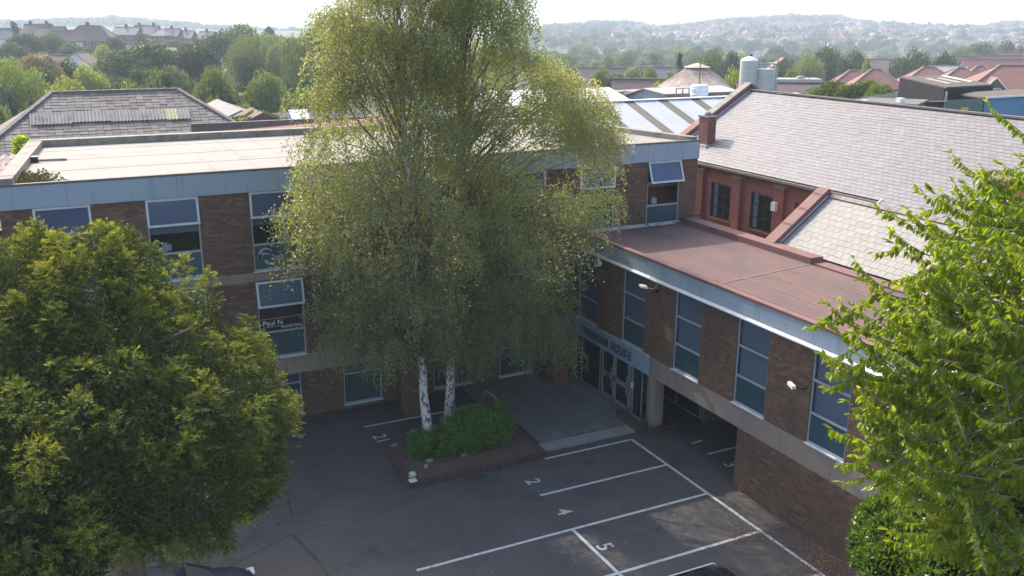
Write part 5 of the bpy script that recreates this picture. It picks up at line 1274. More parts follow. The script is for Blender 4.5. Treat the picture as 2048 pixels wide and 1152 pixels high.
def get_proto(kind, matk, lod):
    k = (kind, matk, lod)
    if k not in PROTO:
        vs = []
        for sd in range(3 if lod < 2 else 2):
            n, lf_ = ((9000, .075), (2600, .13), (420, .30))[lod]
            asp = dict(round=.85, cone=1.7, willow=1.1, tall=1.9)[kind]
            V, Fc, T = crown_proto(kind, sd*7+hash(kind) % 5 if False else sd*7+len(kind), n, lf_, lobes=(18, 14, 9)[lod], aspect=asp)
            vs.append((np_mesh('crown', V, Fc, LF[matk], T), asp))
        PROTO[k] = vs
    return PROTO[k]
_trk = MB().tube([(0, 0, -.3), (.02, .01, .5), (-.02, 0, 1.0)], [.06, .045, .02], 7).tube([(0, 0, .45), (.25, .1, .85)], [.03, .01], 5).tube([(0, 0, .5), (-.2, -.15, .9)], [.03, .01], 5).mesh('trunk', MT['bark'])
WORDS = {'round': 'rounded', 'cone': 'pointed', 'willow': 'drooping', 'tall': 'tall narrow'}
MW = {'dark': 'dark green', 'mid': 'mid green', 'light': 'pale green', 'yellow': 'yellow green', 'willow': 'silvery green', 'mauve': 'brownish mauve', 'conifer': 'blackish conifer', 'hedge2': 'laurel'}
NAMES = {'cone': 'conifer', 'willow': 'willow_tree', 'round': 'broadleaf_tree', 'tall': 'poplar_tree'}
def tree(x, y, zb, h, r, kind, matk, lod, label, group=None, seed=None):
    vs = get_proto(kind, matk, lod); me, asp = vs[rnd.randrange(len(vs))]
    e = bpy.data.objects.new(NAMES[kind], None) if lod < 2 else bpy.data.objects.new(NAMES[kind], me)
    e.location = (x, y, zb); COL.objects.link(e)
    if group: label = lab_at('%s%s %s %s' % ('small ' if h < 8 else 'big ' if r > 7 else '', MW[matk] if matk != 'conifer' else 'blackish', WORDS[kind], 'foothill tree' if 'foot of' in group else 'belt tree' if 'belt' in group else 'wood tree' if 'wooded' in group else 'ridge tree'), x, y, zb+h)
    tag(e, label, 'tree', group)
    ch = h*(.88 if kind != 'cone' else .97); sz = ch/(2*asp)
    if lod < 2:
        c_ = bpy.data.objects.new('crown', me); c_.scale = (r, r*rnd.uniform(.85, 1.1), sz); c_.location = (0, 0, h-ch); c_.rotation_euler = (0, 0, rnd.uniform(0, 6.28)); link(c_, e)
        t_ = bpy.data.objects.new('trunk', _trk); t_.scale = (h*.5, h*.5, h*.6); link(t_, e)
    else:
        e.scale = (r, r, sz); e.rotation_euler = (0, 0, rnd.uniform(0, 6.28))
    return e
LMK = [(0, 'at the far left edge'), (60, 'under the chimneyed houses'), (140, 'below the white bungalow'), (200, 'under the wide hipped house'), (260, 'below the long dark terrace'), (330, 'under the end of the terrace'), (385, 'below the paired houses'),
       (440, 'below the dark paired houses'), (500, 'beside the domed pale willow'), (560, 'near the slim willow'), (620, 'beside the tall pale willow'), (690, 'behind the birch edge'), (760, 'behind the birch crown'),
       (1040, 'beside the birch top'), (1110, 'right of the birch crown'), (1180, 'over the low white roofs'), (1240, 'over the brown terrace'), (1290, 'above the dark tiled house'), (1340, 'left of the dark conifer'), (1395, 'over the round house'),
       (1450, 'between round house and silos'), (1510, 'above the silos'), (1570, 'right of the silos'), (1630, 'over the laurel hedge'), (1690, 'behind the big trees'), (1750, 'above the pointed tree'), (1810, 'over the dark barn'),
       (1870, 'right of the dark barn roof'), (1930, 'above the hipped red roofs'), (1990, 'over the dormered house'), (2048, 'at the right edge')]
_used = {}
def lab_at(head, x, y, z, rows=None):
    u, v, _z = proj((x, y, z)); lm = min(LMK, key=lambda q: abs(q[0]-u))[1]
    band = 'on the skyline' if v < 58 else 'upper slope' if v < 70 else 'middle slope' if v < 82 else 'lower slope' if v < 105 else 'valley floor' if v < 140 else 'near the roofs'
    return '%s %s, %s' % (head, lm, band)
def utree(u, vt, D, wpx, kind, matk, label, lod=0, group=None, hmin=5):
    top = at_h(u, vt, D); zb = float(terr(top[0], top[1])); z = (top-CAM)@FW; r = wpx/2*z/F_PX
    h = max(hmin, top[2]-zb)
    return tree(top[0], top[1], top[2]-h, h, r, kind, matk, lod, label, group)
GL = 'trees of the wooded valley at the left'
for a in ((272, 76, 185, 150, 'round', 'dark', 'largest dark tree above the ridge of the hipped tile roof'), (382, 84, 195, 110, 'round', 'dark', 'dark broad tree below the pair of terraced houses'),
    (225, 98, 200, 90, 'round', 'mid', 'mid green tree left of the largest dark tree'), (330, 95, 215, 90, 'round', 'mid', 'mid green tree behind the largest dark tree'),
    (497, 68, 170, 108, 'willow', 'willow', 'pale drooping tree with a domed top left of the tall willow'), (612, 56, 135, 150, 'willow', 'willow', 'tall pale willow directly left of the birch'),
    (560, 78, 165, 70, 'willow', 'willow', 'slim pale willow between the two drooping trees'),
    (532, 138, 115, 105, 'round', 'light', 'bright rounded tree in front of the tall willow'), (425, 128, 118, 95, 'round', 'light', 'feathery bright green tree right of the tile roof ridge'),
    (333, 144, 125, 38, 'tall', 'mid', 'small narrow greyish tree over the right end of the tile roof ridge'), (425, 187, 92, 55, 'round', 'yellow', 'small yellow green bush-like tree above the right hip of the tile roof'),
    (130, 152, 105, 120, 'round', 'yellow', 'bright yellow green tree just above the left end of the tile roof'), (25, 120, 120, 150, 'willow', 'light', 'pale feathery tree at the left edge'),
    (70, 104, 150, 110, 'round', 'mauve', 'brownish tree at the left below the white bungalow'), (140, 112, 165, 90, 'round', 'mid', 'green tree in front of the white bungalow'),
    (175, 122, 160, 70, 'round', 'yellow', 'yellowish tree right below the white bungalow'), (205, 88, 250, 55, 'round', 'yellow', 'small bright tree between bungalow and the dark trees'),
    (465, 208, 80, 60, 'round', 'mid', 'dark green bush beside the grey gabled shed'), (395, 222, 78, 40, 'round', 'light', 'low bush at the right hip of the tile roof'),
    (100, 64, 300, 65, 'round', 'mid', 'tree in front of the wide hipped house at the left'), (45, 66, 290, 75, 'round', 'dark', 'dark tree below the brown chimneyed houses'),
    (15, 84, 260, 90, 'round', 'dark', 'dark tree at the left edge below the white house'), (150, 84, 280, 70, 'round', 'mid', 'tree under the wide hipped house'),
    (27, 40, 330, 20, 'tall', 'mid', 'slim tree between the white house and chimneys'), (228, 72, 300, 40, 'round', 'mid', 'small tree at the right end of the hipped house'),
    (537, 50, 380, 22, 'round', 'dark', 'small dark treetop on the skyline right of the terraces'), (560, 72, 330, 60, 'round', 'mid', 'tree on the slope right of the terraces'),
    (600, 80, 300, 80, 'round', 'mid', 'tree on the slope behind the tall willow'), (470, 88, 320, 60, 'round', 'dark', 'dark tree just below the small dark pair of houses'),
    (640, 70, 160, 110, 'willow', 'willow', 'willow half hidden behind the birch crown'), (300, 172, 84, 50, 'round', 'light', 'low green treetop over the tile roof ridge at right'),
    (12, 225, 62, 60, 'round', 'mid', 'bush at the left edge beside the tile roof'), (350, 78, 380, 60, 'round', 'mid', 'trees at the foot of the middle pair of houses')):
    utree(*a, group=None)
for k in range(95):
    u = rnd.uniform(-60, 700); vt = rnd.uniform(86, 215); D = float(np.interp(vt, [86, 130, 215], [300, 150, 90])*rnd.uniform(.9, 1.1))
    if abs(u-160) < 75 and vt < 130: continue
    utree(u, vt, D, float(np.interp(vt, [86, 215], [60, 85]))*rnd.uniform(.8, 1.3), rnd.choice(['round']*4+['tall', 'willow']), rnd.choice(['dark', 'dark', 'mid', 'mid', 'light', 'willow']), 'tree of the dense mixed wood filling the left valley', 1, GL)
for k in range(60):
    D = rnd.uniform(230, 620); u = rnd.uniform(640, 1110) if D > 290 else rnd.uniform(430, 700); a_ = at_h(u, 90, D); h = rnd.uniform(9, 14)
    tree(a_[0], a_[1], float(terr(a_[0], a_[1])), h, rnd.uniform(4.5, 7), rnd.choice(['round']*5+['willow']), rnd.choice(['dark', 'mid', 'mid', 'light', 'willow']), 1, '', 'trees of the slope behind the birch')
# skyline trees just behind the left houses
for k in range(22):
    u = rnd.uniform(0, 560); D = rnd.uniform(430, 560)
    utree(u, float(np.interp(u, [0, 100, 230, 450, 560], [58, 56, 66, 76, 80]))+rnd.uniform(-3, 6), D, rnd.uniform(20, 40), 'round', rnd.choice(['dark', 'mid']), 'tree behind the houses on the left ridge', 1, 'trees behind the left ridge houses')
# right-hand named trees
for a in ((1660, 90, 230, 95, 'round', 'mid', 'large rounded tree left of the twin dark pair', 6), (1712, 95, 225, 85, 'round', 'dark', 'dark rounded tree right of the large one above the laurel hedge', 6),
    (1827, 94, 240, 84, 'round', 'dark', 'dark rounded tree over the left end of the barn roof', 6), (1893, 101, 250, 62, 'round', 'dark', 'smaller dark rounded tree right of the one over the barn', 6),
    (1733, 113, 200, 52, 'cone', 'yellow', 'bright yellow green pointed tree', 8), (1620, 107, 190, 80, 'willow', 'willow', 'pale willowy tree right of the silos', 6),
    (1590, 128, 150, 50, 'round', 'light', 'light tree just right of the silos', 5), (1470, 132, 100, 70, 'round', 'yellow', 'yellow green tree between the round house and the tall silo', 5),
    (1360, 108, 200, 62, 'cone', 'conifer', 'large dark conifer behind the round house', 12), (1230, 150, 135, 80, 'round', 'dark', 'dark bushy tree at the right of the birch crown', 5),
    (1210, 128, 160, 70, 'round', 'light', 'pale green tree beside the birch crown', 5), (1320, 158, 108, 60, 'round', 'yellow', 'bright bush left of the round house', 4),
    (1300, 132, 170, 60, 'round', 'light', 'light rounded tree behind the dark tiled house', 5), (1425, 96, 260, 60, 'round', 'light', 'light green tree behind the round house roof', 6),
    (1415, 112, 190, 80, 'round', 'mid', 'green tree right above the round house cap', 6), (1465, 100, 240, 60, 'round', 'dark', 'dark tree left of the taller silo', 6),
    (1565, 120, 210, 50, 'round', 'dark', 'dark tree behind the small red gable', 6), (1965, 82, 380, 80, 'round', 'mid', 'broad tree above the estate at the right', 6),
    (1935, 90, 370, 70, 'round', 'mid', 'green tree above the estate left of the broad one', 6), (2015, 80, 400, 70, 'round', 'mid', 'green tree at the top right above the estate', 6),
    (2040, 86, 350, 50, 'round', 'light', 'light tree at the right edge above the estate', 6)):
    utree(*a[:7], group=None, hmin=a[7])
for (u, v, D, w_, lab) in ((1634, 170, 92, 70, 'leftmost clump of the laurel hedge beyond the slate roof'), (1668, 160, 91, 74, 'second clump of the laurel hedge beyond the slate roof'),
        (1704, 165, 90, 74, 'middle clump of the laurel hedge beyond the slate roof'), (1738, 158, 91, 70, 'fourth clump of the laurel hedge beyond the slate roof'), (1764, 164, 89, 62, 'rightmost clump of the laurel hedge, beside the dark barn')):
    top = at_h(u, v, D); zz = (top-CAM)@FW; r_ = w_/2*zz/F_PX*1.12
    t_ = tree(top[0], top[1], top[2]-2.1*r_-.6, 2.1*r_+.6, r_, 'round', 'hedge2', 0, lab)
    for c_ in t_.children:
        if c_.name.startswith('trunk'): c_.scale = (2.5, 2.5, 3)
for k in range(70):
    vt = rnd.uniform(92, 150); D = float(np.interp(vt, [92, 110, 150], [620, 330, 150])*rnd.uniform(.9, 1.1)); u = rnd.uniform(1000, 1640 if vt > 100 else 2060)
    utree(u, vt, D, float(np.interp(vt, [92, 150], [28, 62]))*rnd.uniform(.8, 1.3), rnd.choice(['round']*5+['tall', 'cone']), rnd.choice(['dark', 'mid', 'mid', 'light', 'light', 'willow', 'mauve']), 'tree of the belt across the valley on the right', 1, 'trees in the valley belt on the right')
for k in range(120):
    D = rnd.uniform(400, 950); u = rnd.uniform(1000, 2090) if k % 2 else rnd.uniform(1030, 1500); a_ = at_h(u, 80, D); x, y = a_[0], a_[1]; zb = float(terr(x, y)); h = rnd.uniform(9, 14)
    tree(x, y, zb, h, rnd.uniform(5, 8), rnd.choice(['round']*6+['cone']), rnd.choice(['dark', 'mid', 'mid', 'light', 'willow']), 1, 'tree at the foot of the far hillside', 'trees at the foot of the far hill')
# far hillside: houses and trees
def uvof(x, y, z):
    return proj((x, y, z))
hv = []
hvn = ['brown roofed brick', 'red roofed brick', 'cream rendered', 'white walled', 'dark brick grey roofed']
for wl, rf in (('red', 'brown'), ('red', 'red'), ('cream', 'brown'), ('white', 'grey'), ('brown', 'grey')):
    b = MB().box(-5.5, 5.5, -4, 4, -3, 5); r = MB(); b.m = [0]*len(b.f)
    b.slab([(-6, -4.5, 4.9), (6, -4.5, 4.9), (6, 0, 8.2), (-6, 0, 8.2)], .3, 1); b.slab([(-6, 0, 8.2), (6, 0, 8.2), (6, 4.5, 4.9), (-6, 4.5, 4.9)], .3, 1)
    b.add([(-5.5, -4, 5), (-5.5, 4, 5), (-5.5, 0, 8)], [(0, 1, 2)], 0); b.add([(5.5, -4, 5), (5.5, 4, 5), (5.5, 0, 8)], [(0, 2, 1)], 0)
    for xx in (-3, 0, 3):
        for zz in (1.2, 3.8): b.box(xx-.8, xx+.8, -4.06, -4.0, zz-.5, zz+.6, 2)
    b.box(-1, 0, -.4, .5, 7.5, 9.2, 0)
    hv.append(b.mesh('house', [WALLS[wl], ROOFS[rf], MT['winfar']]))
spots = []
for row in range(34):
    D = 950+row*31; 
    uu = rnd.uniform(1080, 1110)
    while uu < 2110:
        w_ = rnd.uniform(12, 19); uu += w_
        u = uu+rnd.uniform(-3, 3); DD = D+rnd.uniform(-12, 12)
        hill = float(np.interp(u, [1040, 1200, 1300, 1500, 1660, 1720, 2100], [1150, 1300, 1800, 1550, 1500, 1900, 1900]))
        if DD > hill or (u < 1200 and rnd.random() < .6): continue
        if rnd.random() < .42: continue
        a_ = at_h(u, 60, DD); spots.append((DD, u, a_[0], a_[1]))
spots.sort()
E_far = 'houses on the far hillside'
vis_far = [s_ for s_ in spots if 1040 < s_[1] < 2048]
def hmat(x, y, rz): return Matrix.Translation((x, y, float(terr(x, y)))) @ Matrix.Rotation(rz, 4, 'Z')
rest = []
for k, (DD, u, x, y) in enumerate(vis_far):
    rz = -YAW+rnd.choice([0, 0, .3, -.4, 1.57])+rnd.uniform(-.2, .2); hi_ = rnd.choice([0, 0, 1, 1, 2, 3, 4]); me = hv[hi_]
    if k < 270:
        o = bpy.data.objects.new('house', me); o.location = (x, y, float(terr(x, y))); o.rotation_euler = (0, 0, rz); link(o); tag(o, lab_at('%s house' % hvn[hi_], x, y, float(terr(x, y))+5), 'house', E_far)
    else: rest.append((me, x, y, rz))
# the ones beyond the first few hundred, joined
def join_mesh(lst, name, mats_from):
    V = []; Fl = []; Mi = []; off = 0; mats = []
    for me, mtx in lst:
        vv = np.empty(len(me.vertices)*3); me.vertices.foreach_get('co', vv); vv = vv.reshape(-1, 3); m_ = np.array(mtx)
        V.append(vv@m_[:3, :3].T+m_[:3, 3]); 
        mi = []
        for m in me.materials:
            if m not in mats: mats.append(m)
            mi.append(mats.index(m))
        for p in me.polygons: Fl.append([off+q for q in p.vertices]); Mi.append(mi[p.material_index])
        off += len(vv)
    b = bpy.data.meshes.new(name); b.from_pydata(np.concatenate(V).tolist(), [], Fl)
    for m in mats: b.materials.append(m)
    b.polygons.foreach_set('material_index', Mi); b.update(); return b
if rest:
    o = bpy.data.objects.new('hillside_houses', join_mesh([(me, hmat(x, y, rz)) for me, x, y, rz in rest], 'hillside_houses', None)); link(o)
    tag(o, 'mass of distant houses higher up the far hillside', 'houses', None, 'stuff')
# hill woods: one mass of low-detail crowns
V = []; T = []; cnt = 0
lowp = [crown_proto('round', s_, 330, .34, 7, .85) for s_ in range(4)]
def addlow(x, y, zb, h, r):
    v, f, t_ = lowp[rnd.randrange(4)]; a = rnd.uniform(0, 6.28); ca, sa = math.cos(a), math.sin(a)
    q = v*np.array([r, r, h*.9/1.7]); q = np.stack([q[:, 0]*ca-q[:, 1]*sa, q[:, 0]*sa+q[:, 1]*ca, q[:, 2]], 1)+np.array([x, y, zb+h*.1]); V.append(q); T.append(np.clip(t_+rnd.uniform(-.25, .25), 0, 1))
for k in range(1150):          # among and above the houses on the right hill
    u = rnd.uniform(1000, 2120)
    hill = float(np.interp(u, [1040, 1200, 1300, 1500, 1660, 1720, 2100], [1150, 1300, 1800, 1550, 1500, 1900, 1900]))
    D = rnd.uniform(hill, 2080) if rnd.random() < .62 else rnd.uniform(900, hill)
    a_ = at_h(u, 60, D); addlow(a_[0], a_[1], float(terr(a_[0], a_[1])), rnd.uniform(8, 13), rnd.uniform(6, 11) if D > hill else rnd.uniform(4, 8))
for k in range(420):          # left ridge far away
    u = rnd.uniform(-80, 760); D = rnd.uniform(1400, 1740); a_ = at_h(u, 60, D); addlow(a_[0], a_[1], float(terr(a_[0], a_[1])), rnd.uniform(6, 11), rnd.uniform(7, 12))
V = np.concatenate(V); T = np.concatenate(T)
o = bpy.data.objects.new('hill_woods', np_mesh('hill_woods', V, np.arange(len(V)).reshape(-1, 4), LF['dark'], T)); link(o); tag(o, 'distant woods covering the far hills', 'woods', None, 'stuff')

# ================================================================== small plants near the roofs
def blob_foliage(parent, name, ells, nleaf, L_, W_, mat, up=.3, shell=.6, tintf=None, out=.9, droop=0, stuff=False):
    vols = np.array([e_[1][0]*e_[1][1]+e_[1][1]*e_[1][2]+e_[1][0]*e_[1][2] for e_ in ells]); vols = vols/vols.sum(); P = []; D = []
    for e_, f_ in zip(ells, vols):
        p, d = ellip_pts(int(nleaf*f_), e_[0], e_[1], shell); P.append(p); D.append(d)
    P = np.concatenate(P); D = np.concatenate(D); n = len(P)
    dr = unit(D*out+np.array([0, 0, up])+rng.normal(size=(n, 3))*.6)
    V, Fc = leaf_quads(P, dr, L_*(.6+.8*rng.random(n)), W_*(.7+.6*rng.random(n)), droop=droop)
    t_ = np.clip(rng.normal(.45, .22, n) if tintf is None else tintf(P, D), 0, 1)
    return foliage(name, V, Fc, t_, mat, parent, stuff)
iv = empty('ivy_gable', tuple(at_y(527, 245, 62)*[1, 1, 0]+[0, 0, 6]), 'gable end overgrown with bright green ivy beyond the flat roof', 'ivy')
ic = at_y(527, 242, 62)
MB().add([(ic[0]-2.0, 62, 5), (ic[0]+2.0, 62, 5), (ic[0]+1.4, 62, ic[2]-.1), (ic[0], 62, ic[2]+.55), (ic[0]-1.4, 62, ic[2]-.1), (ic[0]-2.0, 66, 5), (ic[0]+2.0, 66, 5), (ic[0]+1.4, 66, ic[2]-.1), (ic[0], 66, ic[2]+.55), (ic[0]-1.4, 66, ic[2]-.1)],
         [(0,1,2,3,4),(9,8,7,6,5),(0,5,6,1),(1,6,7,2),(2,7,8,3),(3,8,9,4),(4,9,5,0)]).build('wall', WALLS['brown'], iv)
el = [((ic[0]+dx, 61.9+rnd.uniform(0, 3), ic[2]+.15-abs(dx)*.35), (.45, .45, .4)) for dx in np.linspace(-2, 2, 16)]+[((ic[0]+dx, 61.8, ic[2]-.7), (.6, .25, .7)) for dx in np.linspace(-1.6, 1.6, 8)]
blob_foliage(iv, 'foliage', el, 9000, .14, .12, LF['hedge'])
sh = empty('roof_corner_shrub', (-1.6, 43.6, 8.5), 'bright green shrub poking up at the far left corner of the flat roof', 'shrub')
c_ = at_y(45, 290, 43.6); blob_foliage(sh, 'foliage', [(c_, (.32, .3, .35)), (c_-[.1, 0, .5], (.35, .3, .4))], 900, .16, .08, LF['cherry'], up=.6); MB().tube([c_-[.1, 0, 2.5], c_], [.04, .02], 6).build('stem', MT['bark'], sh)
sh = empty('weed_patch', (0, 46, 9.2), 'straggly weeds growing in the gutter of the tile roof', 'weeds')
blob_foliage(sh, 'foliage', [((1.0+q*.45, 46.1, 9.4), (.3, .15, .22)) for q in range(5)], 500, .15, .03, LF['willow'], up=1)

# ================================================================== the birches
def birch(name_loc, trunk, axis, label, nlobes, sub=None, seed=1, tint0=.42, extra=()):
    g = np.random.default_rng(seed)
    e = empty('silver_birch', name_loc, label, 'tree', 'silver birches in the planter')
    tb = MB(); pts = [np.array(p, float) for p in trunk]
    rad = np.interp(np.linspace(0, 1, len(pts)), [0, .08, .5, 1], [.25, .19, .11, .02]); tb.tube(pts, list(rad), 14)
    lb = []; limbs = MB()
    zs = np.array([a_[0] for a_ in axis]); xa = np.array([a_[1] for a_ in axis]); ya = np.array([a_[2] for a_ in axis]); wa = np.array([a_[3] for a_ in axis]); da = np.array([a_[4] for a_ in axis])
    tz = np.array([p[2] for p in pts]); P = []; D = []; T = []; LL = []; WW_ = []; twig = MB()
    k = 0
    while k < nlobes:
        z = g.uniform(zs[0], zs[-1]); 
        if g.random() > (np.interp(z, zs, wa)/wa.max())**.55: continue
        a = g.uniform(0, 2*math.pi); f_ = math.sqrt(g.uniform(.12, 1))
        if False: pass
        c_ = np.array([np.interp(z, zs, xa)+math.cos(a)*f_*np.interp(z, zs, wa), np.interp(z, zs, ya)+math.sin(a)*f_*np.interp(z, zs, da), z])
        if c_[1] > 32.0 and c_[2] < 11: continue
        if 13.2 < c_[0] < 17.8 and 9.2 < c_[2] < 10.7 and g.random() < .6: continue
        if c_[2] < 4.2 and abs(c_[0]-11.3) < 1.0 and c_[1] < 29: continue
        k += 1; lb.append(c_); outw = unit(np.array([math.cos(a), math.sin(a), 0]))
        # limb from trunk
        zt = max(3.4, z-1.0-2.2*f_); tp = np.array([np.interp(zt, tz, [p[0] for p in pts]), np.interp(zt, tz, [p[1] for p in pts]), zt])
        mid = tp*.45+c_*.55+np.array([0, 0, .75])+g.normal(size=3)*.2; slabk = 15 < c_[0]+c_[2]*.131 < 19.3 and 18.8 < c_[1]-c_[2]*1.11 < 22.2
        if not slabk and not (z > 10.5 and g.random() < .6): limbs.tube([tp, tp*.72+mid*.28+[0, 0, .1]+g.normal(size=3)*.1, mid, c_+[0, 0, .35], c_+outw*.5], [.034+.015*g.random(), .028, .018, .009, .004], 5, cap=False)
        r = g.uniform(.55, 1.05); ns = int(35*r*r*1.25)+8; lt_ = g.normal(0, .1)
        bright = tint0+lt_
        for s_ in range(ns):
            d = unit(g.normal(size=3)); d[2] = abs(d[2])*.7; st_ = c_+d*r*np.array([1, 1, .8])*g.uniform(.45, 1)
            ln_ = g.uniform(.4, 1.35)*(1.15 if z < 5 else .9); m_ = int(ln_/.05); t_ = (np.arange(m_)+g.random(m_)*.8)*.05
            o2 = unit(outw*.6+d*[1, 1, 0]+g.normal(size=3)*[.3, .3, 0])*.32
            pth = st_+np.outer(1-np.exp(-t_*1.6), o2*1.25)+np.outer(t_**1.25, [0, 0, -.9])+g.normal(size=(m_, 3))*.055
            if st_[1]+o2[1] > 32.45: pth[:, 1] = np.minimum(pth[:, 1], 32.45+(pth[:, 2] > 10.2)*9)
            P.append(pth); D.append(np.tile([0, 0, -1.], (m_, 1))+g.normal(size=(m_, 3))*.9); T.append(np.clip(g.normal(bright, .16, m_), 0, 1))
            if s_ % 5 == 0: twig.tube([st_, st_+o2*.6-[0, 0, ln_*.45], st_+o2-[0, 0, ln_*.95]], [.007, .005, .003], 3, cap=False)
    tb.build('trunk', MT['birchbark'], e, smooth=True)
    lo_ = limbs.build('limbs', MT['bark'], e); lo_['kind'] = 'stuff'; to_ = twig.build('twigs', MT['bark'], e); to_['kind'] = 'stuff'
    P = np.concatenate(P); D = np.concatenate(D); T = np.concatenate(T); ok = P[:, 2] > 1.3+.9*(P[:, 0] < 13)
    xg = P[:, 0]+P[:, 2]*.131; yg = P[:, 1]-P[:, 2]*1.11
    ok &= ~((xg > 15.4) & (xg < 18.9) & (yg > 19.2) & (yg < 21.7) & (g.random(len(P)) < .88)) & ~((P[:, 2] < 5.8) & (P[:, 0] > 17.3))
    P, D, T = P[ok], D[ok], T[ok]
    T = np.clip(T+.25*np.clip((P[:, 0]-14.5)/3, 0, 1)+.1*np.clip((P[:, 2]-8)/4, -.5, 1), 0, 1)  # right and upper leaves tinted brighter, to look more sunlit
    V, Fc = leaf_quads(P, D, rng.uniform(.055, .095, len(P)), rng.uniform(.042, .07, len(P)))
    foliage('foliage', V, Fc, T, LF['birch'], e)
    return e
birch((10.98, 29.0, 0), [(10.98, 29.0, 0), (10.92, 29.0, .6), (10.80, 29.0, 2.0), (10.78, 29.05, 3.4), (10.7, 29.1, 5.5), (10.6, 29.2, 8), (10.5, 29.3, 11), (10.3, 29.2, 14), (10.3, 29.2, 17.5)],
      # z, centre x, centre y, half width x, half depth y
      [(4.2, 9.9, 29.0, 1.9, 1.8), (5.6, 9.5, 28.9, 2.5, 2.4), (8, 9.3, 28.9, 2.8, 2.7), (10, 9.2, 28.9, 2.9, 2.8), (10.8, 9.9, 29.2, 2.6, 2.6), (13, 10.0, 29.4, 2.4, 2.2), (15, 10.3, 29.4, 2.2, 1.9), (18.3, 10.5, 29.3, 1.7, 1.3)],
      'silver birch nearer the camera with a leaning white trunk at the left of the pair', 250, seed=11, tint0=.42)
birch((12.45, 30.7, 0), [(12.45, 30.7, 0), (12.5, 30.7, 1.2), (12.56, 30.7, 2.8), (12.6, 30.6, 5), (12.8, 30.5, 8), (12.9, 30.3, 11), (13.0, 30.2, 14), (13.1, 30.2, 18)],
      [(3.3, 14.3, 29.8, 2.4, 2.0), (5.6, 14.7, 29.8, 3.0, 2.3), (8, 15.1, 29.9, 3.3, 2.4), (10, 15.2, 29.7, 3.3, 2.5), (12.0, 15.0, 29.8, 3.1, 2.6), (12.9, 14.3, 30.0, 2.9, 2.4), (14.0, 13.3, 30.1, 1.8, 2.2), (16, 13.0, 30.1, 1.8, 2.0), (18.3, 13.0, 30.2, 1.5, 1.3)],
      'silver birch standing farther back with the darker upright trunk at the right of the pair', 350, seed=23, tint0=.4)

# ================================================================== the yew
def sprays(P, D, ln_, nl, leafL, leafW, tip=.5, droop=.35, g=rng, t0=.3):
    """feathery sprays: P start, D direction; nl leaves pairs on a flat frond"""
    n = len(P); D = unit(D); side = unit(np.cross(D, np.array([0, 0, 1.])+g.normal(size=(n, 3))*.35)); PP = []; DD = []; TT = []
    base_t = np.clip(g.normal(t0, .14, n), 0, 1)
    for k in range(nl):
        f_ = (k+.5)/nl; c_ = P+D*(ln_*f_)[:, None]+np.array([0, 0, -1.])*(ln_*droop*f_*f_)[:, None]
        for s_ in (-1, 1):
            PP.append(c_+g.normal(size=(n, 3))*.006); DD.append(D*.75+side*s_*(.9-.5*f_)+np.array([0, 0, -.25*f_])+g.normal(size=(n, 3))*.18); TT.append(np.clip(base_t+tip*f_**1.5, 0, 1))
    return np.concatenate(PP), np.concatenate(DD), np.concatenate(TT), leafL, leafW
ye = empty('yew_tree', (.6, 21.8, 0), 'huge dark green yew with yellow green tips filling the lower left', 'tree')
YP = [(105, 520, 75, 22.6), (190, 500, 70, 22.6), (235, 490, 58, 22.6), (60, 600, 110, 21.8), (160, 600, 120, 21.8), (270, 590, 90, 22.0), (345, 640, 75, 22.2), (395, 620, 55, 22.4), (40, 760, 150, 20.6), (200, 740, 150, 20.4), (330, 740, 120, 20.8),
      (430, 700, 75, 22), (500, 720, 70, 22.2), (525, 760, 45, 22.6), (460, 800, 110, 20.6), (525, 830, 50, 22), (525, 900, 50, 22), (520, 930, 75, 21.2), (400, 870, 130, 19.4), (260, 880, 130, 18.9), (90, 900, 150, 18.6), (30, 1000, 120, 18.2),
      (170, 1010, 120, 18), (300, 1000, 110, 18.2), (420, 990, 95, 19.2), (500, 990, 55, 20.8), (70, 1110, 90, 17.6), (170, 1100, 75, 17.4), (250, 1045, 65, 18.0), (200, 1045, 75, 17.8), (335, 1040, 55, 18.4), (480, 960, 85, 20.6), (390, 1045, 55, 19.6), (520, 965, 50, 21.4), (548, 800, 32, 22.2), (550, 870, 32, 22.2), (-60, 700, 160, 20.6), (-80, 900, 170, 19), (-40, 540, 90, 22.6), (-90, 1100, 130, 17.5), (20, 1130, 90, 17.4), (110, 1150, 80, 17.0), (175, 1130, 50, 17.2), (-20, 1180, 100, 17), (300, 1075, 45, 18.2), (360, 1060, 40, 18.8)]
P = []; D = []; Q = []; QD = []; MT_ = []; HB = []
for (u, v, rp, y) in YP:
    c_ = at_y(u, v, y); r = rp*((c_-CAM)@FW)/F_PX
    nm_ = max(3, int(7.5*r*r))
    mc, md_ = ellip_pts(nm_, c_, (r*.86, r*.84, r*.86), 1.0)
    for m0, d0 in zip(mc, md_):
        if d0[1] > .8: continue
        ax_ = unit(d0*.75+np.array([0, 0, .75])+rng.normal(size=3)*.22); hh = rng.uniform(.5, 1.0); rr0 = rng.uniform(.3, .48); ns_ = int(62*hh*rr0/.4)
        t_ = rng.random(ns_)**.8; ra = unit(np.cross(ax_, rng.normal(size=(ns_, 3)))); p = m0+np.outer(t_*hh-.25, ax_)+ra*(rr0*(1-t_**1.4)*rng.uniform(.75, 1.05, ns_)+.03)[:, None]
        P.append(p); D.append(ra*.8+ax_*(.35+t_[:, None])); MT_.append(np.full(ns_, rng.normal(0, .1))); HB.append(t_)
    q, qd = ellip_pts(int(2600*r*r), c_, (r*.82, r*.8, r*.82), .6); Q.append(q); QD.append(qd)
MT_ = np.concatenate(MT_); HB = np.concatenate(HB)
P = np.concatenate(P); D = np.concatenate(D); n = len(P)
keep = P[:, 2] > 1.6; P, D, MT_, HB = P[keep], D[keep], MT_[keep], HB[keep]; n = len(P)
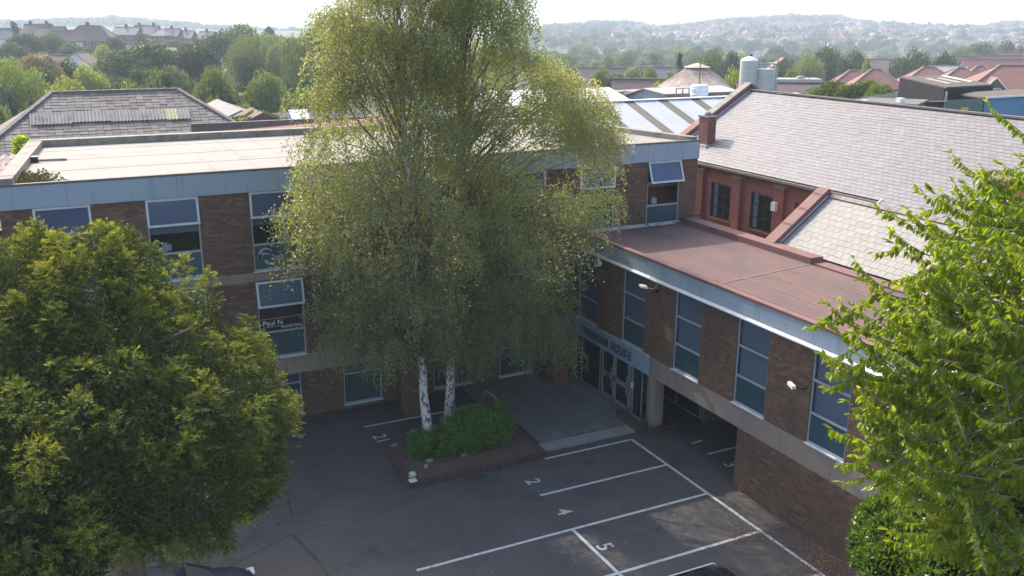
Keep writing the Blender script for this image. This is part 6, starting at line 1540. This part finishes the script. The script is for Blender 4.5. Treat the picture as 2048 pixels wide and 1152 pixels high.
patch = .5+.5*np.sin(P[:, 0]*1.7+1)*np.sin(P[:, 2]*1.4+P[:, 1]*1.1)
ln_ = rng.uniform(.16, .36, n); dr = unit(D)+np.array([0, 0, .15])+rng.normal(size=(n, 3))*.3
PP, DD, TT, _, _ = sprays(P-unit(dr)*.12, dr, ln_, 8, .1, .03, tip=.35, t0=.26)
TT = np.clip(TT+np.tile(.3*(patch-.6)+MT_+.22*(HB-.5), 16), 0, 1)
V, Fc = leaf_quads(PP, DD, rng.uniform(.06, .1, len(PP)), .024)
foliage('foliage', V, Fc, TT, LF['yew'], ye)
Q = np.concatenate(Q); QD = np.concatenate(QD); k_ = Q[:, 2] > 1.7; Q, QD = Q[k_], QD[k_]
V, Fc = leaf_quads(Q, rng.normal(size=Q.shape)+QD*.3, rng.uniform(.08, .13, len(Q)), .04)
foliage('inner_foliage', V, Fc, rng.uniform(0, .25, len(Q)), LF['yew'], ye)  # dark filler leaves added to block light, inner shade put into their tint
tb = MB().tube([(.6, 21.8, -.1), (.5, 21.8, 1.5), (.3, 21.6, 3.5), (.2, 21.4, 7), (.2, 21.6, 9.4)], [.5, .42, .36, .2, .06], 12)
for q in range(16):
    a = rnd.uniform(0, 6.28); z = rnd.uniform(4.6, 7.5); r = rnd.uniform(1.6, 2.8); tb.tube([(.3, 21.6, z), (.3+math.cos(a)*r*.5, 21.4+math.sin(a)*r*.5, z+.5), (.3+math.cos(a)*r, 21.2+math.sin(a)*r, z+1.1)], [.12, .08, .03], 6)
tb.build('trunk', MT['bark'], ye)
# earth bank with stones under the yew at the left edge
bk = MB().add([(-9, 14, .02), (-1.9, 14, .02), (-2.6, 27, .02), (-9, 27, .02), (-9, 14, .9), (-2.5, 14, .3), (-3.0, 27, .25), (-9, 27, .6)], [(4, 5, 6, 7), (1, 2, 6, 5), (0, 4, 7, 3), (2, 3, 7, 6), (0, 1, 5, 4)]).build('earth_bank', MT['soil']); bk['kind'] = 'structure'
# ================================================================== the cherry
def leaves6(P, D, L_, W_, up=None, fold=.35, curl=.25):
    n = len(P); D = unit(D); r = np.array([0, 0, 1.])+rng.normal(size=(n, 3))*.5; Sd = unit(np.cross(D, r)); Nn = np.cross(Sd, D); L_ = L_[:, None]; W_ = W_[:, None]
    pt = lambda f_, s_: P+D*L_*f_+Sd*W_*s_*.5+Nn*(abs(s_)*W_*fold*.5-curl*L_*f_*f_)
    V = np.stack([pt(0, 0), pt(.3, .95), pt(.68, .8), pt(1, 0), pt(.68, -.8), pt(.3, -.95)], 1).reshape(-1, 3)
    b = 6*np.arange(n)[:, None]; Fc = np.concatenate([b+[0, 1, 2, 3], b+[0, 3, 4, 5]], 0); return V, Fc
cy_ = empty('cherry_tree', (14.5, 5.0, 0), 'bright green cherry tree with drooping leaves reaching in from the right', 'tree')
tw = []
def twig_px(u0, v0, d0, u1, v1, d1, bend=.12, sub=True):
    a = at_dist(u0, v0, d0); b = at_dist(u1, v1, d1); tw.append((a, b, bend))
tips = [(1645, 602, 13.4), (1648, 712, 13.0), (1725, 560, 13.6), (1668, 660, 13.3), (1780, 425, 14.6), (1832, 382, 15.0), (1858, 378, 14.6), (1930, 345, 15.2), (1972, 205, 14.4), (1690, 800, 12.6), (1700, 872, 12.4), (1700, 830, 12.8), (1722, 930, 12.4),
        (1740, 770, 13), (1775, 480, 14.2), (1800, 640, 13.8), (1860, 450, 14.8), (1990, 320, 15.0), (1760, 850, 12.6), (1690, 762, 13.2), (1720, 880, 12.2), (1950, 400, 15), (1700, 700, 12.8), (1735, 610, 13.0)]
for (u, v, d) in tips:
    if v < 250: twig_px(2150, 340, 14.6, u, v, d, .05); continue
    L1 = rnd.uniform(230, 330); twig_px(u+L1, v+rnd.uniform(60, 150), d+rnd.uniform(.2, .9), u, v, d, .12)
    for q in range(5):
        f_ = rnd.uniform(.12, .7); uu, vv = u+L1*f_, v+100*f_; s_ = rnd.choice([-1, 1]); twig_px(uu, vv, d+.1, uu-rnd.uniform(40, 90), vv+s_*rnd.uniform(15, 60)-10, d+rnd.uniform(-.5, .5), .1)
BV = [250, 300, 345, 380, 430, 480, 540, 600, 660, 720, 780, 850, 930, 1000, 1152]; BU = [2100, 2000, 1960, 1880, 1850, 1850, 1800, 1730, 1740, 1750, 1740, 1750, 1770, 1830, 1900]
for q in range(70):
    u = rnd.uniform(1770, 1960); v = rnd.uniform(955, 1110); d = rnd.uniform(12.6, 14.2); twig_px(u+rnd.uniform(50, 130), v+rnd.uniform(-50, 30), d+.2, u, v, d, .15)
k = 0
while k < 1000:
    v = rnd.uniform(300, 1120); u = rnd.uniform(1640, 2170); ub = float(np.interp(v, BV, BU))
    if u < ub: continue
    dens = min(1, .45+(v-330)/380)*(1 if u-ub > 60 else .5)
    if v > 850: dens *= .6 if u > 1850 else .5
    if rnd.random() > dens: continue
    k += 1; d = rnd.uniform(12.4, 16.5)+(1.0 if v < 450 else 0); L1 = rnd.uniform(50, 150); an_ = rnd.gauss(.45, .55); twig_px(u+L1*math.cos(an_), v+L1*math.sin(an_), d+rnd.uniform(-.5, .7), u, v, d, rnd.uniform(-.05, .2))
PP = []; DD = []; TT = []; tm = MB()
for a, b, bend in tw:
    L_ = np.linalg.norm(b-a); m_ = int(L_/.019); t_ = (np.arange(m_)+rng.random(m_))/m_; ok = t_ > .12; t_ = t_[ok]; m_ = len(t_)
    arc = lambda t_: a+np.outer(t_, b-a)+np.outer(np.sin(t_*math.pi), [0, 0, -bend*L_*.6])
    p = arc(t_); d = unit(b-a); sd = unit(np.cross(d, [0, 0, 1.])); s_ = np.where(np.arange(m_) % 2 == 0, 1, -1)[:, None]
    dd_ = d*.35+sd*s_*rng.uniform(.25, .8, (m_, 1))+np.array([0, 0, -1.])*rng.uniform(.25, 1.1, (m_, 1))+rng.normal(size=(m_, 3))*.15
    tipk = (t_ > .93)[:, None]; dd_ = np.where(tipk, d+np.array([0, 0, .3])+rng.normal(size=(m_, 3))*.3, dd_)
    PP.append(p); DD.append(dd_); TT.append(np.clip(rng.normal(.42, .17, m_)+.25*(t_-.5)+rnd.uniform(-.12, .12), 0, 1))
    tm.tube(arc(np.linspace(0, 1, 5)), [.009, .008, .006, .004, .002], 4, cap=False)
PP = np.concatenate(PP); DD = np.concatenate(DD); TT = np.concatenate(TT); n = len(PP)
LN = rng.uniform(.065, .14, n); WD = LN*rng.uniform(.42, .55, n)
# the 300 leaves that show largest are objects of their own
q = PP-CAM; z = q@FW; u = 1024+F_PX*(q@RT)/z; v = 576-F_PX*(q@UP)/z
sc_ = np.where((u > 10) & (u < 2030) & (v > 10) & (v < 1140), LN*WD/z**2, 0); big = np.argsort(-sc_)[:300]; msk = np.ones(n, bool); msk[big] = False
V, Fc = leaves6(PP[msk], DD[msk], LN[msk], WD[msk]); P0 = org(cy_)
lo = bpy.data.objects.new('leaves', np_mesh('leaves', V-P0, Fc, LF['cherry'], np.repeat(TT[msk], 6))); link(lo, cy_); lo['kind'] = 'stuff'
lv = []
for k in range(6):
    V, Fc = leaves6(np.zeros((1, 3)), np.array([[1., 0, -.05]]), np.array([.11]), np.array([.052])); lv.append(np_mesh('leaf', V, Fc, LF['cherry'], np.full(6, .25+.1*k)))
for i in big:
    o = bpy.data.objects.new('leaf', lv[rnd.randrange(6)]); o.location = PP[i]-P0; o.rotation_euler = Vector(DD[i]).to_track_quat('X', 'Z').to_euler(); link(o, cy_)
tm.build('twigs', MT['bark'], cy_)['kind'] = 'stuff'
tb = MB().tube([(14.5, 5.0, -.1), (14.4, 5.2, 3), (14.2, 5.6, 6), (13.6, 6.4, 9), (13.2, 7.4, 12)], [.3, .26, .2, .12, .05], 10)
for uv in ((2048, 835, 13.2, 1820, 872, 12.6), (2060, 700, 13.6, 1850, 640, 13.6), (2080, 560, 14.4, 1880, 480, 14.6), (2100, 900, 13, 1800, 960, 12.4), (2090, 620, 13.8, 1900, 560, 14)):
    a = at_dist(*uv[:3]); b = at_dist(*uv[3:]); r0_ = np.array([14.2, 5.6, max(3, a[2]-2.5)]); tb.tube([r0_, a*.6+r0_*.4-[0, 0, .2], a, (a+b)/2+[0, 0, -.12], b], [.04, .026, .014, .009, .004], 6)
tb.build('trunk', MT['bark'], cy_)

# hedge bush, dark climber with roses at lower right ----------------
hb = empty('hedge_bush', tuple(at_dist(1810, 1090, 16)*[1, 1, 0]), 'dense bright green bush against the brick wall under the cherry', 'bush')
el = []
for (u, v, rp, d) in ((1760, 1050, 48, 16.4), (1800, 1020, 45, 16.6), (1840, 1050, 60, 16.3), (1745, 1090, 42, 16.0), (1800, 1100, 70, 15.8), (1870, 1120, 70, 15.6), (1790, 1150, 60, 15.4), (1880, 1180, 80, 15.2), (1850, 1000, 40, 16.8)):
    c_ = at_dist(u, v, d); r = rp*d/F_PX; el.append((c_, (r, r, r)))
el += [(c_+unit(rng.normal(size=3))*r_[0]*.95, (rng.uniform(.08, .2),)*3) for c_, r_ in el for q in range(7)]
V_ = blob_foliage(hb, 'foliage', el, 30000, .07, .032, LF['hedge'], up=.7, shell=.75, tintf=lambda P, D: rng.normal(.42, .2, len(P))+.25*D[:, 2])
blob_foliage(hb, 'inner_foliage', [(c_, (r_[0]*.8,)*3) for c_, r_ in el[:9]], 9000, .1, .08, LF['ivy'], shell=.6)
c_ = at_dist(1820, 1090, 16); MB().tube([(c_[0], c_[1], 0), (c_[0], c_[1], c_[2])], [.12, .05], 8).build('trunk', MT['bark'], hb)
cl = empty('rambling_shrub', tuple(at_dist(1980, 950, 17.5)*[1, 1, 0]), 'dark shaded shrubbery with roses under the cherry at the lower right', 'shrub')
el = []
for (u, v, rp, d) in ((1960, 760, 90, 18.2), (2040, 800, 110, 18), (1900, 840, 80, 18), (1960, 900, 110, 17.6), (2050, 960, 120, 17.2), (1900, 960, 90, 17.4), (1960, 1050, 100, 17), (2050, 1090, 120, 16.6), (1960, 1150, 100, 16.2), (1850, 900, 70, 18), (1870, 760, 60, 18.6)):
    c_ = at_dist(u, v, d); r = rp*d/F_PX; el.append((c_, (r, r, r)))
blob_foliage(cl, 'foliage', el, 30000, .08, .05, LF['ivy'], up=.4, shell=.75)
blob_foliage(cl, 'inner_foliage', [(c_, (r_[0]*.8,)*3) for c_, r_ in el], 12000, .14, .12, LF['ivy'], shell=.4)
pink = surf('pink petals', (.75,.02,.3), None, rough=.6); wht = surf('white petals', (.8,.8,.72), None, rough=.6)
fk = [(1904, 1087, 15.6, .075, pink), (1912, 1062, 15.8, .03, pink), (1909, 1103, 15.8, .035, pink), (1895, 1097, 15.8, .03, pink)]
fk += [(rnd.uniform(1970, 2040), rnd.uniform(1080, 1140), rnd.uniform(15.0, 15.6), rnd.uniform(.022, .045), wht) for q in range(12)]
fk += [(rnd.uniform(1780, 1990), rnd.uniform(850, 960), rnd.uniform(16.0, 16.8), rnd.uniform(.015, .03), wht) for q in range(18)]
for (u, v, d, r_, m_) in fk:
    c_ = at_dist(u, v, d); f_ = MB()
    for k in range(7):
        a = k*2.399; dv = np.array([math.cos(a)*.8, math.sin(a)*.8, .5]); s_ = unit(np.cross(dv, [0, 0, 1.])); n_ = np.cross(s_, dv)
        f_.add([c_, c_+dv*r_*.6+s_*r_*.5, c_+dv*r_*1.05, c_+dv*r_*.6-s_*r_*.5], [(0, 1, 2, 3)])
    f_.build('rose', m_, cl)
# planter shrubs
ps = empty('planter_shrub', (12.6, 28.6, .17), 'dense mid green shrub at the foot of the birch trunks in the planter', 'shrub')
el = [((11.6, 28.3, .5), (.6, .6, .45)), ((12.3, 28.8, .6), (.7, .7, .55)), ((12.4, 28.0, .5), (.7, .5, .45)), ((13.1, 28.5, .6), (.7, .7, .55)), ((13.5, 28.9, .65), (.5, .6, .5)), ((13.0, 27.9, .45), (.7, .4, .4)), ((12.8, 29.2, .7), (.6, .5, .5)), ((11.9, 27.8, .4), (.5, .35, .35))]
el += [((rnd.uniform(11.4, 13.9), rnd.uniform(27.8, 29.3), rnd.uniform(.75, 1.15)), (.14, .14, .28)) for q in range(34)]
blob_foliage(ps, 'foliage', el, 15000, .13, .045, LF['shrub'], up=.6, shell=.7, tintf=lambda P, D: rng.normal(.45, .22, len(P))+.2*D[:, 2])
p2 = empty('planter_shrub', (10.6, 28.4, .17), 'smaller leafy shrub left of the leaning birch trunk in the planter', 'shrub')
el = [((10.5, 28.7, .45), (.4, .4, .42)), ((10.2, 28.2, .35), (.35, .4, .3)), ((10.9, 28.15, .4), (.45, .35, .4)), ((11.1, 27.75, .35), (.35, .3, .35))]
el += [((rnd.uniform(10.1, 11.2), rnd.uniform(27.7, 28.8), rnd.uniform(.5, .85)), (.1, .1, .24)) for q in range(14)]
blob_foliage(p2, 'foliage', el, 4600, .13, .045, LF['shrub'], up=.55, shell=.6)

# ================================================================== cars
def car(x, y, rz, label, paint, rails=False, h=1.48, L=4.3, W=1.8):
    e = empty('parked_car', (x, y, 0), label, 'car', None, rz)
    def bl(m_, nm, mat, par=e, sm=False):
        o = bpy.data.objects.new(nm, m_.mesh(nm, mat, smooth=sm)); return link(o, par)
    hw = W/2; k = L/4.3
    # lower body as stations along x (front = +x): (x, half width, z bottom, z belt, z centre)
    st_ = [(-2.15, .70, .42, .82, .86), (-2.05, .84, .28, .92, .95), (-1.3, .9, .22, .97, 1.0), (0, .9, .2, .95, .98), (.95, .9, .22, .94, 1.0), (1.6, .87, .24, .84, .93), (2.02, .76, .3, .72, .80), (2.15, .6, .42, .6, .66)]
    b = MB(); rows = []
    for (xx, w_, zb, zs_, zc) in st_:
        w_ = w_/.9*hw; rows.append([(xx*k, -w_*.9, zb), (xx*k, -w_, (zb+zs_)/2), (xx*k, -w_*.96, zs_), (xx*k, -w_*.6, zc), (xx*k, 0, zc+.02), (xx*k, w_*.6, zc), (xx*k, w_*.96, zs_), (xx*k, w_, (zb+zs_)/2), (xx*k, w_*.9, zb)])
    vs = [p for r in rows for p in r]; n = 9; fs = []
    for i in range(len(rows)-1):
        for j in range(n): fs.append((i*n+j, i*n+(j+1) % n, (i+1)*n+(j+1) % n, (i+1)*n+j))
    fs += [tuple(range(n))[::-1], tuple((len(rows)-1)*n+j for j in range(n))]; b.add(vs, fs); bo = bl(b, 'body', paint, sm=True)
    # greenhouse
    zt = h; g = MB()
    lo_ = [(-1.95, .76, .96), (-1.2, .82, .97), (.2, .82, .96), (1.05, .78, .98)]; hi = [(-1.55, .58, zt-.08), (-1.1, .62, zt-.02), (.0, .63, zt-.01), (.35, .58, zt-.06)]
    vs = []
    for s_ in (-1, 1):
        for (xx, w_, z_) in lo_: vs.append((xx*k, s_*w_/.9*hw, z_))
        for (xx, w_, z_) in hi: vs.append((xx*k, s_*w_/.9*hw, z_))
    fs = [(0, 1, 5, 4), (1, 2, 6, 5), (2, 3, 7, 6), (8, 12, 13, 9), (9, 13, 14, 10), (10, 14, 15, 11), (3, 11, 15, 7), (0, 4, 12, 8), (4, 5, 13, 12), (5, 6, 14, 13), (6, 7, 15, 14)]
    g.add(vs, fs); bl(g, 'windows', MT['carglass'])
    r = MB(); ro = []
    for (xx, w_, z_) in [(-1.6, .56, zt-.06), (-1.15, .63, zt+.0), (-.5, .64, zt+.02), (.05, .64, zt+.01), (.38, .59, zt-.05)]:
        w_ = w_/.9*hw; ro.append([(xx*k, -w_, z_-.04), (xx*k, -w_*.7, z_), (xx*k, 0, z_+.02), (xx*k, w_*.7, z_), (xx*k, w_, z_-.04)])
    vs = [p for q_ in ro for p in q_]; fs = [(i*5+j, i*5+j+1, (i+1)*5+j+1, (i+1)*5+j) for i in range(4) for j in range(4)]
    r.add(vs, fs); rf = bl(r, 'roof', paint, sm=True); md = rf.modifiers.new('solid', 'SOLIDIFY'); md.thickness = .03
    for s_ in (-1, 1):
        p_ = MB()
        for a, b_ in (((-1.95, .76, .96), (-1.55, .585, zt-.07)), ((-.45, .83, .96), (-.5, .64, zt-.02)), ((1.05, .78, .98), (.36, .59, zt-.06))):
            p_.beam((a[0]*k, s_*a[1]/.9*hw, a[2]), (b_[0]*k, s_*b_[1]/.9*hw, b_[2]), .07, .04)
        bl(p_, 'pillar', paint)
        m_ = MB().obox((.75*k, s_*(hw+.09), 1.0), (1, 0, 0), (0, 1, 0), (0, 0, 1), .07, .1, .07); bl(m_, 'wing_mirror', paint)
        bl(MB().obox((2.0*k, s_*.62, .66), (1, 0, 0), (0, 1, 0), (.3, 0, .95), .12, .16, .07), 'headlight', MT['lens']); bl(MB().obox((-2.08*k, s_*.66, .8), (1, 0, 0), (0, 1, 0), (0, 0, 1), .06, .13, .09), 'tail_light', MT['redlens'])
        if rails: bl(MB().tube([(-1.45*k, s_*.6, zt), (-1.35*k, s_*.6, zt+.06), (.1*k, s_*.6, zt+.06), (.22*k, s_*.6, zt)], .018, 6), 'roof_rail', MT['strip'])
        for xx in (-1.3*k, 1.33*k):
            w_ = bl(MB().tube([(xx, s_*(hw-.19), .32), (xx, s_*(hw+.01), .32)], .32, 20), 'wheel', MT['tyre']); bl(MB().tube([(xx, s_*(hw+.0), .32), (xx, s_*(hw+.02), .32)], .19, 14), 'rim', MT['steel'], w_)
    bl(MB().tube([(-1.3*k, 0, zt), (-1.5*k, 0, zt+.22)], .008, 5), 'aerial', MT['black'])
    return e
MT['carglass'] = surf('car glass', (.03,.04,.05), None, rough=.04, spec=.8); MT['lens'] = surf('lamp lens', (.5,.52,.55), None, rough=.1); MT['redlens'] = surf('red lens', (.3,.02,.02), None, rough=.2); MT['tyre'] = surf('tyre', (.02,.02,.02), None, rough=.9)
blk = surf('black car paint', (.012,.012,.018), None, rough=.12, spec=.8); blu = surf('dark blue car paint', (.015,.02,.035), None, rough=.12, spec=.8)
car(12.6, 16.02, math.pi, 'black car with roof rails at the bottom edge, only its roof showing', blk, True)
car(1.35, 22.2, -.03, 'dark blue car parked under the yew at the bottom edge', blu)

# ================================================================== air
hz = MB().box(-9300, 9300, -9300, 9300, -30, 62).build('haze', None if False else MT['black']); hz.data.materials.clear()
m = bpy.data.materials.new('haze'); m.use_nodes = True; t = m.node_tree; t.nodes.clear(); o_ = t.nodes.new('ShaderNodeOutputMaterial'); pv_ = t.nodes.new('ShaderNodeVolumePrincipled')
pv_.inputs['Color'].default_value = (.74, .85, 1.0, 1); pv_.inputs['Density'].default_value = HAZE; pv_.inputs['Anisotropy'].default_value = .1
t.links.new(pv_.outputs[0], o_.inputs['Volume']); hz.data.materials.append(m); hz['kind'] = 'stuff'; hz['label'] = 'thin pale haze filling the air over the whole valley'; hz['category'] = 'haze'

# ------------------------------------------------------------------ tell twins apart by place
from collections import defaultdict
dl = defaultdict(list)
for o in COL.objects:
    if o.parent is None and 'label' in o and 'group' in o: dl[o['label']].append(o)
NUM = ['first', 'second', 'third', 'fourth', 'fifth', 'sixth', 'seventh', 'eighth', 'ninth', 'tenth']
for lb_, os_ in dl.items():
    if len(os_) < 2: continue
    os_.sort(key=lambda o: proj(tuple(o.location))[0])
    for i, o in enumerate(os_):
        o['label'] = ('left twin: ' if i == 0 else 'right twin: ')+lb_ if len(os_) == 2 else '%s from left, %s' % (NUM[min(i, 9)], lb_)
